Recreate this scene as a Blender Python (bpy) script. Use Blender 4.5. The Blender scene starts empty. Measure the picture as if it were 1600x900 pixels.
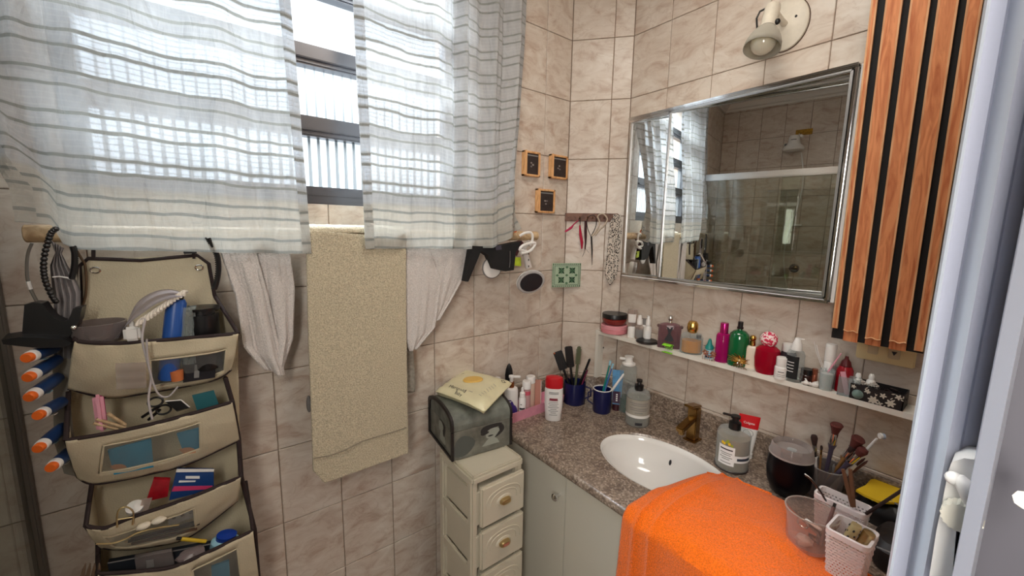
import bpy, bmesh, math, random
from mathutils import Vector, Matrix, noise

PI = math.pi
SC = bpy.context.scene
COL = SC.collection
random.seed(7)

# ------------------------------------------------------------------ camera
FPX = 629.775
CAM = Vector((0, 0, 1.6))
CR = Vector((0.7910674, -0.61149238, 0.0170127))
CU = Vector((0.07508814, 0.12466443, 0.9893536))
CF = Vector((0.60710307, 0.78136793, -0.1445338))
cam_d = bpy.data.cameras.new('camera')
cam = bpy.data.objects.new('camera', cam_d)
COL.objects.link(cam)
cam_d.sensor_width = 36
cam_d.lens = 36 * FPX / 1600
cam_d.clip_start = 0.02
cam.matrix_world = Matrix(((CR.x, CU.x, -CF.x, CAM.x), (CR.y, CU.y, -CF.y, CAM.y), (CR.z, CU.z, -CF.z, CAM.z), (0, 0, 0, 1)))
SC.camera = cam

# ------------------------------------------------------------------ light
SC.view_settings.view_transform = 'Standard'
SC.view_settings.look = 'None'
SC.view_settings.gamma = 1
SC.view_settings.exposure = 0.22
w = bpy.data.worlds.new('overcast_sky')
SC.world = w
w.use_nodes = True
w.node_tree.nodes['Background'].inputs[0].default_value = (0.86, 0.93, 1.0, 1)
w.node_tree.nodes['Background'].inputs[1].default_value = 1.5


def area(name, loc, target, sx, sy, power, color=(1, 1, 1), portal=False):
    d = bpy.data.lights.new(name, 'AREA')
    d.shape = 'RECTANGLE'
    d.size = sx
    d.size_y = sy
    d.energy = power
    d.color = color
    if portal:
        d.cycles.is_portal = True
    o = bpy.data.objects.new(name, d)
    COL.objects.link(o)
    o.location = loc
    o.rotation_euler = (Vector(target) - Vector(loc)).to_track_quat('-Z', 'Y').to_euler()
    return o


area('window_portal', (0.27, 1.50, 2.15), (0.27, 0, 2.15), 1.1, 1.1, 10, portal=True)
area('daylight_above_window', (0.15, 2.5, 4.0), (0.75, 0.6, 1.1), 2.2, 1.6, 1500, (0.92, 0.96, 1.0))
area('doorway_fill', (-0.42, -0.24, 1.75), (1.46, 0.62, 1.0), 0.30, 0.9, 14, (1.0, 0.95, 0.88))  # added fill light in the door opening, for the right wall
area('ceiling_fill', (0.65, 0.45, 2.66), (0.9, 0.45, 0), 0.45, 0.45, 7, (1.0, 0.93, 0.84))  # added unseen fill light under the ceiling


# ------------------------------------------------------------------ pixel helpers (places on real planes)
def ray(px, py):
    return CF + CR * ((px - 800) / FPX) - CU * ((py - 450) / FPX)


def aX(px, py, x):
    d = ray(px, py)
    return CAM + d * (x / d.x)


def aY(px, py, y):
    d = ray(px, py)
    return CAM + d * (y / d.y)


def aZ(px, py, z):
    d = ray(px, py)
    return CAM + d * ((z - 1.6) / d.z)


def aB(b, px, py):
    """point on the upright plane through b that faces the viewer"""
    n = Vector((b.x, b.y, 0))
    d = ray(px, py)
    return CAM + d * (n.dot(n) / n.dot(d))


def mpp(b):
    """metres per pixel at point b"""
    return (b - CAM).dot(CF) / FPX


# ------------------------------------------------------------------ mesh builder
class MB:
    def __init__(self):
        self.v = []
        self.f = []
        self.uv = {}

    def add(self, vs, fs, uvs=None):
        o = len(self.v)
        self.v += [Vector(p) for p in vs]
        for k, fc in enumerate(fs):
            self.f.append(tuple(i + o for i in fc))
        if uvs:
            for i, t in enumerate(uvs):
                self.uv[o + i] = t
        return self

    def box(self, lo, hi, bev=0.0, M=None):
        x0, y0, z0 = lo
        x1, y1, z1 = hi
        if bev <= 0:
            vs = [(x, y, z) for z in (z0, z1) for y in (y0, y1) for x in (x0, x1)]
            fs = [(0, 2, 3, 1), (4, 5, 7, 6), (0, 1, 5, 4), (2, 6, 7, 3), (0, 4, 6, 2), (1, 3, 7, 5)]
        else:
            b = min(bev, (x1 - x0) / 2.01, (y1 - y0) / 2.01, (z1 - z0) / 2.01)
            bm = bmesh.new()
            bmesh.ops.create_cube(bm, size=1)
            for v in bm.verts:
                v.co = Vector(((x0 + x1) / 2 + v.co.x * (x1 - x0), (y0 + y1) / 2 + v.co.y * (y1 - y0), (z0 + z1) / 2 + v.co.z * (z1 - z0)))
            bmesh.ops.bevel(bm, geom=bm.edges[:], offset=b, segments=2, affect='EDGES')
            bm.verts.ensure_lookup_table()
            vs = [v.co.copy() for v in bm.verts]
            fs = [tuple(v.index for v in f.verts) for f in bm.faces]
            bm.free()
        if M is not None:
            vs = [M @ Vector(v) for v in vs]
        return self.add(vs, fs)

    def prism(self, pts, z0, z1, M=None, taper=1.0):
        n = len(pts)
        cx = sum(p[0] for p in pts) / n
        cy = sum(p[1] for p in pts) / n
        vs = [(p[0], p[1], z0) for p in pts] + [(cx + (p[0] - cx) * taper, cy + (p[1] - cy) * taper, z1) for p in pts]
        if M is not None:
            vs = [M @ Vector(v) for v in vs]
        fs = [tuple(reversed(range(n))), tuple(range(n, 2 * n))]
        fs += [(i, (i + 1) % n, n + (i + 1) % n, n + i) for i in range(n)]
        return self.add(vs, fs)

    def lathe(self, prof, seg=24, sx=1.0, sy=1.0, n=2.0, cap=True, M=None, off=(0, 0)):
        """prof: (r, z) list; superellipse exponent n"""
        vs, fs = [], []
        for r, z in prof:
            for k in range(seg):
                a = 2 * PI * k / seg
                c, s = math.cos(a), math.sin(a)
                if n != 2:
                    q = (abs(c) ** n + abs(s) ** n) ** (-1 / n)
                    c, s = c * q, s * q
                vs.append(Vector((off[0] + r * c * sx, off[1] + r * s * sy, z)))
        for j in range(len(prof) - 1):
            for k in range(seg):
                a, b = j * seg + k, j * seg + (k + 1) % seg
                fs.append((a, b, b + seg, a + seg))
        if cap:
            if prof[0][0] > 1e-5:
                fs.append(tuple(reversed(range(seg))))
            if prof[-1][0] > 1e-5:
                o = (len(prof) - 1) * seg
                fs.append(tuple(range(o, o + seg)))
        if M is not None:
            vs = [M @ v for v in vs]
        return self.add(vs, fs)

    def tube(self, pts, r, seg=8, closed=False, flat=1.0):
        pts = [Vector(p) for p in pts]
        n = len(pts)
        rs = r if isinstance(r, (list, tuple)) else [r] * n
        vs, fs = [], []
        prev = None
        for i, p in enumerate(pts):
            if closed:
                t = pts[(i + 1) % n] - pts[i - 1]
            else:
                t = pts[min(i + 1, n - 1)] - pts[max(i - 1, 0)]
            if t.length < 1e-9:
                t = Vector((0, 0, 1))
            t.normalize()
            if prev is None:
                up = Vector((0, 0, 1)) if abs(t.z) < 0.9 else Vector((1, 0, 0))
                s = t.cross(up).normalized()
            else:
                s = prev - t * prev.dot(t)
                s = s.normalized() if s.length > 1e-6 else t.orthogonal().normalized()
            prev = s
            u = s.cross(t)
            for k in range(seg):
                a = 2 * PI * k / seg
                vs.append(p + s * (math.cos(a) * rs[i]) + u * (math.sin(a) * rs[i] * flat))
        m = n if closed else n - 1
        for i in range(m):
            for k in range(seg):
                a = i * seg + k
                b = i * seg + (k + 1) % seg
                c = ((i + 1) % n) * seg + (k + 1) % seg
                d = ((i + 1) % n) * seg + k
                fs.append((a, b, c, d))
        if not closed:
            fs.append(tuple(reversed(range(seg))))
            fs.append(tuple(range((n - 1) * seg, n * seg)))
        return self.add(vs, fs)

    def grid(self, nu, nv, fn, wrap=False):
        vs, uvs, fs = [], [], []
        for j in range(nv + 1):
            for i in range(nu + 1):
                u, v = i / nu, j / nv
                vs.append(fn(u, v))
                uvs.append((u, v))
        for j in range(nv):
            for i in range(nu):
                a = j * (nu + 1) + i
                fs.append((a, a + 1, a + nu + 2, a + nu + 1))
        return self.add(vs, fs, uvs)

    def sphere(self, c, r, seg=12, sz=1.0, M=None):
        prof = [(max(1e-6, r * math.sin(PI * k / (seg // 2))), -r * sz * math.cos(PI * k / (seg // 2))) for k in range(seg // 2 + 1)]
        T = Matrix.Translation(Vector(c))
        if M is not None:
            T = T @ M
        return self.lathe(prof, seg, cap=False, M=T)

    def tri(self):
        return sum(len(f) - 2 for f in self.f)

    def mesh(self, name, m=None, smooth=True, uvs=None):
        me = bpy.data.meshes.new(name)
        me.from_pydata([tuple(p) for p in self.v], [], self.f)
        if self.uv:
            l = me.uv_layers.new(name='uv')
            for lp in me.loops:
                l.data[lp.index].uv = self.uv.get(lp.vertex_index, (0, 0))
        me.update()
        if smooth:
            me.shade_smooth()
            me.set_sharp_from_angle(angle=math.radians(38))
        if m is not None:
            me.materials.append(m)
        return me

    def obj(self, name, m=None, parent=None, smooth=True, loc=None, kind=None, label=None):
        o = bpy.data.objects.new(name, self.mesh(name, m, smooth))
        COL.objects.link(o)
        if parent is not None:
            o.parent = parent
        if loc is not None:
            o.location = loc
        if kind:
            o['kind'] = kind
        if label:
            o['label'] = label
        return o


def thing(name, label, cat, loc=(0, 0, 0), rz=0.0, group=None, rot=None):
    o = bpy.data.objects.new(name, None)
    o.empty_display_size = 0.02
    COL.objects.link(o)
    o.location = loc
    o.rotation_euler = rot if rot is not None else (0, 0, rz)
    o['label'] = label
    o['category'] = cat
    if group:
        o['group'] = group
    return o


def tag(o, label, cat, group=None):
    o['label'] = label
    o['category'] = cat
    if group:
        o['group'] = group
    return o


def struct_empty(name):
    o = bpy.data.objects.new(name, None)
    o.empty_display_size = 0.05
    COL.objects.link(o)
    o['kind'] = 'structure'
    return o


def face_rz(p):
    """z rotation that turns local -Y to the viewer's doorway"""
    return math.atan2(p[1], p[0]) - PI / 2


# ------------------------------------------------------------------ materials
def _nt(name):
    m = bpy.data.materials.new(name)
    m.use_nodes = True
    nt = m.node_tree
    return m, nt, nt.nodes['Principled BSDF']


def rgb(h):
    """sRGB 0..255 triple to linear"""
    return tuple(((c / 255) / 12.92 if c / 255 <= 0.04045 else ((c / 255 + 0.055) / 1.055) ** 2.4) for c in h) + (1,)


def mat(name, col, rough=0.5, metal=0.0, bump=0.0, bscale=80, vary=0.0, vscale=12, spec=0.5, coat=0.0, sheen=0.0, emit=None):
    m, nt, b = _nt(name)
    c = rgb(col)
    b.inputs['Base Color'].default_value = c
    b.inputs['Roughness'].default_value = rough
    b.inputs['Metallic'].default_value = metal
    b.inputs['Specular IOR Level'].default_value = spec
    b.inputs['Coat Weight'].default_value = coat
    b.inputs['Sheen Weight'].default_value = sheen
    tc = nt.nodes.new('ShaderNodeTexCoord')
    if vary > 0:
        n = nt.nodes.new('ShaderNodeTexNoise')
        n.inputs['Scale'].default_value = vscale
        n.inputs['Detail'].default_value = 5
        nt.links.new(tc.outputs['Object'], n.inputs['Vector'])
        r = nt.nodes.new('ShaderNodeValToRGB')
        r.color_ramp.elements[0].position = 0.3
        r.color_ramp.elements[1].position = 0.7
        r.color_ramp.elements[0].color = tuple(x * (1 - vary) for x in c[:3]) + (1,)
        r.color_ramp.elements[1].color = tuple(min(1, x * (1 + vary * 0.6)) for x in c[:3]) + (1,)
        nt.links.new(n.outputs['Fac'], r.inputs[0])
        nt.links.new(r.outputs[0], b.inputs['Base Color'])
    if bump > 0:
        n = nt.nodes.new('ShaderNodeTexNoise')
        n.inputs['Scale'].default_value = bscale
        n.inputs['Detail'].default_value = 3
        nt.links.new(tc.outputs['Object'], n.inputs['Vector'])
        bp = nt.nodes.new('ShaderNodeBump')
        bp.inputs['Strength'].default_value = bump
        bp.inputs['Distance'].default_value = 0.004
        nt.links.new(n.outputs['Fac'], bp.inputs['Height'])
        nt.links.new(bp.outputs[0], b.inputs['Normal'])
    return m


def clear(name, col=(235, 240, 240), alpha=0.25, rough=0.05, gloss=0.12):
    """thin clear plastic / glass wall: mostly see-through, glossy, slightly tinted"""
    m, nt, b = _nt(name)
    nt.nodes.remove(b)
    out = nt.nodes['Material Output']
    tr = nt.nodes.new('ShaderNodeBsdfTransparent')
    c = rgb(col)
    tr.inputs[0].default_value = c
    df = nt.nodes.new('ShaderNodeBsdfPrincipled')
    df.inputs['Base Color'].default_value = c
    df.inputs['Roughness'].default_value = rough
    lw = nt.nodes.new('ShaderNodeLayerWeight')
    lw.inputs['Blend'].default_value = 0.25
    mr = nt.nodes.new('ShaderNodeMapRange')
    mr.inputs['To Min'].default_value = alpha * 0.62
    mr.inputs['To Max'].default_value = min(1.0, alpha + gloss + 0.25)
    nt.links.new(lw.outputs['Facing'], mr.inputs['Value'])
    mx = nt.nodes.new('ShaderNodeMixShader')
    nt.links.new(mr.outputs[0], mx.inputs[0])
    nt.links.new(tr.outputs[0], mx.inputs[1])
    nt.links.new(df.outputs[0], mx.inputs[2])
    nt.links.new(mx.outputs[0], out.inputs[0])
    return m


def pane_glass(name, tint, refl=0.10):
    m, nt, b = _nt(name)
    nt.nodes.remove(b)
    out = nt.nodes['Material Output']
    tr = nt.nodes.new('ShaderNodeBsdfTransparent')
    tr.inputs[0].default_value = rgb(tint)
    gl = nt.nodes.new('ShaderNodeBsdfGlossy')
    gl.inputs['Roughness'].default_value = 0.02
    fr = nt.nodes.new('ShaderNodeLayerWeight')
    fr.inputs['Blend'].default_value = 0.2
    mr = nt.nodes.new('ShaderNodeMapRange')
    mr.inputs['To Min'].default_value = refl
    mr.inputs['To Max'].default_value = 0.8
    nt.links.new(fr.outputs['Facing'], mr.inputs['Value'])
    mx = nt.nodes.new('ShaderNodeMixShader')
    nt.links.new(mr.outputs[0], mx.inputs[0])
    nt.links.new(tr.outputs[0], mx.inputs[1])
    nt.links.new(gl.outputs[0], mx.inputs[2])
    nt.links.new(mx.outputs[0], out.inputs[0])
    return m


def tile_material():
    m, nt, b = _nt('marbled_wall_tile')
    N = nt.nodes.new
    L = nt.links.new
    geo = N('ShaderNodeNewGeometry')
    oi = N('ShaderNodeObjectInfo')
    ad = N('ShaderNodeVectorMath')
    ad.operation = 'MULTIPLY_ADD'
    ad.inputs[1].default_value = (1, 1, 1)
    L(geo.outputs['Position'], ad.inputs[0])
    cv = N('ShaderNodeCombineXYZ')
    mu = N('ShaderNodeMath')
    mu.operation = 'MULTIPLY'
    mu.inputs[1].default_value = 37.0
    L(oi.outputs['Random'], mu.inputs[0])
    for k in range(3):
        L(mu.outputs[0], cv.inputs[k])
    L(cv.outputs[0], ad.inputs[2])
    mp = N('ShaderNodeMapping')
    mp.inputs['Rotation'].default_value = (0.75, 0.85, 0.3)
    mp.inputs['Scale'].default_value = (1.3, 1.0, 2.3)
    L(ad.outputs[0], mp.inputs[0])
    n1 = N('ShaderNodeTexNoise')
    n1.inputs['Scale'].default_value = 8.5
    n1.inputs['Detail'].default_value = 7
    n1.inputs['Roughness'].default_value = 0.62
    n1.inputs['Distortion'].default_value = 0.9
    L(mp.outputs[0], n1.inputs['Vector'])
    r = N('ShaderNodeValToRGB')
    e = r.color_ramp.elements
    e[0].position = 0.33
    e[0].color = rgb((184, 162, 146))
    e[1].position = 0.66
    e[1].color = rgb((216, 206, 194))
    x = e.new(0.47)
    x.color = rgb((204, 190, 176))
    L(n1.outputs['Fac'], r.inputs[0])
    # thin darker veins
    n2 = N('ShaderNodeTexNoise')
    n2.inputs['Scale'].default_value = 5.0
    n2.inputs['Detail'].default_value = 5
    n2.inputs['Distortion'].default_value = 1.4
    L(mp.outputs[0], n2.inputs['Vector'])
    r2 = N('ShaderNodeValToRGB')
    q = r2.color_ramp.elements
    q[0].position = 0.485
    q[0].color = (0, 0, 0, 1)
    q[1].position = 0.515
    q[1].color = (0, 0, 0, 1)
    y = q.new(0.5)
    y.color = (1, 1, 1, 1)
    L(n2.outputs['Fac'], r2.inputs[0])
    mx = N('ShaderNodeMixRGB')
    mf = N('ShaderNodeMath')
    mf.operation = 'MULTIPLY'
    mf.inputs[1].default_value = 0.30
    L(r2.outputs[0], mf.inputs[0])
    L(mf.outputs[0], mx.inputs[0])
    L(r.outputs[0], mx.inputs[1])
    mx.inputs[2].default_value = rgb((168, 142, 122))
    L(mx.outputs[0], b.inputs['Base Color'])
    b.inputs['Roughness'].default_value = 0.32
    b.inputs['Specular IOR Level'].default_value = 0.4
    bp = N('ShaderNodeBump')
    bp.inputs['Strength'].default_value = 0.25
    bp.inputs['Distance'].default_value = 0.002
    L(n1.outputs['Fac'], bp.inputs['Height'])
    L(bp.outputs[0], b.inputs['Normal'])
    return m


def granite_material():
    m, nt, b = _nt('speckled_brown_granite')
    N = nt.nodes.new
    L = nt.links.new
    tc = N('ShaderNodeTexCoord')
    v = N('ShaderNodeTexVoronoi')
    v.inputs['Scale'].default_value = 190
    L(tc.outputs['Object'], v.inputs['Vector'])
    r = N('ShaderNodeValToRGB')
    r.color_ramp.interpolation = 'CONSTANT'
    e = r.color_ramp.elements
    e[0].color = rgb((98, 86, 76))
    e[1].position = 0.30
    e[1].color = rgb((128, 112, 98))
    for p, c in ((0.55, (158, 141, 126)), (0.78, (184, 168, 153)), (0.9, (80, 70, 66))):
        k = e.new(p)
        k.color = rgb(c)
    sp = N('ShaderNodeSeparateColor')
    L(v.outputs['Color'], sp.inputs[0])
    L(sp.outputs[0], r.inputs[0])
    n = N('ShaderNodeTexNoise')
    n.inputs['Scale'].default_value = 30
    n.inputs['Detail'].default_value = 6
    L(tc.outputs['Object'], n.inputs['Vector'])
    r2 = N('ShaderNodeValToRGB')
    r2.color_ramp.elements[0].position = 0.35
    r2.color_ramp.elements[0].color = rgb((116, 100, 88))
    r2.color_ramp.elements[1].position = 0.65
    r2.color_ramp.elements[1].color = rgb((164, 146, 130))
    L(n.outputs['Fac'], r2.inputs[0])
    mx = N('ShaderNodeMixRGB')
    mx.inputs[0].default_value = 0.45
    L(r.outputs[0], mx.inputs[1])
    L(r2.outputs[0], mx.inputs[2])
    L(mx.outputs[0], b.inputs['Base Color'])
    b.inputs['Roughness'].default_value = 0.22
    return m


def wood_material(name, a, c, rough=0.5, sx=60, sz=2.2, knots=True):
    """grain runs along local z"""
    m, nt, b = _nt(name)
    N = nt.nodes.new
    L = nt.links.new
    tc = N('ShaderNodeTexCoord')
    oi = N('ShaderNodeObjectInfo')
    ad = N('ShaderNodeVectorMath')
    ad.operation = 'ADD'
    cv = N('ShaderNodeCombineXYZ')
    mu = N('ShaderNodeMath')
    mu.operation = 'MULTIPLY'
    mu.inputs[1].default_value = 9.0
    L(oi.outputs['Random'], mu.inputs[0])
    L(mu.outputs[0], cv.inputs[0])
    L(mu.outputs[0], cv.inputs[2])
    L(tc.outputs['Object'], ad.inputs[0])
    L(cv.outputs[0], ad.inputs[1])
    mp = N('ShaderNodeMapping')
    mp.inputs['Scale'].default_value = (sx, sx, sz)
    L(ad.outputs[0], mp.inputs[0])
    n = N('ShaderNodeTexNoise')
    n.inputs['Scale'].default_value = 1.0
    n.inputs['Detail'].default_value = 6
    n.inputs['Distortion'].default_value = 1.6
    L(mp.outputs[0], n.inputs['Vector'])
    r = N('ShaderNodeValToRGB')
    r.color_ramp.elements[0].position = 0.32
    r.color_ramp.elements[0].color = rgb(a)
    r.color_ramp.elements[1].position = 0.6
    r.color_ramp.elements[1].color = rgb(c)
    L(n.outputs['Fac'], r.inputs[0])
    L(r.outputs[0], b.inputs['Base Color'])
    b.inputs['Roughness'].default_value = rough
    bp = N('ShaderNodeBump')
    bp.inputs['Strength'].default_value = 0.3
    bp.inputs['Distance'].default_value = 0.001
    L(n.outputs['Fac'], bp.inputs['Height'])
    L(bp.outputs[0], b.inputs['Normal'])
    return m


def curtain_material():
    """sheer crinkled voile with paired woven stripes; uv in metres"""
    m, nt, b = _nt('sheer_striped_voile')
    nt.nodes.remove(b)
    N = nt.nodes.new
    L = nt.links.new
    out = nt.nodes['Material Output']
    tc = N('ShaderNodeUVMap')
    tc.uv_map = 'uv'
    sep = N('ShaderNodeSeparateXYZ')
    L(tc.outputs[0], sep.inputs[0])
    # slightly wandering height
    nz = N('ShaderNodeTexNoise')
    nz.inputs['Scale'].default_value = 9
    nz.inputs['Detail'].default_value = 2
    L(tc.outputs[0], nz.inputs['Vector'])
    ma = N('ShaderNodeMath')
    ma.operation = 'MULTIPLY_ADD'
    ma.inputs[1].default_value = 0.018
    L(nz.outputs['Fac'], ma.inputs[0])
    L(sep.outputs[1], ma.inputs[2])

    def band(period, phase, width, soft=0.10):
        a = N('ShaderNodeMath')
        a.operation = 'MULTIPLY_ADD'
        a.inputs[1].default_value = 1 / period
        a.inputs[2].default_value = phase
        L(ma.outputs[0], a.inputs[0])
        f = N('ShaderNodeMath')
        f.operation = 'FRACT'
        L(a.outputs[0], f.inputs[0])
        s = N('ShaderNodeMath')
        s.operation = 'SUBTRACT'
        L(f.outputs[0], s.inputs[0])
        s.inputs[1].default_value = 0.5
        ab = N('ShaderNodeMath')
        ab.operation = 'ABSOLUTE'
        L(s.outputs[0], ab.inputs[0])
        r = N('ShaderNodeMapRange')
        r.inputs['From Min'].default_value = width
        r.inputs['From Max'].default_value = width * 1.7
        r.inputs['To Min'].default_value = 1
        r.inputs['To Max'].default_value = 0
        L(ab.outputs[0], r.inputs['Value'])
        return r

    b1 = band(0.078, 0.0, 0.036)
    b2 = band(0.078, 0.36, 0.036)
    b3 = band(0.0115, 0.0, 0.10)
    mxm = N('ShaderNodeMath')
    mxm.operation = 'MAXIMUM'
    L(b1.outputs[0], mxm.inputs[0])
    L(b2.outputs[0], mxm.inputs[1])
    thin = N('ShaderNodeMath')
    thin.operation = 'MULTIPLY'
    thin.inputs[1].default_value = 0.34
    L(b3.outputs[0], thin.inputs[0])
    stripe = N('ShaderNodeMath')
    stripe.operation = 'MAXIMUM'
    L(mxm.outputs[0], stripe.inputs[0])
    L(thin.outputs[0], stripe.inputs[1])
    # crinkle: vertical-ish irregular creases
    mp = N('ShaderNodeMapping')
    mp.inputs['Scale'].default_value = (42, 9, 1)
    L(tc.outputs[0], mp.inputs[0])
    cn = N('ShaderNodeTexNoise')
    cn.inputs['Scale'].default_value = 1
    cn.inputs['Detail'].default_value = 5
    cn.inputs['Distortion'].default_value = 1.0
    L(mp.outputs[0], cn.inputs['Vector'])
    bp = N('ShaderNodeBump')
    bp.inputs['Strength'].default_value = 0.9
    bp.inputs['Distance'].default_value = 0.006
    L(cn.outputs['Fac'], bp.inputs['Height'])
    # bottom band over the wall: missing backlight put into colour and opacity, v below 0.13
    hem = N('ShaderNodeMapRange')  # mask of the bottom band without backlight, no sewn hem
    hem.inputs['From Min'].default_value = 0.125
    hem.inputs['From Max'].default_value = 0.135
    hem.inputs['To Min'].default_value = 1
    hem.inputs['To Max'].default_value = 0
    L(sep.outputs[1], hem.inputs['Value'])
    colr = N('ShaderNodeMixRGB')
    colr.inputs[1].default_value = rgb((212, 214, 216))
    colr.inputs[2].default_value = rgb((202, 199, 190))
    L(hem.outputs[0], colr.inputs[0])
    cst = N('ShaderNodeMixRGB')
    L(stripe.outputs[0], cst.inputs[0])
    L(colr.outputs[0], cst.inputs[1])
    cst.inputs[2].default_value = rgb((150, 152, 148))
    # transparency
    op = N('ShaderNodeMapRange')
    op.inputs['To Min'].default_value = 0.42
    op.inputs['To Max'].default_value = 0.93
    L(stripe.outputs[0], op.inputs['Value'])
    op1 = N('ShaderNodeMath')
    op1.operation = 'MULTIPLY_ADD'
    op1.inputs[1].default_value = 0.38
    L(cn.outputs['Fac'], op1.inputs[0])
    L(op.outputs[0], op1.inputs[2])
    op2 = N('ShaderNodeMath')
    op2.operation = 'MULTIPLY_ADD'
    op2.inputs[1].default_value = 0.14
    L(hem.outputs[0], op2.inputs[0])
    L(op1.outputs[0], op2.inputs[2])
    op2.use_clamp = True
    df = N('ShaderNodeBsdfDiffuse')
    tl = N('ShaderNodeBsdfTranslucent')
    tp = N('ShaderNodeBsdfTransparent')
    tp.inputs[0].default_value = (0.72, 0.75, 0.80, 1)
    L(cst.outputs[0], df.inputs[0])
    L(cst.outputs[0], tl.inputs[0])
    L(bp.outputs[0], df.inputs['Normal'])
    L(bp.outputs[0], tl.inputs['Normal'])
    m1 = N('ShaderNodeMixShader')
    m1.inputs[0].default_value = 0.24
    L(df.outputs[0], m1.inputs[1])
    L(tl.outputs[0], m1.inputs[2])
    m2 = N('ShaderNodeMixShader')
    L(op2.outputs[0], m2.inputs[0])
    L(tp.outputs[0], m2.inputs[1])
    L(m1.outputs[0], m2.inputs[2])
    L(m2.outputs[0], out.inputs[0])
    return m


def terry_material(name, col, scale=420, strength=0.9, vary=0.12):
    m, nt, b = _nt(name)
    N = nt.nodes.new
    L = nt.links.new
    tc = N('ShaderNodeTexCoord')
    n = N('ShaderNodeTexNoise')
    n.inputs['Scale'].default_value = scale
    n.inputs['Detail'].default_value = 2
    L(tc.outputs['Object'], n.inputs['Vector'])
    c = rgb(col)
    r = N('ShaderNodeValToRGB')
    r.color_ramp.elements[0].position = 0.3
    r.color_ramp.elements[1].position = 0.65
    r.color_ramp.elements[0].color = tuple(x * (1 - 2.2 * vary) for x in c[:3]) + (1,)
    r.color_ramp.elements[1].color = tuple(min(1, x * (1 + vary)) for x in c[:3]) + (1,)
    L(n.outputs['Fac'], r.inputs[0])
    L(r.outputs[0], b.inputs['Base Color'])
    b.inputs['Roughness'].default_value = 0.95
    b.inputs['Specular IOR Level'].default_value = 0.1
    b.inputs['Sheen Weight'].default_value = 0.25
    bp = N('ShaderNodeBump')
    bp.inputs['Strength'].default_value = strength
    bp.inputs['Distance'].default_value = 0.003
    L(n.outputs['Fac'], bp.inputs['Height'])
    L(bp.outputs[0], b.inputs['Normal'])
    return m


TILE = tile_material()
GROUT = mat('brown_grout', (146, 126, 110), 0.9, bump=0.2)
GRANITE = granite_material()
CURT = curtain_material()
PLASTER = mat('white_painted_plaster', (222, 216, 208), 0.85, bump=0.08, bscale=40)
ALU = mat('satin_aluminium', (215, 215, 215), 0.3, metal=1.0)
ALU_DARK = mat('window_aluminium', (120, 120, 124), 0.35, metal=1.0)
CHROME = mat('chrome', (225, 225, 225), 0.08, metal=1.0)
GOLD = mat('polished_gold', (212, 170, 90), 0.2, metal=1.0)
PALEGOLD = mat('pale_gold', (214, 190, 140), 0.3, metal=1.0)
ROSEGOLD = mat('rose_gold', (214, 160, 135), 0.3, metal=1.0)
BRASS = mat('aged_brass', (158, 124, 74), 0.25, metal=1.0, vary=0.25, vscale=30)
WHITE = mat('white_plastic', (232, 230, 226), 0.35)
CREAMP = mat('cream_plastic', (204, 196, 176), 0.42, vary=0.03)
BEIGEP = mat('beige_plastic', (206, 190, 156), 0.4)
BLACK = mat('black_plastic', (16, 15, 17), 0.35)
BLACKM = mat('matte_black', (12, 12, 14), 0.75)
DARKBROWN = mat('dark_brown_binding', (44, 30, 30), 0.8)
BEIGE = mat('beige_canvas', (206, 194, 166), 0.9, bump=0.35, bscale=350, vary=0.06, vscale=14)
MELAMINE = mat('white_melamine', (226, 222, 212), 0.45)
CABW = mat('cream_laminate', (206, 202, 188), 0.4)
PORC = mat('white_porcelain', (238, 236, 232), 0.12, coat=0.6)
JAMB_SHADED = mat('door_paint_shaded', (176, 179, 194), 0.42, bump=0.1, bscale=160)  # door paint on faces turned from the window, shade put into the colour
JAMB_LIT = mat('door_paint_lit', (204, 211, 222), 0.4)  # same paint on window-facing strips, their brightness put into the colour
NAVY = mat('navy_enamel', (18, 24, 74), 0.3)
PINK = mat('pink_plastic', (226, 160, 176), 0.45)
HOTPINK = mat('magenta_glass', (196, 20, 120), 0.12, spec=0.7)
RED = mat('red_plastic', (190, 20, 32), 0.3)
DARKRED = mat('dark_red', (120, 14, 34), 0.4)
TEAL = mat('teal_plastic', (20, 130, 122), 0.35)
GREENG = mat('green_glass', (6, 92, 50), 0.1, spec=0.8)
LIME = mat('lime_plastic', (140, 220, 50), 0.4)
BLUE = mat('blue_plastic', (36, 84, 160), 0.35)
LBLUE = mat('light_blue_plastic', (150, 196, 214), 0.35)
YELLOW = mat('yellow_sheet', (226, 186, 30), 0.6)
ORANGE = mat('orange_plastic', (232, 106, 30), 0.4)
PURPLE = mat('purple_print', (72, 50, 140), 0.5)
INK = mat('printed_ink', (40, 38, 44), 0.6)
INKW = mat('printed_white_ink', (236, 236, 234), 0.6)
INKG = mat('printed_grey_ink', (126, 124, 122), 0.6)
GREYP = mat('grey_plastic', (120, 116, 114), 0.5)
CLEARP = clear('clear_plastic')
CLEARG = clear('clear_glass', (240, 244, 244), 0.14)
SMOKE = clear('smoked_clear_plastic', (190, 180, 178), 0.35)
FROST = clear('frosted_plastic', (226, 214, 206), 0.38, rough=0.3)

# ================================================================== THE ROOM
YW, XM = 1.2913, 1.4611           # window wall, mirror wall
C1 = Vector((1.3011, 1.2913, 0))
C2 = Vector((1.4611, 1.1003, 0))
XS, YD = -1.10, 0.05              # shower wall, inner face of the door wall
ZC = 2.72
TW, TH, ZR = 0.17, 0.24003, 2.38361
TT = 0.006                        # tile thickness; wall faces above are the tile faces

_tile_cache = {}


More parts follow.
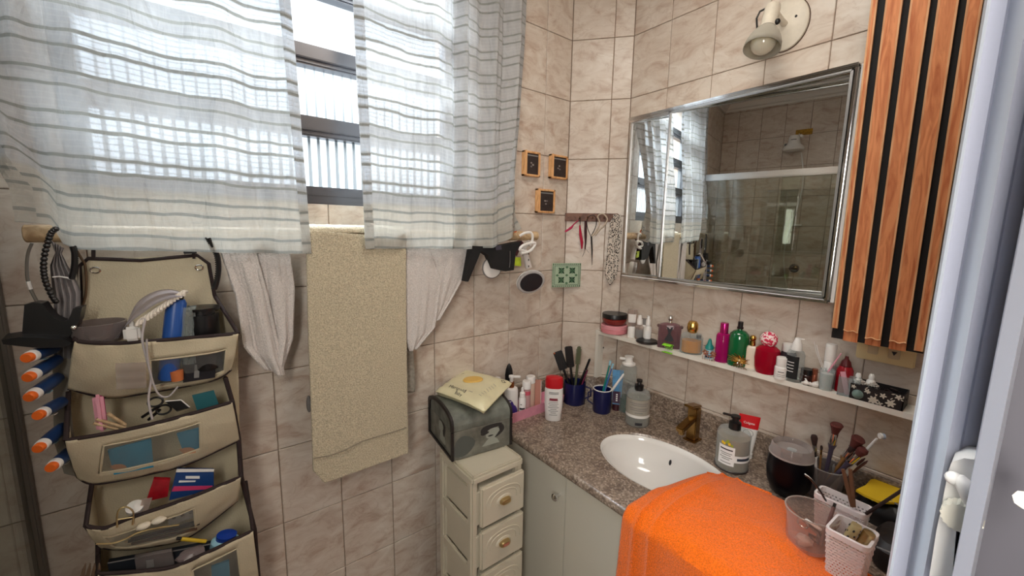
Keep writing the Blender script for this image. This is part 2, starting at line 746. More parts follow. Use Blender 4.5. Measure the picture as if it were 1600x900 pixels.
def tile_mesh(wd, ht):
    k = (round(wd, 4), round(ht, 4))
    if k in _tile_cache:
        return _tile_cache[k]
    g, bv = 0.0011, 0.0016
    x0, x1, z0, z1 = g, wd - g, g, ht - g
    vs = [(x0, 0, z0), (x1, 0, z0), (x1, 0, z1), (x0, 0, z1),
          (x0, -TT + bv, z0), (x1, -TT + bv, z0), (x1, -TT + bv, z1), (x0, -TT + bv, z1),
          (x0 + bv, -TT, z0 + bv), (x1 - bv, -TT, z0 + bv), (x1 - bv, -TT, z1 - bv), (x0 + bv, -TT, z1 - bv)]
    fs = [(8, 9, 10, 11)] + [(i, (i + 1) % 4, 4 + (i + 1) % 4, 4 + i) for i in range(4)] + \
         [(4 + i, 4 + (i + 1) % 4, 8 + (i + 1) % 4, 8 + i) for i in range(4)]
    me = MB().add(vs, fs).mesh('tile', TILE, smooth=False)
    _tile_cache[k] = me
    return me


def tile_wall(parent, org, ang, length, joints, zmin, zmax, hole=None):
    """tiles along direction ang (z rotation, face towards local -y) from org; joints = list of u positions"""
    us = [0] + [u for u in joints if 0.004 < u < length - 0.004] + [length]
    z_j = []
    z = ZR
    while z > zmin:
        z -= TH
    while z < zmax:
        if zmin + 0.004 < z < zmax - 0.004:
            z_j.append(z)
        z += TH
    zs = [zmin] + z_j + [zmax]
    du = Vector((math.cos(ang), math.sin(ang), 0))
    nin = Vector((-math.sin(ang), math.cos(ang), 0))    # local +y, into the wall
    for i in range(len(us) - 1):
        for j in range(len(zs) - 1):
            rects = [(us[i], us[i + 1], zs[j], zs[j + 1])]
            if hole:
                out = []
                for a, b, c, d in rects:
                    ha, hb, hc, hd = hole
                    if b <= ha or a >= hb or d <= hc or c >= hd:
                        out.append((a, b, c, d))
                        continue
                    if a < ha:
                        out.append((a, ha, c, d))
                    if b > hb:
                        out.append((hb, b, c, d))
                    m0, m1 = max(a, ha), min(b, hb)
                    if c < hc:
                        out.append((m0, m1, c, hc))
                    if d > hd:
                        out.append((m0, m1, hd, d))
                rects = out
            for a, b, c, d in rects:
                if b - a < 0.008 or d - c < 0.008:
                    continue
                o = bpy.data.objects.new('tile', tile_mesh(b - a, d - c))
                COL.objects.link(o)
                o.parent = parent
                o.location = org + du * a + nin * TT + Vector((0, 0, c))
                o.rotation_euler = (0, 0, ang)


WX0, WX1, WZ0, WZ1 = -0.215, 0.745, 1.665, 2.52   # window opening

# wall_back (with the window hole)
mb = MB()
y0, y1 = YW + TT - 0.0015, YW + 0.15
mb.box((XS - 0.1, y0, 0), (WX0, y1, ZC))
mb.box((WX1, y0, 0), (C1.x + 0.25, y1, ZC))
mb.box((WX0, y0, 0), (WX1, y1, WZ0))
mb.box((WX0, y0, WZ1), (WX1, y1, ZC))
wall_back = mb.obj('wall_back', GROUT, smooth=False)
wall_back['kind'] = 'structure'
jx = [0.1411 + i * TW - XS for i in range(-8, 8)]
tile_wall(wall_back, Vector((XS, YW, 0)), 0.0, C1.x - XS, jx, 0, ZC, (WX0 - XS, WX1 - XS, WZ0, WZ1))

# wall_corner (chamfered)
d = (C2 - C1)
lc = d.length
ac = math.atan2(d.y, d.x)
nin = Vector((-math.sin(ac), math.cos(ac), 0))
q = [C1 + nin * (TT - 0.0015), C2 + nin * (TT - 0.0015), C2 + nin * 0.1 + d.normalized() * 0.1, C1 + nin * 0.1 - d.normalized() * 0.05]
wall_corner = MB().prism([(p.x, p.y) for p in q], 0, ZC).obj('wall_corner', GROUT, smooth=False)
wall_corner['kind'] = 'structure'
tile_wall(wall_corner, C1.copy(), ac, lc, [0.6886 * lc], 0, ZC)

# wall_right (mirror wall)
wall_right = MB().box((XM + TT - 0.0015, YD - 0.15, 0), (XM + 0.12, C2.y + 0.2, ZC)).obj('wall_right', GROUT, smooth=False)
wall_right['kind'] = 'structure'
tile_wall(wall_right, Vector((XM, C2.y, 0)), -PI / 2, C2.y - YD, [C2.y - (0.9354 - i * TW) for i in range(8)], 0, ZC)

# wall_left (shower wall, seen in the mirror)
wall_left = MB().box((XS - 0.12, YD - 0.15, 0), (XS - TT + 0.0015, YW + 0.15, ZC)).obj('wall_left', GROUT, smooth=False)
wall_left['kind'] = 'structure'
tile_wall(wall_left, Vector((XS, YD, 0)), PI / 2, YW - YD, [0.1 + i * TW for i in range(8)], 0, ZC)

# wall_front: the wall with the door opening, tiled on its inner side
OX0, OX1, OZ = -0.46, 0.53, 2.14
mb = MB()
mb.box((XS - 0.1, -0.10, 0), (OX0, YD - TT + 0.0015, ZC))
mb.box((OX1, -0.10, 0), (XM + 0.1, YD - TT + 0.0015, ZC))
mb.box((OX0, -0.10, OZ), (OX1, YD - TT + 0.0015, ZC))
wall_front = mb.obj('wall_front', GROUT, smooth=False)
wall_front['kind'] = 'structure'
tile_wall(wall_front, Vector((XM, YD, 0)), PI, XM - XS, [0.08 + i * TW for i in range(16)], 0, ZC, (XM - OX1, XM - OX0, 0, OZ))

o = MB().box((XS - 0.1, -1.5, -0.05), (XM + 0.1, YW + 0.1, 0)).obj('floor', mat('floor_tile', (170, 158, 146), 0.4, vary=0.1, vscale=6), smooth=False)
o['kind'] = 'structure'
o = MB().box((XS - 0.1, -1.5, ZC), (XM + 0.1, YW + 0.15, ZC + 0.06)).obj('ceiling', PLASTER, smooth=False)
o['kind'] = 'structure'


def crown(name, a, b, inward):
    """stepped plaster crown moulding from a to b"""
    a, b = Vector(a), Vector(b)
    n = Vector(inward)
    pr = [(0, 0), (0, -0.085), (0.012, -0.085), (0.016, -0.07), (0.03, -0.062), (0.05, -0.03), (0.066, -0.022), (0.07, -0.01), (0.085, -0.01), (0.085, 0)]
    m = MB()
    vs = [e + n * p[0] + Vector((0, 0, p[1])) for e in (a, b) for p in pr]
    k = len(pr)
    fs = [(i, (i + 1) % k, k + (i + 1) % k, k + i) for i in range(k)] + [tuple(range(k)), tuple(reversed(range(k, 2 * k)))]
    m.add(vs, fs)
    o = m.obj(name, PLASTER, smooth=False)
    o['kind'] = 'structure'


crown('trim_1', (XS, YD, ZC), (XS, YW, ZC), (1, 0, 0))
crown('trim_2', (XS, YW, ZC), (C1.x, YW, ZC), (0, -1, 0))
crown('trim_3', (XM, YD, ZC), (XM, C2.y, ZC), (-1, 0, 0))

# hallway behind the door opening
HW = mat('hallway_paint', (205, 198, 188), 0.85)
for nm, lo, hi in (('wall_hall_left', (-0.75, -1.5, 0), (-0.65, -0.10, ZC)), ('wall_hall_right', (0.95, -1.5, 0), (1.05, -0.10, ZC)), ('wall_hall_back', (-0.75, -1.6, 0), (1.05, -1.5, ZC))):
    MB().box(lo, hi).obj(nm, HW, smooth=False)['kind'] = 'structure'

# ------------------------------------------------------------------ window_1: reeded glass louvres in a metal frame
win = struct_empty('window_1')
mb = MB()
fw, yf0, yf1 = 0.035, YW + 0.012, YW + 0.062
mb.box((WX0, yf0, WZ0), (WX0 + fw, yf1, WZ1), 0.003)
mb.box((WX1 - fw, yf0, WZ0), (WX1, yf1, WZ1), 0.003)
mb.box((WX0, yf0, WZ0), (WX1, yf1, WZ0 + 0.048), 0.003)
mb.box((WX0, yf0 - 0.004, WZ0 + 0.022), (WX1, yf0 + .002, WZ0 + 0.027), 0.001)
mb.box((WX0, yf0 - 0.006, WZ0), (WX1, yf1 - 0.02, WZ0 + 0.008), 0.002)
mb.box((WX0, yf0, WZ1 - fw), (WX1, yf1, WZ1), 0.003)
mb.obj('window_frame', ALU_DARK, win)
REED, nt, bs = _nt('reeded_glass')
nt.nodes.remove(bs)
N, L = nt.nodes.new, nt.links.new
tc = N('ShaderNodeTexCoord')
sp = N('ShaderNodeSeparateXYZ')
L(tc.outputs['Object'], sp.inputs[0])
tp = N('ShaderNodeBsdfTransparent')
tl = N('ShaderNodeBsdfTranslucent')
gl = N('ShaderNodeBsdfGlossy')
gl.inputs['Roughness'].default_value = 0.08
wv = N('ShaderNodeTexWave')
wv.inputs['Scale'].default_value = 12.5
wv.inputs['Distortion'].default_value = 0.8
wv.inputs['Detail'].default_value = 1
wv.inputs['Detail Scale'].default_value = 0.6
mp = N('ShaderNodeMapping')
mp.inputs['Scale'].default_value = (1, 1, 0.25)
L(tc.outputs['Object'], mp.inputs[0])
L(mp.outputs[0], wv.inputs['Vector'])
rr = N('ShaderNodeValToRGB')
rr.color_ramp.elements[0].position = 0.05
rr.color_ramp.elements[0].color = rgb((66, 74, 78))
rr.color_ramp.elements[1].position = 0.30
rr.color_ramp.elements[1].color = rgb((236, 242, 244))
zz_ = N('ShaderNodeMapRange')
zz_.inputs['From Min'].default_value = 1.70
zz_.inputs['From Max'].default_value = 2.3
zz_.inputs['To Min'].default_value = -0.22
zz_.inputs['To Max'].default_value = 0.5
L(sp.outputs[2], zz_.inputs['Value'])
ad_ = N('ShaderNodeMath')
ad_.operation = 'ADD'
ad_.use_clamp = True
L(wv.outputs['Fac'], ad_.inputs[0])
L(zz_.outputs[0], ad_.inputs[1])
L(ad_.outputs[0], rr.inputs[0])
L(rr.outputs[0], tp.inputs[0])
tl.inputs[0].default_value = rgb((225, 235, 238))
mx = N('ShaderNodeMixShader')
mx.inputs[0].default_value = 0.06
L(tp.outputs[0], mx.inputs[1])
L(tl.outputs[0], mx.inputs[2])
mx2 = N('ShaderNodeMixShader')
mx2.inputs[0].default_value = 0.06
L(mx.outputs[0], mx2.inputs[1])
L(gl.outputs[0], mx2.inputs[2])
L(mx2.outputs[0], nt.nodes['Material Output'].inputs[0])
zb = WZ0 + 0.018
pitch = 0.1915
for k in range(4):
    z0 = 1.714 + k * pitch
    z1 = z0 + 0.142 if k < 3 else WZ1 - fw
    if k < 3:
        rail = MB()
        rail.box((WX0 + fw, yf0 + 0.002, z1 - 0.002), (WX1 - fw, yf1 - 0.006, z0 + pitch + 0.004), 0.004)
        rail.box((WX0 + fw, yf0 - 0.008, z1 + 0.012), (WX1 - fw, yf0 + 0.004, z1 + 0.020), 0.002)
        rail.obj('rail', ALU_DARK, win)
    xa, xb = WX0 + fw, WX1 - fw
    n = 160
    gy = (yf0 + yf1) / 2
    m = MB()

    def fn(u, v, z0=z0, z1=z1):
        x = xa + (xb - xa) * u
        return Vector((x, gy + 0.0035 * abs(math.sin(x * PI / 0.0252)), z0 + (z1 - z0) * v))
    m.grid(n, 1, fn)
    m.obj('pane', REED, win)
MB().box((WX0, YW + 0.004, WZ0 - 0.012), (WX1, yf1, WZ0)).obj('sill', ALU_DARK, win)

# ------------------------------------------------------------------ door_1: the white door frame beside the viewer
door = struct_empty('door_1')


def jamb_pt(px, x):
    d = ray(px, 560)
    return (x, d.y / d.x * x)


prof = [(1443, .492), (1447, .484), (1452, .482), (1475, .490), (1479, .496), (1506, .466), (1526, .470), (1530, .474), (1564, .478)]
pts = [jamb_pt(*p) for p in prof]


def strip(name, a, b, m):
    (xa, ya), (xb, yb) = a, b
    q = MB()
    q.prism([(xa, ya), (xb, yb), (xb + 0.075, yb - 0.001), (xa + 0.075, ya + 0.001)], 0, 2.14)
    return q.obj(name, m, door, smooth=False)


strip('casing', pts[0], pts[1], JAMB_LIT)
strip('casing', pts[1], pts[2], JAMB_LIT)
strip('casing', pts[2], pts[3], JAMB_SHADED)
strip('rebate', pts[3], pts[4], JAMB_SHADED)
strip('stop', pts[4], pts[5], JAMB_LIT)
strip('stop', pts[5], pts[6], JAMB_SHADED)
strip('frame', pts[6], pts[7], JAMB_SHADED)
strip('frame', pts[7], pts[8], JAMB_SHADED)
lp = [jamb_pt(1556, .405), jamb_pt(1586, .392), jamb_pt(1590, .392)]
MB().prism([lp[0], lp[1], (lp[1][0] + .09, lp[1][1] / lp[1][0] * (lp[1][0] + .09) - .002), (lp[0][0] + .08, lp[0][1] / lp[0][0] * (lp[0][0] + .08) + .001)], 0.02, 2.12).obj('leaf', mat('door_leaf_paint', (190, 193, 206), .45), door, smooth=False)
r1_ = lp[1][1] / lp[1][0]
MB().prism([(.50, r1_ * .50 + .004), (.60, r1_ * .60 + .004), (.60, -.09), (.50, -.09)], 0.02, 2.12).obj('shaded_leaf_face', mat('leaf_face_in_shade', (100, 98, 106), .6), door, smooth=False)  # leaf face in shade, its darkness put into the grey
MB().box((OX0 + 0.0, -0.11, 2.13), (OX1, 0.055, 2.2)).obj('head_casing', JAMB_SHADED, door, smooth=False)
MB().box((OX0 - 0.02, -0.11, 0), (OX0 + 0.03, 0.055, 2.14)).obj('side_casing', JAMB_SHADED, door, smooth=False)

# latch on the frame
lt = thing('door_latch', 'white plastic hook latch with ribbed knob on pale door frame', 'latch')
b0 = aX(1483, 800, 0.455)


def LX(px, py, x=0.445):
    return aX(px, py, x)


m = MB()
outl = [(1487, 722), (1506, 716), (1522, 718), (1529, 727), (1528, 760), (1516, 768), (1506, 772), (1499, 790), (1494, 830), (1488, 900), (1452, 900), (1463, 830), (1474, 775), (1482, 735)]
front = [LX(px, py) for px, py in outl]
back = [p + Vector((0.03, 0, 0)) for p in front]
k = len(outl)
m.add(front + back, [tuple(range(k)), tuple(reversed(range(k, 2 * k)))] + [(i, i + k, (i + 1) % k + k, (i + 1) % k) for i in range(k)])
m.obj('latch_plate', WHITE, lt)
m = MB()
m.tube([LX(1490, 747, .437), LX(1499, 750, .436), LX(1507, 758, .435), LX(1513, 772, .434), LX(1516, 786, .436)], [.0035, .005, .0055, .005, .004], 10)
m.sphere(LX(1490, 747, .436), 0.005)
m.obj('hook', WHITE, lt)
kc = LX(1503, 806, .438)
m = MB()
Rk = Matrix.Translation(kc) @ Matrix.Rotation(PI / 2, 4, 'Y')
pr = []
seg = 36
vs = []
for z, r in ((-.006, .008), (-.006, .0105), (.006, .0105), (.008, .008)):
    for q in range(seg):
        a = 2 * PI * q / seg
        rr_ = r * (1.06 if q % 2 else 0.97)
        vs.append(Rk @ Vector((rr_ * math.cos(a), rr_ * math.sin(a), z)))
fs = [(j * seg + q, j * seg + (q + 1) % seg, (j + 1) * seg + (q + 1) % seg, (j + 1) * seg + q) for j in range(3) for q in range(seg)]
fs += [tuple(reversed(range(seg))), tuple(range(3 * seg, 4 * seg))]
m.add(vs, fs)
m.obj('ribbed_knob', mat('ivory_knob', (206, 202, 188), .5), lt)
kn = door
MB().sphere(aX(1603, 782, .46), 0.0065).obj('knob', BEIGEP, kn)
MB().tube([aX(1603, 782, .42), aX(1612, 782, .44)], .006).obj('shank', WHITE, kn)

# ================================================================== SHOWER (seen in the mirror and at the left edge)
sh = thing('shower_screen', 'glass shower screen with a thick aluminium top rail', 'shower screen')
XG = -0.338
MB().box((XG - 0.02, YD + 0.01, 1.975), (XG + 0.02, YW - 0.002, 2.02), 0.006).obj('top_rail', ALU, sh)
m = MB()
m.box((XG - 0.012, YW - 0.022, 0.02), (XG + 0.012, YW - 0.001, 1.975), 0.003)
m.box((XG - 0.004, YW - 0.028, 0.02), (XG + 0.002, YW - 0.02, 1.975), 0.001)
m.obj('wall_profile', mat('dull_aluminium', (120, 112, 104), 0.5, metal=0.6), sh)
SG = pane_glass('greenish_shower_glass', (240, 243, 238), 0.09)
MB().box((XG - 0.003, 0.62, 0.03), (XG + 0.003, YW - 0.024, 1.98)).obj('fixed_pane', SG, sh)
MB().box((XG - 0.018, YD + 0.02, 0.03), (XG - 0.012, 0.72, 1.98)).obj('sliding_pane', SG, sh)

sx_, sy_ = XS + 0.13, 0.745
hd = thing('electric_shower', 'white electric shower unit high on the shower wall', 'shower head', (sx_, sy_, 2.245))
MB().lathe([(0.001, 0), (.066, 0), (.072, .012), (.066, .028), (.046, .045), (.038, .07), (.037, .10), (.030, .112), (.001, .114)], 32).obj('body', WHITE, hd)
MB().tube([(-0.02, 0, .06), (-0.09, 0, .065), (-0.125, 0, .07)], .013).obj('arm', WHITE, hd)
MB().box((.034, -.018, .075), (.0385, .018, .079)).obj('selector_slot', INK, hd)
MB().lathe([(.001, 0), (.012, 0), (.012, .02), (.001, .022)], 16, M=Matrix.Translation((0, .06, .045)) @ Matrix.Rotation(PI / 2, 4, 'X')).obj('valve', GREYP, hd)
MB().lathe([(.001, 0), (.014, 0), (.014, .018), (.001, .02)], 16, M=Matrix.Translation((0, -.04, .095)) @ Matrix.Rotation(.5, 4, 'X')).obj('selector', WHITE, hd)
pl = thing('junction_plate', 'small brass-coloured plate with wires above the shower head', 'plate', (XS, 0.70, 2.40))
MB().box((0.0, -.055, -.022), (.006, .055, .022), .002).obj('plate', mat('brassy', (150, 112, 30), .4, metal=.6, vary=.4, vscale=60), pl)
MB().tube([(.006, .03, -.01), (.03, .02, -.05), (.05, .03, -.09), (.06, .045, -.12)], .003).obj('wire', WHITE, pl)
tp_ = thing('shower_tap', 'dark round shower tap on the tiled shower wall', 'tap', (XS, 0.66, 1.32))
MB().lathe([(.001, 0), (.036, 0), (.032, .012), (.018, .016), (.018, .05), (.001, .052)], 24, M=Matrix.Rotation(PI / 2, 4, 'Y')).obj('flange', mat('dark_chrome', (70, 66, 64), .2, metal=1), tp_)
MB().box((.05, -.03, -.006), (.062, .03, .006), .003).obj('handle', BLACK, tp_)
hs = thing('shower_hose', 'thin white hose hanging down the shower wall', 'hose', (0, 0, 0))
pts_ = []
for k in range(24):
    t = k / 23
    pts_.append((XS + .03 + .03 * math.sin(t * PI), .70 - .035 * math.sin(t * 2.2 * PI), 2.24 - t * 1.15))
MB().tube(pts_, .005).obj('hose', WHITE, hs)
MB().box((XS + .0, .64, 1.665), (XS + .05, .70, 1.68), .003).obj('hose_clip', WHITE, hs)

# ================================================================== COUNTER, BASIN, CABINET
ZT = 0.85
XF = 0.862
ct = thing('vanity_countertop', 'speckled brown granite worktop with rounded front edge', 'countertop')
bcx, bcy, bsx, bsy = 1.145, 0.66, 0.150, 0.222     # oval cut-out


def basin_dir(a):
    return Vector((math.cos(a), math.sin(a)))


# worktop: ring between the oval hole and the outer outline
outer = [(XF + .018, YD + .003), (XM - .002, YD + .003), (XM - .002, C2.y), (C1.x, YW - .002), (XF + .018, YW - .002)]


def ray_poly(a):
    dx, dy = math.cos(a), math.sin(a)
    best = None
    for i in range(len(outer)):
        (x1, y1), (x2, y2) = outer[i], outer[(i + 1) % len(outer)]
        ex, ey = x2 - x1, y2 - y1
        den = dx * ey - dy * ex
        if abs(den) < 1e-9:
            continue
        t = ((x1 - bcx) * ey - (y1 - bcy) * ex) / den
        s = ((x1 - bcx) * dy - (y1 - bcy) * dx) / den
        if t > 0 and -1e-6 <= s <= 1 + 1e-6:
            best = t if best is None else min(best, t)
    return bcx + dx * best, bcy + dy * best


angs = sorted([2 * PI * k / 96 for k in range(96)] + [math.atan2(y - bcy, x - bcx) % (2 * PI) for x, y in outer])
m = MB()
n = len(angs)
rings = []
for a in angs:
    dx, dy = math.cos(a), math.sin(a)
    r = 1 / math.sqrt((dx / bsx) ** 2 + (dy / bsy) ** 2)
    ix, iy = bcx + dx * r, bcy + dy * r
    ox, oy = ray_poly(a)
    r2 = r + .006
    jx_, jy_ = bcx + dx * r2, bcy + dy * r2
    rings.append([(ox, oy, ZT - .034), (ox, oy, ZT), (jx_, jy_, ZT), (ix, iy, ZT - .005), (ix, iy, ZT - .034)])
vs = [p for r in rings for p in r]
fs = []
for i in range(n):
    j = (i + 1) % n
    for k in range(5):
        a, b = k, (k + 1) % 5
        fs.append((i * 5 + a, i * 5 + b, j * 5 + b, j * 5 + a))
m.add(vs, fs)
m.obj('slab', GRANITE, ct)
# bullnose front edge
m = MB()
pr = [(XF + .0185, ZT - .034)] + [(XF + .0185 - .0185 * math.sin(PI * k / 10), ZT - .017 - .017 * math.cos(PI * k / 10)) for k in range(11)] + [(XF + .0185, ZT)]
vs = [(x, y, z) for y in (YD + .003, YW - .002) for x, z in pr]
k = len(pr)
m.add(vs, [(i, i + 1, k + i + 1, k + i) for i in range(k - 1)] + [tuple(range(k)), tuple(reversed(range(k, 2 * k)))])
m.obj('bullnose_edge', GRANITE, ct)
# backsplash
m = MB()
bt = 0.018
m.box((XM - bt - .001, YD + .003, ZT), (XM - .001, C2.y - .008, ZT + .085), .002)
q = [C1 - nin * .001 + d.normalized() * .004, C2 - nin * .001, C2 - nin * (bt + .001) - d.normalized() * .009, C1 - nin * (bt + .001) + d.normalized() * .012]
m.prism([(p.x, p.y) for p in q], ZT, ZT + .085)
m.box((XF + .03, YW - bt - .001, ZT), (C1.x - .01, YW - .001, ZT + .085), .002)
tag(m.obj('backsplash', GRANITE), 'low granite upstand running along the back of the worktop', 'backsplash')

bs_ = thing('wash_basin', 'white oval undermount wash basin sunk in the granite worktop', 'basin', (bcx, bcy, ZT - .006))
prof = [(1.0, 0), (1.0, -.022), (.985, -.05), (.93, -.09), (.80, -.12), (.55, -.135), (.2, -.14), (.10, -.142)]
m = MB()
seg = 64
vs = []
for s, z in prof:
    for k in range(seg):
        a = 2 * PI * k / seg
        vs.append((math.cos(a) * (bsx + .003) * s, math.sin(a) * (bsy + .003) * s, z))
m.add(vs, [(j * seg + k, (j + 1) * seg + k, (j + 1) * seg + (k + 1) % seg, j * seg + (k + 1) % seg) for j in range(len(prof) - 1) for k in range(seg)])
bo = m.obj('bowl', PORC, bs_)
md = bo.modifiers.new('solid', 'SOLIDIFY')
md.thickness = .008
md.offset = -1
MB().lathe([(.001, 0), (.021, 0), (.022, .003), (.018, .004), (.001, .003)], 24).obj('drain', CHROME, bs_, loc=(0, 0, -.141))
m = MB()
m.lathe([(.001, 0), (.004, 0), (.005, .002), (.001, .0022)], 16, sx=2.0, M=Matrix.Translation((.128, .04, -.058)) @ Matrix.Rotation(-1.25, 4, 'Y'))
m.obj('overflow_slot', INK, bs_)

cb = thing('vanity_cabinet', 'cream laminate vanity cabinet beneath the granite worktop', 'cabinet')
XD = XF + 0.023
for ys_ in (YD + .008, 0.836, YW - .022):
    MB().box((XD + .018, ys_ - .004, 0.08), ((XM if ys_ < 1 else C1.x) - .01, ys_ + .012, ZT - (.20 if .5 < ys_ < 1 else .036))).obj('side_panel', CABW, cb)
MB().box((XD + .018, YD + .01, 0.08), (XM - .01, C2.y - .01, .096)).obj('bottom_panel', CABW, cb)
MB().box((XD + .06, YD + .02, 0), (XM - .02, C2.y - .02, .08)).obj('plinth', CABW, cb)
ydoors = [YW - .004, 0.836, 0.385, YD + .012]
for i in range(3):
    y1_, y0_ = ydoors[i] - .0015, ydoors[i + 1] + .0015
    dr = MB().box((XD, y0_, .09), (XD + .017, y1_, ZT - .042), .0015).obj('door', CABW, cb)
    ky = 0.862 if i == 0 else (y0_ + .03 if i == 1 else y1_ - .03)
    kz = aX(860, 762, XD).z
    MB().lathe([(.001, 0), (.006, 0), (.0045, .008), (.007, .014), (.0125, .02), (.0125, .026), (.007, .031), (.001, .032)], 20,
               M=Matrix.Translation((XD, ky, kz)) @ Matrix.Rotation(-PI / 2, 4, 'Y')).obj('knob', CHROME, dr)

# faucet
f0 = aZ(1083, 690, ZT)
f0 = Vector((1.375, f0.y + .01, ZT))
fa = thing('basin_faucet', 'square antique brass tap behind the oval basin', 'faucet', f0, rz=0.0)
MB().box((-.026, -.024, 0), (.026, .024, .006), .002).obj('base_plate', BRASS, fa)
MB().box((-.017, -.017, .005), (.017, .017, .125), .003).obj('body', BRASS, fa)
M = Matrix.Translation((-.015, 0, .085)) @ Matrix.Rotation(math.radians(-14), 4, 'Y')
MB().box((-.085, -.014, -.009), (.005, .014, .009), .003, M=M).obj('spout', BRASS, fa)
MB().lathe([(.001, 0), (.011, 0), (.011, .012), (.001, .012)], 16, M=M @ Matrix.Translation((-.073, 0, -.018))).obj('aerator', BRASS, fa)
M = Matrix.Translation((0, 0, .128)) @ Matrix.Rotation(math.radians(10), 4, 'Y')
MB().box((-.05, -.0165, 0), (.018, .0165, .008), .002, M=M).obj('lever', BRASS, fa)

# ------------------------------------------------------------------ long white shelf above the worktop
ZS = 1.158
XSF = 1.383
sf = thing('wall_shelf', 'long narrow white shelf along the wall below the mirror', 'shelf')


def chx(y):
    return C2.x - (y - C2.y) * (C2.x - C1.x) / (C1.y - C2.y)


ye = 1.162
m = MB().prism([(XSF, 0.06), (XM - .001, 0.06), (XM - .001, C2.y), (chx(ye) - .001, ye), (XSF, ye)], ZS - .016, ZS)
m.obj('board', MELAMINE, sf, smooth=False)
m = MB().prism([(XSF + .002, ye - .016), (chx(ye - .016) - .001, ye - .016), (chx(ye) - .001, ye), (XSF + .002, ye)], ZT + .088, ZS - .016)
ep = m.obj('end_panel', MELAMINE, sf, smooth=False)
yp = ye - .016
e_ = aY(943, 543, yp)
MB().lathe([(.001, 0), (.0045, 0), (.0045, .002), (.001, .002)], 12, M=Matrix.Translation((e_.x, yp, e_.z)) @ Matrix.Rotation(PI / 2, 4, 'X')).obj('screw_hole', INK, sf)
MB().prism([(XSF + .02, 0.06), (XM - .002, 0.06), (XM - .002, .076), (XSF + .02, .076)], ZT + .088, ZS - .016).obj('end_panel', MELAMINE, sf, smooth=False)

# ------------------------------------------------------------------ mirror cabinet
XC = 1.39
MIR = mat('mirror_glass', (236, 238, 236), 0.0, metal=1.0)
mc = thing('mirror_cabinet', 'two-panel sliding mirror cabinet with chrome frame above the shelf', 'mirror')
yl, yr_ = aX(983, 300, XC).y + .0, aX(1322, 300, XC).y
yl, yr_ = 1.050, 0.336
zt_, zb_ = 2.044, 1.408
ym_ = 0.872
m = MB()
m.box((XC + .004, yr_ + .004, zb_ + .004), (XM - .001, yr_ + .012, zt_ - .004))
m.box((XC + .012, yl - .012, zb_ + .004), (XM - .001, yl - .004, zt_ - .004))
m.box((XC + .004, yr_ + .004, zb_ + .004), (XM - .001, yl - .004, zb_ + .012))
m.box((XC + .010, yr_ + .004, zt_ - .012), (XM - .001, yl - .004, zt_ - .004))
m.obj('carcass', WHITE, mc)
MB().box((XC + .006, yr_ - .010, zb_ + .002), (XM - .001, yr_ - .001, zt_ - .004), .001).obj('side_panel', WHITE, mc)
m = MB()
m.box((XC - .006, yr_, zt_ - .010), (XC + .03, yl, zt_), .003)
m.box((XC + .002, yr_, zt_ - .018), (XC + .03, yl, zt_ - .010), .002)
m.obj('top_rail', CHROME, mc)
m = MB()
m.box((XC - .008, yr_, zb_), (XC + .03, yl, zb_ + .008), .003)
m.box((XC + .004, yr_, zb_ + .008), (XC + .03, yl, zb_ + .018), .002)
m.obj('bottom_rail', CHROME, mc)
m = MB()
m.box((XC - .002, yr_, zb_ + .006), (XC + .018, yr_ + .012, zt_ - .008), .003)
m.obj('side_rail', CHROME, mc)


def mirror_door(y_a, y_b, xf, m_w, x_a, x_b):
    """frame of thin profiles, glass pane set in it (its far edge seated deeper than its near one)"""
    z0, z1 = zb_ + .012, zt_ - .012
    dr = MB()
    dr.box((xf, y_b, z0), (xf + .010, y_b + m_w, z1), .002)
    dr.box((xf, y_a - m_w, z0), (xf + .010, y_a, z1), .002)
    dr.box((xf, y_b, z0), (xf + .010, y_a, z0 + m_w * .8), .002)
    dr.box((xf, y_b, z1 - m_w * .8), (xf + .010, y_a, z1), .002)
    d_ = dr.obj('sliding_door', ALU, mc)
    g = MB()
    ya, yb = y_a - m_w * .4, y_b + m_w * .4
    g.prism([(x_a, ya), (x_b, yb), (x_b + .003, yb), (x_a + .003, ya)], z0 + .002, z1 - .002)
    g.obj('mirror_pane', MIR, d_, smooth=False)


tilt = math.tan(math.radians(6.0))
mirror_door(ym_ + .004, yr_ + .010, XC - .001, .009, XC + .003, XC + .003 + (ym_ - yr_) * tilt)
mirror_door(yl - .001, ym_ - .008, XC + .008, .009, XC + .012, XC + .012 + (yl - ym_) * tilt)

# ------------------------------------------------------------------ slatted wood panel
wp = thing('slatted_wood_panel', 'tall orange-brown slatted wood panel with black gaps, right of the mirror', 'wood panel')
WOOD = wood_material('orange_brown_wood', (186, 104, 62), (226, 150, 100), 0.45)
WOODL = wood_material('pale_wood_edge', (196, 140, 96), (226, 176, 130), 0.5)


def panel_pt(px, top):
    if top:
        p = aX(px, 0, 1.30)
        return p
    return aX(px, 525, 1.397)


tops = [1363, 1373, 1385.5, 1412, 1424, 1455, 1466.5, 1499, 1511.5, 1537]
bots = [1299, 1308, 1318, 1341, 1353, 1378, 1391.5, 1419, 1432, 1447]
ytop = [panel_pt(x, True).y for x in tops]
ybot = [panel_pt(x, False).y for x in bots]
zP0, zP1 = 1.312, 2.30
A0 = Vector((1.397, 0, zP0))


def on_panel(y_t, y_b, z, out=0.0):
    s = (z - 1.325) / (2.13 - 1.325)
    x = 1.397 + (1.30 - 1.397) * s
    return Vector((x - out, y_b + (y_t - y_b) * s, z))


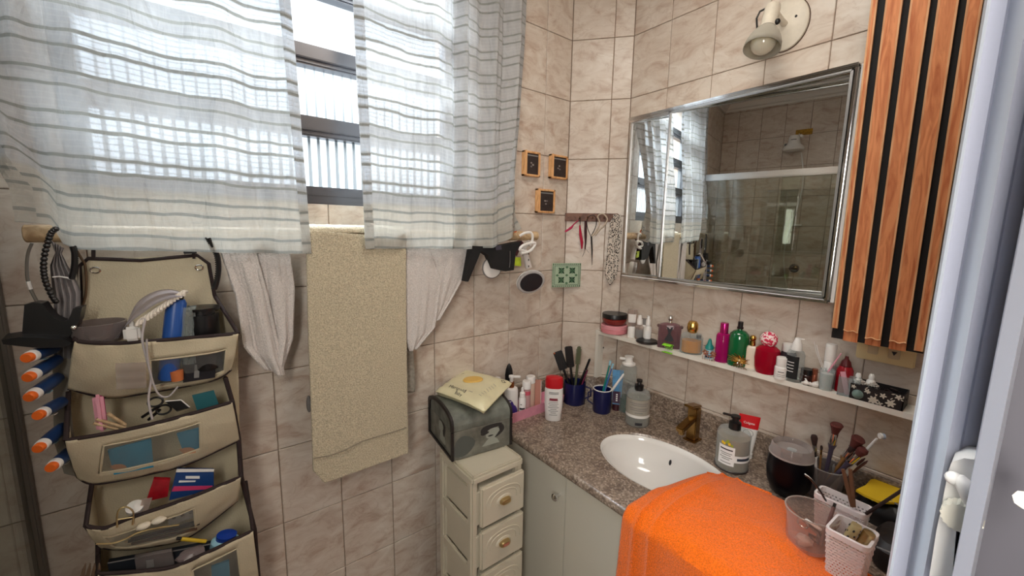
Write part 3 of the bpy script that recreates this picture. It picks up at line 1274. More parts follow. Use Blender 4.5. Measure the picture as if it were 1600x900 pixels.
def panel_slab(name, a, b, z0, z1, out, th, m, par, pl=None):
    mm = MB()
    vs = []
    for z in (z0, z1):
        for (k, o_) in ((a, out), (b, out), (b, out - th), (a, out - th)):
            vs.append(on_panel(ytop[k], ybot[k], z, o_))
    mm.add(vs, [(0, 1, 2, 3), (7, 6, 5, 4), (0, 4, 5, 1), (1, 5, 6, 2), (2, 6, 7, 3), (3, 7, 4, 0)])
    return mm.obj(name, m, par, smooth=False)


bk = panel_slab('backing_board', 0, 9, zP0, zP1, 0.0, .008, BLACKM, wp)
for a in (0, 2, 4, 6, 8):
    zr = zP0 + {0: .03, 2: .026, 4: .016, 6: .018, 8: .006}[a]
    s_ = panel_slab('slat', a, a + 1, zr, zP1, .007, .0068, WOOD, wp)
    mm = MB()
    for k, sg in ((a, -1), (a + 1, 1)):
        vs = []
        for z in (zr, zP1):
            yt, yb = ytop[k], ybot[k]
            vs += [on_panel(yt, yb, z, .0073), on_panel(yt + sg * .0035, yb + sg * .0035, z, .0073), on_panel(yt + sg * .0035, yb + sg * .0035, z, .004), on_panel(yt, yb, z, .0005)]
        mm.add(vs, [(0, 1, 5, 4), (1, 2, 6, 5), (0, 4, 7, 3)])
    mm.obj('slat_edge', WOODL, s_, smooth=False)
    if a in (2, 4, 6):
        panel_slab('torn_end', a, a + 1, zP0 - .002, zr + .002, .003, .003, WOOD, wp)
        mm = MB()
        nn = 8
        def lip(u, v, a=a, zr=zr):
            yb = ybot[a] + (ybot[a + 1] - ybot[a]) * u
            return on_panel(yb, yb, zr + .004 * v + .002 * math.sin(u * 9 + a), .0075 + .0035 * math.sin(PI * v) + .001 * math.sin(u * 14))
        mm.grid(nn, 4, lip)
        mm.obj('peeling_lip', WOODL, wp)

# switch plate partly behind the panel
a_ = aX(1338, 552, XM)
b_ = aX(1430, 572, XM)
sw = thing('switch_plate', 'beige switch and socket plate on the tiles below the wood panel', 'switch plate', (XM, (a_.y + b_.y) / 2, 1.288))
hw = (a_.y - b_.y) / 2
MB().box((-.009, -hw, -.032), (-.0005, hw, .032), .003).obj('plate', mat('yellowed_plate', (232, 212, 164), .4), sw)
p = aX(1364, 556, XM) - sw.location
MB().box((-.015, p.y - .011, -.012), (-.008, p.y + .011, .012), .002).obj('rocker', BEIGEP, sw)
p = aX(1397, 562, XM) - sw.location
MB().box((-.0115, p.y - .012, -.016), (-.008, p.y + .012, .016), .002).obj('socket', BEIGEP, sw)
MB().prism([(-.006, .005), (.006, .005), (0, -.006)], 0, .0006, M=Matrix.Translation((-.0115, p.y, 0)) @ Matrix.Rotation(-PI / 2, 4, 'Z') @ Matrix.Rotation(PI / 2, 4, 'X')).obj('arrow_mark', INK, sw)

# ------------------------------------------------------------------ wall lamp
lc_ = aX(1229, 40, XM)
wl = thing('wall_lamp', 'old white wall spotlight with frosted bell shade above the mirror', 'lamp', lc_)
LW = mat('aged_white_enamel', (214, 206, 190), .45, vary=.08, vscale=40)
m = MB().lathe([(.001, 0), (.056, 0), (.060, .003), (.059, .008), (.050, .013), (.001, .015)], 40, sx=1.22, M=Matrix.Rotation(-PI / 2, 4, 'Y'))
m.obj('wall_plate', LW, wl)
m = MB().lathe([(.0605, 0), (.0620, .001), (.0615, .003), (.0595, .003)], 40, sx=1.22, cap=False, M=Matrix.Rotation(-PI / 2, 4, 'Y'))
m.obj('rusted_rim', mat('rusty_dark', (84, 62, 48), .8), wl)
for dy, dz in ((-.028, .012), (.02, -.03)):
    MB().sphere((-.014, dy, dz), .0035).obj('screw', INK, wl)
S0 = aX(1207, 14, 1.375) - wl.location
S1 = aX(1190, 76, 1.335) - wl.location
ax_ = (S1 - S0)
Rl = ax_.to_track_quat('Z', 'Y').to_matrix().to_4x4()
Ms = Matrix.Translation(S0) @ Rl
Lh = ax_.length
MB().tube([(-.012, .0, .0), (-.04, .002, .004), (S0.x + .012, S0.y * .7, S0.z + Lh * .0 - .004), S0 + ax_ * .18], .0085, 10).obj('arm', LW, wl)
MB().lathe([(.001, -.014), (.014, -.014), (.019, -.008), (.0205, .0), (.0205, Lh * .48), (.023, Lh * .50), (.023, Lh * .56), (.018, Lh * .56)], 28, M=Ms).obj('socket', LW, wl)
m = MB().lathe([(.0215, Lh * .48), (.031, Lh * .58), (.041, Lh * .72), (.0475, Lh * .88), (.049, Lh * 1.0)], 36, cap=False, M=Ms)
so = m.obj('glass_shade', clear('frosted_lamp_glass', (206, 202, 190), .55, rough=.25), wl)
md = so.modifiers.new('solid', 'SOLIDIFY')
md.thickness = .002
MB().sphere(S0 + ax_ * .84, .034, 20, M=Rl).obj('bulb', mat('milky_bulb', (206, 200, 180), .15, coat=.5), wl)
MB().tube([S0 + Vector((0, .010, .010)), S0 + Vector((0, .034, .006)), S0 + Vector((-.004, .040, -.012)), S0 + Vector((-.008, .036, -.030)), S0 + ax_ * .55 + Vector((0, .024, 0))], .0028).obj('wire', BLACK, wl)
MB().sphere(S0 + ax_ * .40 + Vector((.0, -.024, 0)), .008, 12).obj('wing_nut', BLACK, wl)

# ================================================================== CURTAINS ON THE WINDOW
YC = 1.165


def lerp(tab, t):
    for (a, va), (b, vb) in zip(tab, tab[1:]):
        if t <= b:
            s = 0 if b == a else (t - a) / (b - a)
            return va + (vb - va) * max(0, min(1, s))
    return tab[-1][1]


def curtain(name, label, ztop, left, right, hem, folds, seed, nu=130, nv=70):
    """left/right: (z, x) tables; hem: (u, z) table"""
    t = thing(name, label, 'curtain')
    wid = 0.62

    def fn(u, v):
        zh = lerp(hem, u)
        z = zh + (ztop - zh) * v
        xl, xr = lerp(left, z), lerp(right, z)
        x = xl + (xr - xl) * u
        y = YC
        for (c, wdt, am, sl) in folds:
            cc = c + sl * (z - 1.55)
            y += am * math.exp(-((x - cc) / wdt) ** 2) * (0.55 + 0.45 * min(1, (z - 1.5) / .4 + .5))
        nz = noise.noise(Vector((x * 26 + seed, z * 3.0, seed)))
        nz2 = noise.noise(Vector((x * 70, z * 14 + seed, seed)))
        y += .006 * nz + .0022 * nz2
        lo = max(0, 1 - (z - zh) / .10)
        y += .010 * lo * noise.noise(Vector((x * 11, seed, 3)))
        up = max(0, min(1, (z - 1.58) / .85))
        s = (YC + .062 * up * up * (3 - 2 * up)) / YC
        return Vector((x * s, y * s, z))
    m = MB()
    m.grid(nu, nv, fn)
    # uv in metres
    for i in list(m.uv):
        u, v = m.uv[i]
        zh = lerp(hem, u)
        m.uv[i] = (m.v[i].x * 1.15 + seed, (ztop - 1.54) * v + .0 + (zh - 1.54) * .25 * (1 - v) + .0)
    m.obj('fabric', CURT, t)
    # side hems: folded double edge
    for side in (0, 1):
        h = MB()

        def fh(u, v, side=side):
            uu = (u * .028 / wid) if side == 0 else 1 - (u * .028 / wid)
            p = fn(uu, v)
            return p + Vector((0, -.0025, 0))
        h.grid(3, nv, fh)
        for i in list(h.uv):
            u, v = h.uv[i]
            h.uv[i] = (h.v[i].x * 1.15 + seed, (ztop - 1.54) * v + .004)
        h.obj('side_hem', CURT, t)
    return t


curtain('curtain', 'left sheer white curtain with paired grey stripes over the louvred window', 2.52,
        [(1.545, -.262), (1.60, -.262), (1.66, -.262), (1.72, -.285), (1.85, -.33), (2.0, -.36), (2.52, -.36)],
        [(1.5, .235), (2.0, .222), (2.52, .205)],
        [(0, 1.598), (.075, 1.594), (.10, 1.556), (.14, 1.545), (.5, 1.537), (.85, 1.529), (1, 1.527)],
        [(-.27, .018, -.020, .08), (-.215, .02, .022, -.10), (-.14, .03, -.014, -.06), (-.05, .035, .014, .05), (.05, .03, -.012, .03), (.13, .022, .012, 0), (.20, .015, -.010, 0)], 1.3)
curtain('curtain', 'right sheer white curtain with paired grey stripes beside the three small frames', 2.52,
        [(1.5, .374), (2.2, .364), (2.52, .358)],
        [(1.53, .945), (1.60, .945), (1.66, .915), (1.75, .900), (1.90, .915), (2.1, .938), (2.52, .965)],
        [(0, 1.537), (.3, 1.536), (.62, 1.531), (.78, 1.536), (.86, 1.555), (.93, 1.585), (1, 1.603)],
        [(.39, .02, -.008, 0), (.50, .03, .010, .02), (.60, .025, -.012, 0), (.675, .012, .024, 0), (.70, .012, -.020, 0), (.76, .02, .020, .02), (.80, .014, -.022, .02), (.85, .014, .022, .02), (.885, .012, -.018, .03), (.92, .012, .014, .05)], 4.7)
cr = thing('curtain_rod', 'white curtain rod across the top of the louvred window', 'curtain rod', (0, YC + .062, 2.53))
MB().tube([(-.42, 0, 0), (1.02, 0, 0)], .009, 12).obj('rod', WHITE, cr)
for x in (-.40, 1.0):
    MB().tube([(x, 0, 0), (x, YW - YC - .063, 0)], .006, 8).obj('bracket', WHITE, cr)

# ================================================================== TOWEL ROD
YR, ZRD = 1.215, 1.575
RODM = wood_material('pale_rod_wood', (170, 140, 104), (206, 178, 140), .6, sx=40, sz=40)
rodt = thing('towel_rod', 'round pale wooden towel rod hung under the window behind the curtains', 'towel rod', (0, YR, ZRD))
x0r, x1r = aY(38, 366, YR).x, aY(838, 372, YR).x
MB().tube([(x0r, 0, 0), (x0r + .002, 0, 0), (x1r - .002, 0, 0), (x1r, 0, 0)], [.015, .0175, .0175, .015], 20).obj('rod', RODM, rodt)
for x in (.30, .62):
    MB().box((x - .012, -.004, -.012), (x + .012, YW - YR - .001, .012), .003).obj('bracket', WHITE, rodt)
TWL = terry_material('cream_terry', (198, 186, 160), 300, 1.0, .13)
TWH = terry_material('white_terry', (212, 205, 200), 330, .9, .08)
TOR = terry_material('orange_terry', (246, 112, 22), 330, 1.0, .12)


def hang(name, label, m_, quads, group=None, thick=.004, nu=40, nv=60, wave=.006, wf=40, seed=0, over=None, cat='towel'):
    """cloth hanging from the rod: quads = (left px table, right px table) rows from top to bottom [(y,xl,xr)] at plane y0"""
    t = thing(name, label, cat, group=group)
    for qi, (y0, rows) in enumerate(quads):
        L_ = [(r[0], aY(r[1], r[0], y0)) for r in rows]
        R_ = [(r[0] if len(r) < 4 else r[3], aY(r[2], r[0] if len(r) < 4 else r[3], y0)) for r in rows]
        k = len(rows) - 1

        def fn(u, v):
            s = (1 - v) * k
            i = min(k - 1, int(s))
            f = s - i
            a = L_[i][1].lerp(L_[i + 1][1], f)
            b = R_[i][1].lerp(R_[i + 1][1], f)
            p = a.lerp(b, u)
            dz = 1 - v
            amp = wave * (0.3 + dz)
            p.y += amp * (math.sin(u * wf / 6.0 + seed + 1.2 * math.sin(v * 2 + seed)) * .7 + .6 * noise.noise(Vector((u * wf / 5, v * 1.5, seed))))
            p.y += .0016 * noise.noise(Vector((p.x * 160, p.z * 160, seed)))
            return p
        m = MB()
        m.grid(nu, nv, fn)
        o = m.obj('cloth' if qi == 0 else 'back_layer', m_, t)
        md = o.modifiers.new('s', 'SOLIDIFY')
        md.thickness = thick
        md.offset = 0
    return t


# big cream towel, front layer + fold over the rod + back layer
tw = hang('bath_towel', 'long cream terry towel hanging between the two curtains', TWL,
          [(1.178, [(359, 478, 634, 372), (500, 481, 634, 500), (640, 486, 636, 630), (735, 489, 637, 700), (754, 507, 637, 706)]),
           (1.240, [(372, 486, 630, 380), (600, 490, 634, 600), (715, 500, 636, 700)])], thick=.007, nu=60, nv=110, wave=.004, wf=14, seed=2)
xa_, xb_ = aY(479, 380, 1.178).x, aY(633, 380, 1.178).x
m = MB()


def roll(u, v):
    a = PI * v
    x = xa_ + (xb_ - xa_) * u
    zz = ZRD - .022 + (.0 if 1 else 0)
    return Vector((x, 1.209 - .031 * math.cos(a) * 1.0, 1.582 + .022 * math.sin(a) + .0015 * noise.noise(Vector((x * 120, v * 9, 1)))))


m.grid(40, 14, roll)
o = m.obj('fold_over_rod', TWL, tw)
md = o.modifiers.new('s', 'SOLIDIFY')
md.thickness = .007
# stitched border line
bl = MB()
pp = [aY(x, y, 1.170) for x, y in ((491, 716), (515, 712), (540, 703), (565, 690), (590, 682), (615, 675), (635, 668))]
bl.tube(pp, .0014, 6)
bl.obj('border_stitch', mat('grey_stitch', (136, 126, 110), .9), tw)

hang('hand_towel', 'white terry towel hanging in folds left of the long cream towel', TWH,
     [(1.185, [(385, 342, 398, 385), (460, 368, 420, 470), (540, 380, 440, 560), (574, 410, 445, 588)]),
      (1.200, [(385, 375, 452, 385), (450, 385, 460, 450), (520, 400, 458, 530), (560, 425, 440, 585)])], thick=.006, wave=.014, wf=60, seed=5)
hang('face_towel', 'thin white towel hanging right of the long cream towel', TWH,
     [(1.190, [(380, 634, 668, 380), (460, 634, 690, 440), (530, 634, 680, 512), (548, 640, 650, 546)]),
      (1.205, [(380, 660, 731, 380), (430, 668, 727, 430), (480, 672, 705, 470), (512, 672, 686, 500)])], thick=.004, wave=.007, wf=40, seed=9)
hang('striped_cloth', 'narrow grey cloth edge showing beside the lower right of the cream towel',
     mat('grey_woven', (150, 144, 132), .9, vary=.3, vscale=90),
     [(1.225, [(545, 632, 645, 545), (580, 634, 648, 578), (614, 636, 648, 612)])], thick=.003, nu=8, nv=20, wave=.001, cat='cloth')
hk = thing('wall_hook', 'dark oval hook showing at the left edge of the cream towel', 'hook', aY(482, 630, 1.25))
MB().lathe([(.001, 0), (.009, 0), (.012, .006), (.009, .012), (.001, .013)], 20, sx=.6, sy=2.2, M=Matrix.Rotation(PI / 2, 4, 'X')).obj('hook', GREYP, hk)

# ================================================================== HANGING ORGANISER
org_ = thing('hanging_organizer', 'beige canvas organizer with dark brown piping and five pockets hanging from the rod', 'organizer')
YB = 1.205


def pxy(lst, y):
    return [aY(x, yy, y) for x, yy in lst]


# top flap
flap = pxy([(138, 405), (308, 399), (326, 412), (335, 461), (372, 521), (372, 560), (106, 600), (119, 530), (127, 488), (124, 416)], YB)
m = MB()
cen = sum(flap, Vector()) / len(flap)
m.add(flap + [cen], [(i, (i + 1) % len(flap), len(flap)) for i in range(len(flap))])
o = m.obj('top_flap', BEIGE, org_, smooth=False)
md = o.modifiers.new('s', 'SOLIDIFY')
md.thickness = .004
MB().tube(pxy([(119, 530), (127, 488), (124, 416), (138, 404), (220, 407), (308, 399), (326, 412), (335, 461), (372, 521)], YB - .003), .0042, 8).obj('piping', DARKBROWN, org_)
for gx, gy in ((149, 422), (311, 418)):
    c = aY(gx, gy, YB - .006)
    MB().tube([c + Vector((.0075 * math.cos(a), 0, .006 * math.sin(a))) for a in [2 * PI * k / 18 for k in range(18)]], .0013, 6, closed=True).obj('grommet', CHROME, org_)
for sx0, sx1 in ((146, 146), (301, 303)):
    MB().tube([aY(sx0, 372, 1.194), aY(sx1, 404, YB - .006)], .0035, 6).obj('hanging_strap', DARKBROWN, org_)
bc = aY(297, 393, 1.19)
MB().box((bc.x - .012, -.004 + bc.y, bc.z - .005), (bc.x + .012, bc.y + .004, bc.z + .005), .001).obj('buckle', BLACK, org_)

CLW = clear('pocket_window_vinyl', (225, 226, 224), .12, rough=.1, gloss=.05)


def smooth_pts(pts, n):
    out = []
    k = len(pts) - 1
    for i in range(n + 1):
        s = i / n * k
        j = min(k - 1, int(s))
        f = s - j
        p0 = pts[max(0, j - 1)]
        p1, p2 = pts[j], pts[j + 1]
        p3 = pts[min(k, j + 2)]
        out.append(0.5 * ((2 * p1) + (p2 - p0) * f + (2 * p0 - 5 * p1 + 4 * p2 - p3) * f * f + (-p0 + 3 * p1 - 3 * p2 + p3) * f ** 3))
    return out


def pocket(rim, bot, back_l, back_r, yr, yb, window=None, bulge=.012, yback=YB):
    R_ = smooth_pts(pxy(rim, yr), 24)
    B_ = smooth_pts(pxy(bot, yb), 24)
    pk = MB()

    # u range of the window, so the canvas is cut around it
    def fr(u, v, off=0.0):
        i = u * 24
        j = min(23, int(i))
        f = i - j
        a = R_[j].lerp(R_[j + 1], f)
        b = B_[j].lerp(B_[j + 1], f)
        p = b.lerp(a, v)
        p.y -= bulge * math.sin(PI * v) * (0.4 + .6 * math.sin(PI * u)) + off
        p.y += .003 * noise.noise(Vector((u * 9, v * 4, yr * 50 + rim[0][0])))
        return p
    NU, NV = 48, 16
    vs = [fr(i / NU, j / NV) for j in range(NV + 1) for i in range(NU + 1)]
    fs, wf_ = [], []
    for j in range(NV):
        for i in range(NU):
            c = ((i + .5) / NU, (j + .5) / NV)
            fc = (j * (NU + 1) + i, j * (NU + 1) + i + 1, (j + 1) * (NU + 1) + i + 1, (j + 1) * (NU + 1) + i)
            if window and window[0] < c[0] < window[1] and window[2] < c[1] < window[3]:
                wf_.append(fc)
            else:
                fs.append(fc)
    front = MB().add(vs, fs).obj('pocket', BEIGE, org_)
    md = front.modifiers.new('s', 'SOLIDIFY')
    md.thickness = .003
    md.offset = 1
    if wf_:
        MB().add([v + Vector((0, -.001, 0)) for v in vs], wf_).obj('clear_window', CLW, front)
        a0, a1, b0, b1 = window
        loop = [fr(a0 + (a1 - a0) * k / 8, b0, .002) for k in range(9)] + [fr(a1, b0 + (b1 - b0) * k / 4, .002) for k in range(1, 5)] + \
               [fr(a1 - (a1 - a0) * k / 8, b1, .002) for k in range(1, 9)] + [fr(a0, b1 - (b1 - b0) * k / 4, .002) for k in range(1, 4)]
        MB().tube(loop, .0022, 6, closed=True).obj('window_binding', BEIGE, front)
    # gussets and back
    bl_, br_ = aY(*back_l, yback), aY(*back_r, yback)
    g = MB()
    lo_l = aY(bot[0][0], bot[0][1], yback)
    lo_r = aY(bot[-1][0], bot[-1][1], yback)
    g.add([R_[0], bl_, lo_l, B_[0]], [(0, 1, 2, 3)])
    g.add([R_[-1], br_, lo_r, B_[-1]], [(0, 3, 2, 1)])
    g.add([bl_, br_, lo_r, lo_l], [(0, 1, 2, 3)])
    lowb = [p + Vector((0, yback - yb, 0)) for p in B_]
    n_ = len(B_)
    g.add(B_ + lowb, [(i, i + 1, n_ + i + 1, n_ + i) for i in range(n_ - 1)])
    go = g.obj('gusset', BEIGE, front, smooth=False)
    MB().tube([bl_] + R_ + [br_], .0042, 8).obj('piping', DARKBROWN, front)
    MB().tube(B_, .0040, 8).obj('piping', DARKBROWN, front)
    return front


pocket([(117, 533), (169, 537), (236, 533), (331, 525), (372, 521)], [(107, 606), (169, 620), (236, 612), (331, 594), (361, 577)], (127, 490), (335, 462), 1.105, 1.150, (.50, .86, .13, .66))
pocket([(103, 688), (185, 674), (271, 654), (363, 628)], [(123, 745), (153, 755), (242, 738), (299, 722), (374, 687)], (107, 600), (352, 590), 1.095, 1.150, (.26, .80, .26, .80))
pocket([(134, 822), (164, 825), (207, 808), (292, 779), (376, 745)], [(159, 855), (196, 857), (242, 852), (299, 836), (370, 782)], (144, 752), (372, 690), 1.095, 1.150, (.18, .78, .16, .74))
pocket([(153, 897), (260, 888), (320, 865), (395, 829)], [(165, 985), (270, 978), (330, 950), (405, 910)], (153, 843), (384, 752), 1.090, 1.150, (.55, .86, .3, .85))
pocket([(165, 1030), (270, 1020), (330, 995), (405, 965)], [(170, 1110), (270, 1100), (330, 1080), (405, 1050)], (165, 990), (398, 900), 1.090, 1.150, None)
# back sheet joining the pockets, with the long dark side bindings
bk_ = pxy([(107, 600), (372, 560), (375, 690), (380, 745), (400, 900), (408, 1090), (168, 1110), (150, 900), (144, 754), (118, 745)], YB + .004)
m = MB()
cen = sum(bk_, Vector()) / len(bk_)
m.add(bk_ + [cen], [(i, (i + 1) % len(bk_), len(bk_)) for i in range(len(bk_))])
o = m.obj('back_sheet', BEIGE, org_, smooth=False)
MB().tube(pxy([(352, 590), (363, 628), (373, 686), (377, 745), (398, 828), (404, 905), (408, 1060)], 1.150), .005, 8).obj('piping', DARKBROWN, org_)
MB().tube(pxy([(107, 612), (104, 688), (123, 745), (144, 754), (134, 822), (153, 845), (153, 896), (166, 1000)], 1.150), .004, 8).obj('piping', DARKBROWN, org_)
# side sleeve for the tubes
m = MB()
sl_ = pxy([(124, 416), (127, 488), (107, 606), (104, 688), (123, 746), (100, 740), (84, 690), (82, 560), (112, 480)], 1.165)
cen = sum(sl_, Vector()) / len(sl_)
m.add(sl_ + [cen], [(i, (i + 1) % len(sl_), len(sl_)) for i in range(len(sl_))])
m.obj('side_sleeve', mat('grey_beige_mesh', (140, 134, 124), .9, bump=.3, bscale=300), org_, smooth=False)

# ---- six blue tubes with orange caps in the side sleeve
TUBEB = mat('navy_blue_tube', (24, 52, 96), .35)
words = ['topmost of the six', 'second from the top of the six', 'third from the top of the six', 'third from the bottom of the six', 'second from the bottom of the six', 'lowest of the six']
for k, (cx_, cy_, ex, ey) in enumerate([(40, 560, 84, 543), (42, 591, 88, 562), (44, 622, 90, 590), (58, 650, 96, 628), (58, 702, 98, 668), (78, 732, 114, 702)]):
    a = aY(cx_, cy_, 1.075)
    b = aY(ex, ey, 1.150)
    t = thing('cream_tube', 'orange-capped blue tube, ' + words[k] + ' beside the organizer', 'tube', a, group='blue tubes with orange caps', rot=(b - a).to_track_quat('Z', 'Y').to_euler())
    Ln = (b - a).length
    MB().lathe([(.001, 0), (.0085, 0), (.0100, .002), (.0100, .010), (.0095, .012)], 20, sx=.86, sy=.86).obj('cap', ORANGE, t)
    MB().lathe([(.0100, .010), (.0120, .011), (.0125, .018), (.0125, .020)], 20, sx=.86, sy=.86).obj('collar', WHITE, t)
    MB().lathe([(.0125, .020), (.0132, .04), (.0132, Ln * .8), (.0125, Ln)], 20, sx=.86, sy=.86).obj('body', TUBEB, t)
    MB().box((-.005, -.0140, Ln * .52), (.005, -.0128, Ln * .66)).obj('print', INKW if k % 2 else LBLUE, t)


def mesh_from_text(s, size):
    cu = bpy.data.curves.new('txt', 'FONT')
    cu.body = s
    cu.size = size
    cu.align_x = 'CENTER'
    cu.align_y = 'CENTER'
    cu.resolution_u = 2
    o = bpy.data.objects.new('txt', cu)
    COL.objects.link(o)
    dg = bpy.context.evaluated_depsgraph_get()
    dg.update()
    me = bpy.data.meshes.new_from_object(o.evaluated_get(dg))
    bpy.data.objects.remove(o)
    return me


def text(s, size, m_, parent, fn=None, M=None, name='lettering'):
    """fn maps (x, y) of the flat lettering to a 3-D local point"""
    me = mesh_from_text(s, size)
    for v in me.vertices:
        p = Vector((v.co.x, v.co.y, 0))
        v.co = fn(p.x, p.y) if fn else (M @ p)
    me.materials.clear()
    me.materials.append(m_)
    me.name = name
    o = bpy.data.objects.new(name, me)
    COL.objects.link(o)
    o.parent = parent
    return o


def wrap(r, zc, a0=0.0, sx=1.0, sy=1.0, eps=.0006):
    """lettering round a bottle: x runs along the arc, facing local -Y"""
    def fn(x, y):
        a = -PI / 2 + a0 + x / max(r * sx, 1e-6)
        return Vector(((r * sx + eps) * math.cos(a), (r * sy + eps) * math.sin(a), zc + y))
    return fn


def band(parent, r, z0, z1, half, m_, name='label', a0=0.0, sx=1.0, sy=1.0, eps=.0004, r2=None):
    r2 = r if r2 is None else r2
    g = MB()

    def fn(u, v):
        a = -PI / 2 + a0 + (u * 2 - 1) * half
        rr_ = r + (r2 - r) * v
        return Vector(((rr_ * sx + eps) * math.cos(a), (rr_ * sy + eps) * math.sin(a), z0 + (z1 - z0) * v))
    g.grid(20, 1, fn)
    return g.obj(name, m_, parent)


# ================================================================== THINGS IN AND ON THE ORGANISER
def cyl_between(name, a, b, r, m_, par, seg=16, r2=None):
    return MB().tube([a, a + (b - a) * .02, a + (b - a) * .98, b], [r * .93, r, r2 or r, (r2 or r) * .93], seg).obj(name, m_, par)


# headbands and straps on the left end of the rod
t = thing('beaded_headband', 'black beaded headband hooked over the left end of the wooden rod', 'headband')
pts_ = pxy([(88, 357), (80, 364), (75, 378), (70, 396), (68, 415), (69, 430), (73, 445), (81, 462), (88, 472)], 1.13)
sm = smooth_pts(pts_, 44)
MB().tube(sm, .0028, 8).obj('band', BLACK, t)
m = MB()
for k in range(1, 44, 2):
    m.sphere(sm[k], .0052, 8)
m.obj('beads', BLACK, t, kind='stuff')
t = thing('ribbed_headband', 'black toothed headband hanging beside the top left corner of the organizer', 'headband')
sm = smooth_pts(pxy([(113, 385), (116, 396), (116, 412), (114, 425), (111, 436)], 1.15), 24)
MB().tube(sm, .0045, 8).obj('band', BLACK, t)
m = MB()
for k in range(0, 24, 1):
    m.sphere(sm[k] + Vector((.004, 0, 0)), .002, 6)
m.obj('teeth', BLACK, t, kind='stuff')
t = thing('toothed_headband', 'black toothed headband behind the top right corner of the organizer', 'headband')
sm = smooth_pts(pxy([(326, 372), (333, 385), (340, 400), (342, 420), (339, 440), (335, 452)], 1.165), 30)
MB().tube(sm, .0052, 8).obj('band', BLACK, t)
m = MB()
for k in range(0, 30, 1):
    m.sphere(sm[k] + Vector((-.005, 0, 0)), .0022, 6)
m.obj('teeth', BLACK, t, kind='stuff')
t = thing('cloth_headband', 'grey pleated cloth headband hanging between the beaded bands', 'headband')
m = MB()
PL = pxy([(80, 376), (86, 395), (78, 415), (80, 440), (84, 475), (84, 560)], 1.16)
PR_ = pxy([(100, 388), (96, 396), (106, 415), (118, 436), (126, 455), (124, 560)], 1.16)


def fhd(u, v):
    s = (1 - v) * 5
    i = min(4, int(s))
    f = s - i
    p = PL[i].lerp(PL[i + 1], f).lerp(PR_[i].lerp(PR_[i + 1], f), u)
    p.y += .004 * math.sin(u * 28)
    return p


m.grid(44, 30, fhd)
m.obj('fabric', mat('grey_pleated_cloth', (150, 144, 144), .85, vary=.1, vscale=60), t)
MB().tube(pxy([(82, 433), (92, 432), (105, 434), (110, 436)], 1.148), .0016, 6).obj('elastic', WHITE, t)
t = thing('strap_band', 'grey strap looped from the rod to the black cap', 'strap')
sm = smooth_pts(pxy([(50, 380), (44, 395), (42, 415), (43, 435), (48, 452), (56, 468), (64, 480)], 1.14), 24)
MB().tube(sm, .0062, 8, flat=.35).obj('strap', mat('grey_webbing', (112, 108, 100), .7), t)
MB().tube(sm[13:17], .0068, 8, flat=.4).obj('slider', WHITE, t)

t = thing('sun_visor', 'black visor with wide brim hanging left of the organizer', 'visor')
m = MB()
cr1 = pxy([(38, 476), (52, 473), (66, 474), (74, 486), (84, 497), (98, 503), (107, 500), (114, 482), (128, 480), (124, 500), (112, 522), (100, 534), (70, 532), (34, 528), (36, 500)], 1.115)
k = len(cr1)
bk1 = [p + Vector((.002, .03, 0)) for p in cr1]
m.add(cr1 + bk1, [tuple(range(k)), tuple(reversed(range(k, 2 * k)))] + [(i, i + k, (i + 1) % k + k, (i + 1) % k) for i in range(k)])
m.obj('crown', BLACK, t)
br = pxy([(2, 531), (30, 527), (60, 528), (100, 531), (112, 536), (100, 543), (60, 544), (30, 541), (5, 538)], 1.095)
k = len(br)
bk1 = [p + Vector((0, .035, .004)) for p in br]
m = MB().add(br + bk1, [tuple(range(k)), tuple(reversed(range(k, 2 * k)))] + [(i, i + k, (i + 1) % k + k, (i + 1) % k) for i in range(k)])
m.obj('brim', BLACK, t)
MB().sphere(aY(115, 512, 1.108), .005, 12).obj('snap_button', CHROME, t)

t = thing('leather_strap', 'brown leather strap on the left edge of the organizer flap', 'strap')
sm = smooth_pts(pxy([(120, 392), (128, 405), (133, 415), (135, 440), (133, 465), (126, 485)], 1.190), 20)
MB().tube(sm, .0055, 8, flat=.4).obj('strap', mat('brown_leather', (92, 66, 44), .6), t)

# pocket 1
yi = 1.15
t = thing('round_container', 'black round container with flat lid at the right of the top pocket', 'container', aY(324, 574, yi))
s_ = mpp(t.location)
MB().lathe([(.001, 0), (.028, 0), (.030, .004), (.031, .128)], 28).obj('body', BLACK, t)
MB().lathe([(.024, .126), (.024, .136), (.034, .138), (.035, .144), (.001, .146)], 28).obj('lid', BLACK, t)
t = thing('blue_cylinder', 'blue cylindrical can standing in the top pocket', 'can', aY(263, 592, 1.13), rot=(0, .16, 0))
MB().lathe([(.001, 0), (.017, 0), (.018, .003), (.018, .170), (.014, .178), (.001, .179)], 24).obj('body', BLUE, t)
MB().lathe([(.012, .178), (.012, .188), (.001, .189)], 20).obj('cap', BLACK, t)
t = thing('orange_pot', 'small orange pot seen through the clear window of the top pocket', 'pot', aY(277, 594, 1.118))
MB().lathe([(.001, 0), (.011, 0), (.012, .022), (.001, .023)], 18).obj('pot', mat('dull_orange', (196, 110, 60), .5), t)
t = thing('crinkled_bag', 'crinkled clear plastic bag between the blue can and the black container', 'bag')
m = MB()
ca = aY(294, 548, 1.13)


def bagf(u, v):
    a = 2 * PI * u
    r = .018 * (0.7 + .5 * v) * (1 + .35 * noise.noise(Vector((math.cos(a) * 2.5, math.sin(a) * 2.5, v * 5))))
    return ca + Vector((r * math.cos(a), r * .6 * math.sin(a), -.03 + .13 * v))


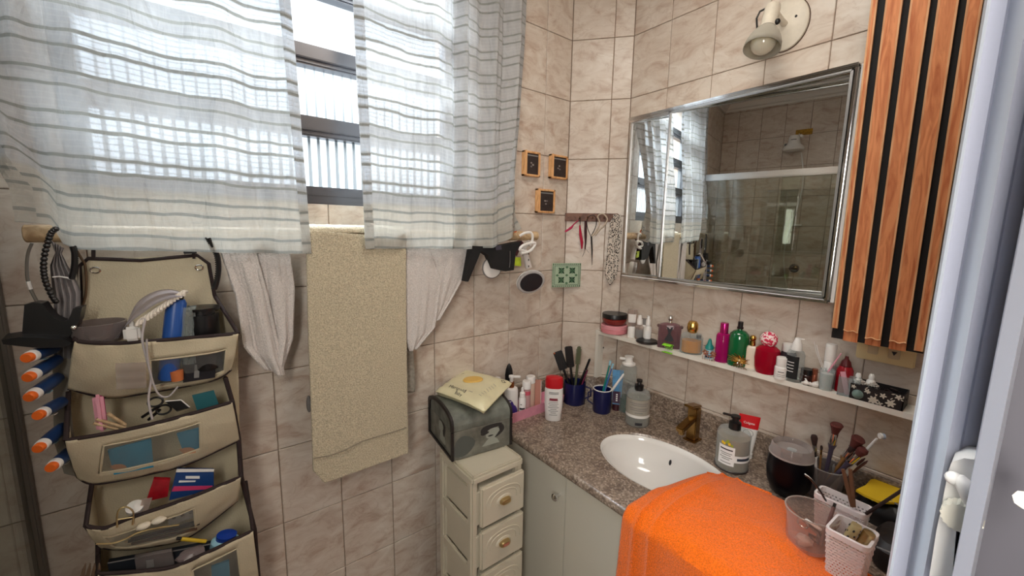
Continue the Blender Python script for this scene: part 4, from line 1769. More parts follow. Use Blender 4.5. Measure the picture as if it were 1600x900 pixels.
m.grid(28, 14, bagf)
m.obj('film', clear('crinkled_film', (215, 225, 222), .4, rough=.15), t)
t = thing('dark_packet', 'dark printed packet seen through the top pocket window', 'packet')
m = MB()
qd = pxy([(284, 557), (338, 551), (336, 590), (286, 598)], 1.128)
m.add(qd + [p + Vector((0, .006, 0)) for p in qd], [(3, 2, 1, 0), (4, 5, 6, 7), (0, 1, 5, 4), (1, 2, 6, 5), (2, 3, 7, 6), (3, 0, 4, 7)])
m.obj('packet', mat('dark_foil', (24, 22, 30), .3), t)
qd = pxy([(304, 570), (312, 569), (311, 590), (303, 591)], 1.126)
MB().add(qd, [(3, 2, 1, 0)]).obj('sticker', INKG, t)
t = thing('pearl_hair_comb', 'pearly twisted hair comb lying across the top pocket', 'hair comb')
a, b = aY(214, 507, 1.100), aY(290, 456, 1.110)
m = MB()
pa, pb = [], []
for k in range(61):
    s = k / 60
    c = a.lerp(b, s)
    an = s * 46
    pa.append(c + Vector((.002 * math.sin(an), .003 * math.cos(an), .0035 * math.cos(an))))
    pb.append(c - Vector((.002 * math.sin(an), .003 * math.cos(an), .0035 * math.cos(an))))
m.tube(pa, .0036, 6)
m.tube(pb, .0036, 6)
m.obj('twisted_bar', mat('pearl', (232, 222, 208), .25, coat=.5), t)
t = thing('sheer_ribbon', 'sheer grey gauze ribbon arching out of the top pocket', 'ribbon')
m = MB()
arc1 = smooth_pts(pxy([(188, 528), (200, 500), (215, 472), (240, 456), (265, 452), (288, 458)], 1.125), 30)
arc2 = smooth_pts(pxy([(178, 530), (196, 510), (222, 490), (246, 474), (268, 466), (286, 463)], 1.100), 30)
m.grid(30, 10, lambda u, v: arc1[int(round(u * 30))].lerp(arc2[int(round(u * 30))], v) + Vector((0, .003 * math.sin(v * 12), 0)))
m.obj('gauze', clear('grey_gauze', (178, 170, 174), .62, rough=.6), t)
t = thing('plug_charger', 'small white plug charger with cable hanging over the top pocket rim', 'charger', aY(208, 532, 1.108))
MB().box((-.013, -.010, 0), (.013, .010, .030), .005).obj('body', WHITE, t)
MB().tube([(0, 0, .03), (.001, 0, .040)], .004, 8).obj('strain_relief', WHITE, t)
sm = smooth_pts([aY(212, 508, 1.10) - t.location] + [aY(x, y, yy) - t.location for x, y, yy in ((226, 498, 1.10), (222, 528, 1.085), (229, 560, 1.08), (236, 590, 1.08), (232, 625, 1.075), (238, 655, 1.072))], 40)
MB().tube(sm, .0022, 8).obj('cable', mat('grey_cable', (178, 170, 170), .5), t)
sm = smooth_pts([aY(x, y, 1.078) - t.location for x, y in ((229, 530), (232, 570), (245, 612), (262, 620), (278, 604))], 30)
MB().tube(sm, .0018, 8).obj('cable', mat('grey_cable_thin', (178, 170, 170), .5), t)
t = thing('clear_dish', 'clear rounded dish at the left of the top pocket', 'dish', aY(158, 548, 1.145))
MB().lathe([(.001, .02), (.034, .02), (.042, .032), (.044, .060), (.041, .060), (.039, .033), (.030, .024), (.001, .024)], 28).obj('bowl', SMOKE, t)
t = thing('mesh_pouch', 'folded white mesh pouch pinned on the front of the top pocket', 'pouch')
m = MB()
tl_, tr_, br2, bl2 = pxy([(180, 568), (228, 566), (229, 606), (182, 609)], 1.098)
m.grid(12, 10, lambda u, v: bl2.lerp(br2, u).lerp(tl_.lerp(tr_, u), v) + Vector((0, -.004 * math.sin(PI * u) * math.sin(PI * v) - .0015 * math.sin(v * 18), 0)))
m.obj('mesh', clear('white_mesh', (216, 206, 200), .45, rough=.7), t)

# pocket 2
yi = 1.13
t = thing('pink_hair_clip', 'pink hair clip standing at the left of the second pocket', 'hair clip', aY(160, 674, 1.105))
MB().box((-.008, -.006, 0), (.008, .006, .078), .0055).obj('front_jaw', PINK, t)
MB().box((-.0075, .006, 0), (.0075, .012, .072), .004).obj('back_jaw', HOTPINK, t)
t = thing('wooden_clothespin', 'pale wooden clothes peg lying beside the pink hair clip', 'clothes peg')
for a, b in (((150, 655), (196, 668)), ((146, 661), (184, 671)), ((168, 646), (196, 664))):
    cyl_between('jaw', aY(*a, 1.10), aY(*b, 1.105), .0032, RODM, t, 8)
t = thing('small_scissors', 'black scissors with round handles in the second pocket', 'scissors')
for cx_, cy_ in ((243, 628), (256, 640)):
    c = aY(cx_, cy_, 1.11)
    MB().tube([c + Vector((.012 * math.cos(a), .003 * math.sin(a), .009 * math.sin(a))) for a in [2 * PI * k / 20 for k in range(20)]], .0022, 8, closed=True).obj('handle', BLACK, t)
cyl_between('blade', aY(250, 640, 1.11), aY(232, 656, 1.12), .003, BLACK, t)
cyl_between('blade', aY(246, 636, 1.11), aY(222, 652, 1.12), .003, BLACK, t)
t = thing('small_mirror_case', 'thin black case with white edge lying in the second pocket', 'case')
qd = pxy([(258, 627), (283, 625), (296, 636), (276, 642)], 1.105)
m = MB().add(qd + [p + Vector((0, .01, -.006)) for p in qd], [(3, 2, 1, 0), (4, 5, 6, 7), (0, 1, 5, 4), (1, 2, 6, 5), (2, 3, 7, 6), (3, 0, 4, 7)])
m.obj('case', BLACK, t, smooth=False)
MB().tube([qd[0], qd[1], qd[2]], .0013, 6).obj('white_edge', WHITE, t)
t = thing('teal_card', 'teal card standing in the right corner of the second pocket', 'card')
qd = pxy([(300, 618), (334, 610), (342, 632), (308, 642)], 1.13)
MB().add(qd + [p + Vector((0, .003, 0)) for p in qd], [(3, 2, 1, 0), (4, 5, 6, 7), (0, 1, 5, 4), (1, 2, 6, 5), (2, 3, 7, 6), (3, 0, 4, 7)]).obj('card', mat('teal_print', (34, 96, 104), .5), t)
SEA = mat('sea_blue_print', (44, 142, 178), .45, vary=.2, vscale=18)
for nm, lab, q4 in (('blue_packet', 'sky blue packet behind the left of the second pocket window', [(168, 704), (236, 686), (240, 730), (178, 742)]), ('blue_envelope', 'sky blue printed envelope behind the right of the second pocket window', [(276, 678), (322, 666), (324, 700), (286, 706)])):
    t = thing(nm, lab, 'packet')
    qd = pxy(q4, 1.128)
    MB().add(qd + [p + Vector((0, .006, 0)) for p in qd], [(3, 2, 1, 0), (4, 5, 6, 7), (0, 1, 5, 4), (1, 2, 6, 5), (2, 3, 7, 6), (3, 0, 4, 7)]).obj('packet', SEA, t, smooth=False)
    x_, y_ = q4[0]
    qd = [aY(x_ + 18 + 12 * math.cos(k * .7) * (1 + .3 * (k % 2)), y_ + 26 + 5 * math.sin(k * .7), 1.1265) for k in range(9)]
    MB().add(qd, [tuple(reversed(range(9)))]).obj('print', mat('shell_print', (206, 150, 112), .6), t, smooth=False)

# pocket 3
def slabpx(nm, par, px4, y, th, m_, dz=0.0):
    qd = pxy(px4, y)
    return MB().add(qd + [p + Vector((0, th, dz)) for p in qd], [(3, 2, 1, 0), (4, 5, 6, 7), (0, 1, 5, 4), (1, 2, 6, 5), (2, 3, 7, 6), (3, 0, 4, 7)]).obj(nm, m_, par, smooth=False)


t = thing('red_packet', 'glossy red packet in the third pocket', 'packet')
slabpx('packet', t, [(240, 749), (266, 750), (262, 776), (228, 784)], 1.13, .012, mat('red_foil', (166, 24, 38), .25, vary=.3, vscale=60))
t = thing('medicine_box', 'blue and white medicine box with pink stripe in the third pocket', 'box')
bx_ = slabpx('carton', t, [(276, 735), (334, 736), (334, 764), (264, 782)], 1.125, .022, mat('medicine_blue', (24, 62, 120), .4), -.004)
slabpx('pink_stripe', t, [(272, 760), (332, 759), (332, 764), (268, 768)], 1.1244, .0008, mat('pink_print', (206, 60, 110), .5))
slabpx('white_edge', t, [(276, 733), (335, 733), (334, 737), (275, 738)], 1.1242, .0008, WHITE)
slabpx('print_line', t, [(290, 744), (312, 744), (312, 748), (290, 748)], 1.1242, .0008, INKW)
slabpx('print_line', t, [(280, 751), (306, 751), (305, 753), (279, 754)], 1.1242, .0008, INKW)
t = thing('blister_strip', 'grey blister strip in the third pocket window', 'blister pack')
slabpx('foil', t, [(262, 806), (330, 784), (332, 798), (264, 822)], 1.128, .002, mat('foil', (170, 166, 160), .3, metal=.6))
for k in range(5):
    MB().sphere(aY(272 + 13 * k, 809 - 4.3 * k, 1.127), .004, 8, sz=.6).obj('pill', SMOKE, t)
for k, (x_, y_) in enumerate(((224, 822), (248, 813))):
    t = thing('cotton_ball', ('left' if k == 0 else 'right') + ' white cotton puff at the rim of the third pocket', 'cotton ball', aY(x_, y_, 1.088))
    m = MB()
    m.sphere((0, 0, 0), .0095, 16, sz=.7)
    for v in m.v:
        v *= 1 + .18 * noise.noise(v * 260 + Vector((k, 0, 0)))
        v.x *= 1.3
    m.obj('puff', mat('cotton%d' % k, (226, 216, 198), .95), t)
t = thing('hoop_hair_clip', 'gold wire hair clip hooked over the left rim of the third pocket', 'hair clip')
c = aY(196, 806, 1.09)
MB().tube(smooth_pts(pxy([(183, 824), (184, 800), (196, 792), (208, 800), (207, 820)], 1.088), 20), .0016, 8).obj('frame', PALEGOLD, t)
MB().tube(smooth_pts(pxy([(150, 850), (175, 849), (196, 842), (214, 833), (240, 826), (280, 820)], 1.082), 24), .0017, 8).obj('pin', PALEGOLD, t)
MB().tube(pxy([(182, 812), (208, 808)], 1.088), .0014, 6).obj('bar', PALEGOLD, t)
t = thing('plastic_cap', 'pale plastic cap and folded strip at the left of the third pocket', 'cap')
MB().lathe([(.001, 0), (.014, 0), (.015, .004), (.015, .012), (.001, .016)], 20, M=Matrix.Translation(aY(212, 796, 1.115)) @ Matrix.Rotation(.5, 4, 'X')).obj('cap', WHITE, t)
slabpx('strip', t, [(222, 780), (238, 778), (230, 802), (216, 804)], 1.105, .002, FROST)
for k, (a, b, cc) in enumerate((((200, 846), (312, 818), (40, 26, 24)), ((205, 850), (308, 826), (88, 60, 40)), ((200, 838), (305, 812), (58, 52, 50)))):
    t = thing('eye_pencil', ('uppermost dark', 'lowest brown', 'black')[k] + ' cosmetic pencil lying behind the third pocket window', 'pencil')
    if k == 2:
        a, b = (204, 843), (318, 812)
        t['label'] = 'black cosmetic pencil between the other two in the third pocket window'
    A, B = aY(*a, 1.128 + .004 * k), aY(*b, 1.128 + .004 * k)
    cyl_between('shaft', A, B, .0032, mat('pencil_%d' % k, cc, .4), t, 8)
    cyl_between('tip', A, A + (A - B).normalized() * .006, .0025, RODM, t, 8, r2=.0006)

# pocket 4
t = thing('blue_lidded_jar', 'pale blue oval jar with royal blue lid in the fourth pocket', 'jar', aY(349, 856, 1.125), rot=(.15, .25, 0))
MB().lathe([(.001, 0), (.026, 0), (.029, .006), (.029, .022), (.022, .028)], 28, sy=.8).obj('body', LBLUE, t)
MB().lathe([(.020, .026), (.021, .028), (.021, .038), (.001, .040)], 28, sy=.8).obj('lid', mat('royal_blue', (22, 58, 150), .3), t)
t = thing('yellow_pen', 'yellow pen beside the blue-lidded jar', 'pen')
cyl_between('barrel', aY(283, 842, 1.12), aY(322, 846, 1.12), .0042, mat('yellow_pen_plastic', (206, 172, 40), .4), t, 10)
cyl_between('cap', aY(276, 841, 1.12), aY(284, 842, 1.12), .0034, BLACK, t, 10)
t = thing('clear_case', 'clear plastic case with printed side in the fourth pocket', 'case')
slabpx('case', t, [(210, 872), (268, 862), (274, 888), (214, 898)], 1.115, .012, SMOKE)
slabpx('print', t, [(228, 876), (240, 874), (241, 886), (229, 888)], 1.1135, .0006, INKG)
t = thing('clear_wrapper', 'crumpled clear wrapper right of the printed case', 'wrapper')
cw = aY(302, 866, 1.11)
m = MB()
m.sphere((0, 0, 0), .018, 18, sz=.6)
for v in m.v:
    v *= 1 + .5 * noise.noise(v * 90)
    v.x *= 1.6
    v += cw
m.obj('film', clear('wrapper_film', (196, 180, 180), .4, rough=.1), t)
t = thing('dark_pouch', 'dark zipped pouch at the bottom of the fourth pocket', 'pouch')
slabpx('pouch', t, [(166, 885), (212, 874), (330, 850), (340, 880), (170, 905)], 1.14, .02, BLACKM) if False else None
qd = pxy([(168, 880), (212, 872), (330, 850), (346, 868), (172, 902)], 1.135)
m = MB()
k = len(qd)
m.add(qd + [p + Vector((0, .02, -.004)) for p in qd], [tuple(reversed(range(k))), tuple(range(k, 2 * k))] + [(i, (i + 1) % k, (i + 1) % k + k, i + k) for i in range(k)])
m.obj('pouch', mat('dark_blue_cloth', (26, 34, 44), .8), t)
MB().tube(pxy([(168, 880), (212, 872), (330, 850)], 1.133), .0015, 6).obj('zip', GREYP, t)
t = thing('teal_packet', 'teal packet behind the fourth pocket window', 'packet')
slabpx('packet', t, [(330, 886), (358, 876), (360, 915), (332, 925)], 1.125, .006, SEA)
t = thing('brown_hair_claw', 'brown claw clip at the bottom left below the organizer', 'hair clip')
for k in range(4):
    MB().tube(pxy([(128 + 8 * k, 905), (131 + 8 * k, 890), (134 + 7 * k, 880)], 1.10), [.004, .003, .001], 6).obj('tooth', mat('claw_brown', (110, 88, 70), .5), t)
MB().tube(pxy([(124, 902), (140, 904), (158, 901)], 1.10), .005, 8).obj('spine', mat('claw_brown_b', (110, 88, 70), .5), t)

# ================================================================== THINGS RIGHT OF THE CURTAIN
t = thing('hair_dryer', 'white and grey hair dryer with round nozzle hanging right of the curtain', 'hair dryer')
YH = 1.175
c = aY(829, 440, YH)
MM = Matrix.Translation(c) @ Matrix.Rotation(-.45, 4, 'Z') @ Matrix.Rotation(PI / 2 + .12, 4, 'X') @ Matrix.Scale(1.22, 4) @ Matrix.Rotation(.35, 4, 'Z')
MB().lathe([(.036, -.018), (.040, 0), (.041, .006), (.038, .010), (.033, .010)], 36, sx=1.12, sy=.86, cap=True, M=MM).obj('nozzle_ring', mat('dryer_grey', (168, 164, 162), .35), t)
MB().lathe([(.001, .0095), (.033, .0095), (.033, .0115), (.001, .0125)], 36, sx=1.12, sy=.86, M=MM).obj('nozzle_inside', mat('dark_glossy', (20, 18, 24), .1), t)
MB().lathe([(.034, -.020), (.039, -.014), (.0400, -.004)], 36, sx=1.14, sy=.88, M=MM).obj('casing', WHITE, t)
hp = smooth_pts(pxy([(826, 418), (822, 402), (818, 388), (828, 378)], YH + .01), 16)
MB().tube(hp, [.013 - .004 * k / 16 for k in range(17)], 14).obj('handle', mat('dryer_handle', (206, 200, 196), .35), t)
for yy in (396, 406, 416):
    MB().box(Vector(aY(826, yy, YH - .006)) - Vector((.0018, .002, .004)), Vector(aY(826, yy, YH - .006)) + Vector((.0018, .002, .004)), .001).obj('switch', BLACK, t)
sm = smooth_pts([aY(822, 392, YH - .006), aY(812, 390, YH - .012), aY(820, 382, YH - .016), aY(836, 380, YH - .012), aY(828, 392, YH - .01), aY(814, 396, YH - .01)], 30)
MB().tube(sm, .0055, 8).obj('power_cord', WHITE, t)
sm = smooth_pts([aY(812, 369, YH), aY(820, 364, YH - .01), aY(830, 364, YH - .012), aY(832, 374, YH - .012), aY(828, 384, YH - .01)], 24)
MB().tube(sm, .005, 8).obj('power_cord', WHITE, t)
t = thing('toiletry_bag', 'black toiletry bag hanging under the right curtain hem', 'bag')
qd = pxy([(738, 384), (770, 386), (800, 380), (815, 377), (806, 395), (803, 422), (790, 424), (772, 420), (764, 400), (752, 392), (732, 440), (728, 440)], 1.17)
k = len(qd)
m = MB()
m.add(qd + [p + Vector((0, .03, 0)) for p in qd], [tuple(reversed(range(k))), tuple(range(k, 2 * k))] + [(i, (i + 1) % k, (i + 1) % k + k, i + k) for i in range(k)])
m.obj('pouch', BLACKM, t)
slabpx('label', t, [(774, 384), (783, 383), (784, 390), (775, 391)], 1.168, .001, mat('dark_label', (60, 56, 70), .5))
MB().tube(pxy([(797, 392), (797, 410), (796, 418)], 1.167), .0008, 5).obj('seam', GREYP, t)
t = thing('hand_mirror', 'white oval hand mirror hanging behind the black bag', 'hand mirror', aY(768, 418, 1.20))
MB().lathe([(.001, 0), (.036, 0), (.038, .003), (.036, .007), (.001, .008)], 36, sx=1.05, sy=1.0, M=Matrix.Rotation(PI / 2, 4, 'X')).obj('frame', WHITE, t)
MB().lathe([(.036, .001), (.040, .001), (.040, .005), (.036, .005)], 36, sx=1.05, M=Matrix.Rotation(PI / 2, 4, 'X')).obj('dark_rim', GREYP, t)
t = thing('cloth_tag', 'yellow-green tag hanging right of the black bag', 'tag')
slabpx('tag', t, [(803, 402), (814, 402), (814, 416), (804, 415)], 1.18, .006, mat('yellow_green', (170, 190, 40), .5, vary=.2, vscale=60))
t = thing('dark_red_pouch', 'dark red cloth pouch squeezed between the black bag and the dryer cord', 'pouch')
qd = pxy([(803, 380), (815, 376), (820, 382), (812, 390), (808, 400), (802, 398)], 1.175)
k = len(qd)
MB().add(qd + [p + Vector((0, .02, 0)) for p in qd], [tuple(reversed(range(k))), tuple(range(k, 2 * k))] + [(i, (i + 1) % k, (i + 1) % k + k, i + k) for i in range(k)]).obj('cloth', mat('maroon_cloth', (66, 18, 26), .8), t)
t = thing('orange_hair_tie', 'orange hair tie peeking out at the right edge of the curtain', 'hair tie')
MB().tube(smooth_pts(pxy([(794, 352), (798, 360), (806, 362), (803, 355), (798, 356)], 1.18), 16), .0028, 8).obj('band', ORANGE, t)
# visible on the rod's right side end cap is part of the rod

# ------------------------------------------------------------------ three little wooden frames
FRW = wood_material('pine_frame', (206, 150, 96), (234, 184, 130), .55, sx=50, sz=14)
PH = [('upper left', (817, 237, 842, 276)), ('upper right', (859, 243, 885, 280)), ('lower', (838, 296, 865, 333))]
for k, (w_, (x0, y0_, x1, y1_)) in enumerate(PH):
    c = aY((x0 + x1) / 2, (y0_ + y1_) / 2, YW - .01)
    t = thing('small_picture', w_ + ' of the three tiny wooden picture frames on the tiles by the corner', 'picture frame', c, group='tiny wooden frames by the corner')
    wd = (aY(x1, (y0_ + y1_) / 2, YW - .01).x - aY(x0, (y0_ + y1_) / 2, YW - .01).x) / 2
    ht = (aY((x0 + x1) / 2, y0_, YW - .01).z - aY((x0 + x1) / 2, y1_, YW - .01).z) / 2
    fw_ = .008
    m = MB()
    m.box((-wd, -.020, -ht), (-wd + fw_, .009, ht), .002)
    m.box((wd - fw_, -.012, -ht), (wd, .009, ht), .002)
    m.box((-wd, -.012, ht - fw_), (wd, .009, ht), .002)
    m.box((-wd, -.012, -ht), (wd, .009, -ht + fw_), .002)
    m.obj('frame', FRW, t)
    MB().box((-wd + fw_, -.006, -ht + fw_), (wd - fw_, .006, ht - fw_)).obj('picture', mat('dark_picture_%d' % k, (48, 36, 34), .5, vary=.3, vscale=90), t)
    for j in range(3):
        a = k * 1.3 + j * 2.1
        MB().lathe([(.001, 0), (.0042, 0), (.001, .0004)], 14, sx=1.2, sy=.8, M=Matrix.Translation((.006 * math.cos(a), -.0064, .008 * math.sin(a) - .003)) @ Matrix.Rotation(PI / 2, 4, 'X')).obj('print', mat('grey_print_%d%d' % (k, j), (150 - 20 * j, 142 - 20 * j, 134 - 15 * j), .6), t)
    MB().box((-wd + fw_ + .002, -.0066, ht - fw_ - .010), (wd - fw_ - .002, -.0058, ht - fw_ - .005)).obj('caption_line', INKG, t)

# ------------------------------------------------------------------ green decorative tile across the corner
a = aY(863, 430, YW - .008)
b = Vector((1.345, 1.2305, 0))
a = Vector((a.x, YW - .008, 0))
dd = (b - a)
z1_, z0_ = 1.455, 1.348
t = thing('decorative_tile', 'green patterned tile with dashed border stuck across the corner', 'decorative tile', (a.x, a.y, (z0_ + z1_) / 2), rz=math.atan2(dd.y, dd.x))
Wd, Hd = dd.length, (z1_ - z0_)
DG = mat('tile_dark_green', (38, 70, 52), .4)
PG = mat('tile_pale_green', (170, 190, 164), .35)
MG = mat('tile_mid_green', (84, 122, 90), .4)
MB().box((0, 0, -Hd / 2), (Wd, .004, Hd / 2), .0008).obj('tile', PG, t)
m = MB()
for k in range(14):
    x_ = Wd * (k + .25) / 14
    for zz in (-Hd / 2 + .003, Hd / 2 - .007):
        m.box((x_, -.0005, zz), (x_ + Wd / 28, .001, zz + .004))
for k in range(16):
    zz = -Hd / 2 + Hd * (k + .25) / 16
    for x_ in (.002, Wd - .006):
        m.box((x_, -.0005, zz), (x_ + .004, .001, zz + Hd / 32))
m.obj('dashed_border', DG, t)
m = MB()
bw = .0105
m.box((bw, -.0007, -Hd / 2 + bw), (Wd - bw, .001, -Hd / 2 + bw + .0015))
m.box((bw, -.0007, Hd / 2 - bw - .0015), (Wd - bw, .001, Hd / 2 - bw))
m.box((bw, -.0007, -Hd / 2 + bw), (bw + .0015, .001, Hd / 2 - bw))
m.box((Wd - bw - .0015, -.0007, -Hd / 2 + bw), (Wd - bw, .001, Hd / 2 - bw))
m.obj('inner_line', DG, t)
m = MB()
m2 = MB()
for qx in (.31, .69):
    for qz in (-.19, .19):
        cx_, cz_ = Wd * qx, Hd * qz * 1.02
        for p_ in range(8):
            a_ = p_ * PI / 4 + PI / 8 * 0
            L_ = .0200 if p_ % 2 else .0150
            w__ = .0050
            ca_, sa_ = math.cos(a_), math.sin(a_)
            pts4 = [(0, 0), (L_ * .55, w__), (L_, 0), (L_ * .55, -w__)]
            vv = [(cx_ + x * ca_ - y * sa_, -.0009, cz_ + x * sa_ + y * ca_) for x, y in pts4]
            (m if p_ % 2 else m2).add(vv, [(0, 3, 2, 1)])
m.obj('leaf_print', DG, t, smooth=False)
m2.obj('petal_print', MG, t, smooth=False)
m = MB()
for cx_, cz_ in ((Wd / 2, 0), (Wd * .5, Hd * .33), (Wd * .5, -Hd * .33), (Wd * .17, 0), (Wd * .83, 0)):
    m.add([(cx_ - .008, -.0008, cz_), (cx_, -.0008, cz_ - .006), (cx_ + .008, -.0008, cz_), (cx_, -.0008, cz_ + .006)], [(0, 1, 2, 3)])
m.obj('diamond_print', MG, t, smooth=False)

# ------------------------------------------------------------------ key rack on the chamfered wall
un = (C2 - C1).normalized()
nn_ = Vector((math.sin(ac), -math.cos(ac), 0))     # towards the room


def on_ch(px, py, out=0.0):
    d_ = ray(px, py)
    base = C1 + nn_ * out
    t_ = nn_.dot(base) / nn_.dot(d_)
    return CAM + d_ * t_


rk = thing('hook_rail', 'brown wooden hook rail on the narrow corner wall', 'hook rail', (0, 0, 0))
p0, p1 = on_ch(883, 332, .012), on_ch(966, 332, .012)
m = MB()
z1_, z0_ = on_ch(900, 333, .012).z, on_ch(900, 346, .012).z
P = [p0, p1]
vs = []
for o_ in (.010, 0.0008):
    for p_ in P:
        b_ = Vector((p_.x, p_.y, 0)) - nn_ * (.012 - o_)
        vs += [b_ + Vector((0, 0, z0_)), b_ + Vector((0, 0, z1_))]
m.add(vs, [(0, 2, 3, 1), (4, 5, 7, 6), (0, 1, 5, 4), (2, 6, 7, 3), (1, 3, 7, 5), (0, 4, 6, 2)])
m.obj('rail', wood_material('dark_rail_wood', (84, 56, 46), (124, 88, 72), .6, sx=30, sz=30), rk, smooth=False)
for px in (906, 918, 926, 944, 958):
    MB().tube([on_ch(px, 341, .010), on_ch(px, 342, .022), on_ch(px, 338, .028)], .0015, 6).obj('hook', BRASS, rk)


def chpts(l, out):
    return [on_ch(x, y, out) for x, y in l]


t = thing('scissors', 'long black-bladed scissors with white-ringed handle on the hook rail', 'scissors')
MB().tube(chpts([(924, 369), (925, 390), (925, 414)], .022), [.0048, .0042, .001], 8, flat=.5).obj('blades', BLACK, t)
MB().tube(smooth_pts(chpts([(923, 369), (918, 356), (917, 344), (922, 337), (929, 337), (932, 345), (930, 356), (924, 368)], .022), 30), .0014, 8).obj('handle', BLACK, t)
MB().tube(smooth_pts(chpts([(925, 369), (932, 360), (937, 348), (934, 338), (942, 334), (949, 342), (944, 352), (936, 360), (930, 368)], .024), 34), .0030, 8).obj('ring_handle', mat('ivory_plastic', (196, 180, 160), .5), t)
for nm, lab, pts4, r_, m_ in (
        ('pink_cutter', 'pink-handled cutter hanging at the left end of the hook rail', [(904, 344), (897, 350), (892, 356), (883, 362)], [.0015, .002, .005, .004], mat('pink_handle', (190, 40, 90), .4)),
        ('red_clipper', 'red and pink clipper hanging left of the scissors', [(906, 352), (907, 366), (909, 378), (909, 389)], [.003, .0062, .0065, .0022], mat('red_handle', (176, 24, 60), .35)),
        ('dark_tweezers', 'small dark tweezers hanging between red clipper and scissors', [(915, 345), (915, 362), (915, 378), (914, 390)], [.005, .006, .004, .0016], mat('dark_maroon', (58, 20, 26), .5))):
    t = thing(nm, lab, 'tool')
    MB().tube(smooth_pts(chpts(pts4, .02), 12), [lerp([(i / (len(r_) - 1), v) for i, v in enumerate(r_)], k / 12) for k in range(13)], 8).obj('handle', m_, t)
    if nm == 'dark_tweezers':
        MB().tube(chpts([(914, 388), (912, 396), (910, 401)], .02), .0008, 5).obj('tip', GREYP, t)
        MB().tube(chpts([(915, 388), (918, 392), (920, 395)], .02), .0008, 5).obj('tip', GREYP, t)
    else:
        MB().tube(chpts([pts4[0], (pts4[0][0] + 1, 340)], .02), .0012, 5).obj('tip', BLACK, t)
t = thing('animal_print_scarf', 'narrow black and white spotted scarf hanging at the right of the hook rail', 'scarf')
SPM, nt, b = _nt('spotted_print')
N, L = nt.nodes.new, nt.links.new
tc = N('ShaderNodeTexCoord')
vo = N('ShaderNodeTexVoronoi')
vo.inputs['Scale'].default_value = 170
L(tc.outputs['Object'], vo.inputs['Vector'])
rr = N('ShaderNodeValToRGB')
rr.color_ramp.interpolation = 'CONSTANT'
rr.color_ramp.elements[0].color = rgb((24, 18, 18))
rr.color_ramp.elements[1].position = 0.42
rr.color_ramp.elements[1].color = rgb((206, 196, 184))
L(vo.outputs['Distance'], rr.inputs[0])
L(rr.outputs[0], b.inputs['Base Color'])
b.inputs['Roughness'].default_value = .9
for nm, lft, rgt, ot in (('front_tail', [(960, 336), (953, 348), (951, 368), (948, 400), (945, 425), (953, 447)], [(964, 336), (962, 350), (961, 370), (959, 400), (958, 430), (956, 443)], .026), ('rear_tail', [(958, 335), (956, 350), (957, 380), (955, 410), (953, 440)], [(970, 335), (971, 360), (968, 390), (966, 415), (962, 437)], .018)):
    Lp, Rp = smooth_pts(chpts(lft, ot), 20), smooth_pts(chpts(rgt, ot), 20)
    m = MB()
    m.grid(8, 20, lambda u, v: Lp[int(round((1 - v) * 20))].lerp(Rp[int(round((1 - v) * 20))], u) + nn_ * (.003 * math.sin(u * 7)))
    o = m.obj(nm, SPM, t)
    md = o.modifiers.new('s', 'SOLIDIFY')
    md.thickness = .0015


# ================================================================== BOTTLES AND JARS
def place(name, label, cat, base, px_top=None, px_w=None, group=None, rz=None, py_x=None):
    """Empty at base turned to the viewer; returns (thing, height, radius)"""
    rzz = face_rz(base) if rz is None else rz
    t = thing(name, label, cat, base, rz=rzz, group=group)
    H_ = None
    if px_top is not None:
        H_ = aB(base, px_top[0], px_top[1]).z - base.z
    R_ = px_w / 2 * mpp(base) if px_w else None
    return t, H_, R_


def turn(t, name, prof, H_, R_, m_, seg=28, sx=1.0, sy=1.0, n=2.0, parent=None, cap=True):
    return MB().lathe([(r * R_, z * H_) for r, z in prof], seg, sx=sx, sy=sy, n=n, cap=cap).obj(name, m_, parent or t)


XSH = 1.418


def sh_base(px, py, x=XSH):
    """point on the shelf top under pixel column px (depth x)"""
    d_ = ray(px, py)
    y = d_.y / d_.x * x
    # the column through (x, y) leans in the picture, so refine with the shelf height
    p = aZ(px, py, ZS)
    for _ in range(12):
        q_ = Vector((x, y, ZS)) - CAM
        u_ = 800 + FPX * q_.dot(CR) / q_.dot(CF)
        y -= (px - u_) * -0.0 + (px - u_) * .0022
    return Vector((x, y, ZS))


def item_px(p):
    q_ = p - CAM
    return 800 + FPX * q_.dot(CR) / q_.dot(CF), 450 - FPX * q_.dot(CU) / q_.dot(CF)


# 1-2 jars at the left end
b = sh_base(959, 510, 1.415)
t = thing('saucer', 'clear round dish under the pink jar at the left end of the shelf', 'dish', b)
MB().lathe([(.001, 0), (.030, 0), (.036, .004), (.0355, .005), (.029, .002), (.001, .002)], 36).obj('dish', CLEARP, t)
b1 = b + Vector((0, 0, .0022))
t, H_, R_ = place('pink_jar', 'wide pink cosmetic jar under the black-lidded jar', 'jar', b1, None, 40)
h1 = .036
turn(t, 'body', [(.001, 0), (.93, 0), (1, .06), (1, .5), (.97, .55)], h1, R_, mat('dusty_pink', (214, 134, 142), .45))
turn(t, 'lid', [(.97, .55), (1.0, .57), (1.0, .93), (.96, 1), (.001, 1)], h1, R_, mat('pink_lid', (222, 150, 158), .4))
b2 = b1 + Vector((0, 0, h1 + .0008))
t, H_, R_ = place('body_cream_jar', 'red-brown rounded jar with black lid on top of the pink jar', 'jar', b2, None, 38)
h2 = .048
turn(t, 'body', [(.001, 0), (.72, 0), (.9, .15), (1, .4), (1, .52), (.94, .58)], h2, R_, mat('red_brown', (128, 40, 34), .2, coat=.4))
turn(t, 'lid', [(.95, .58), (1.0, .6), (1.0, .95), (.97, 1), (.001, 1)], h2, R_, BLACK)

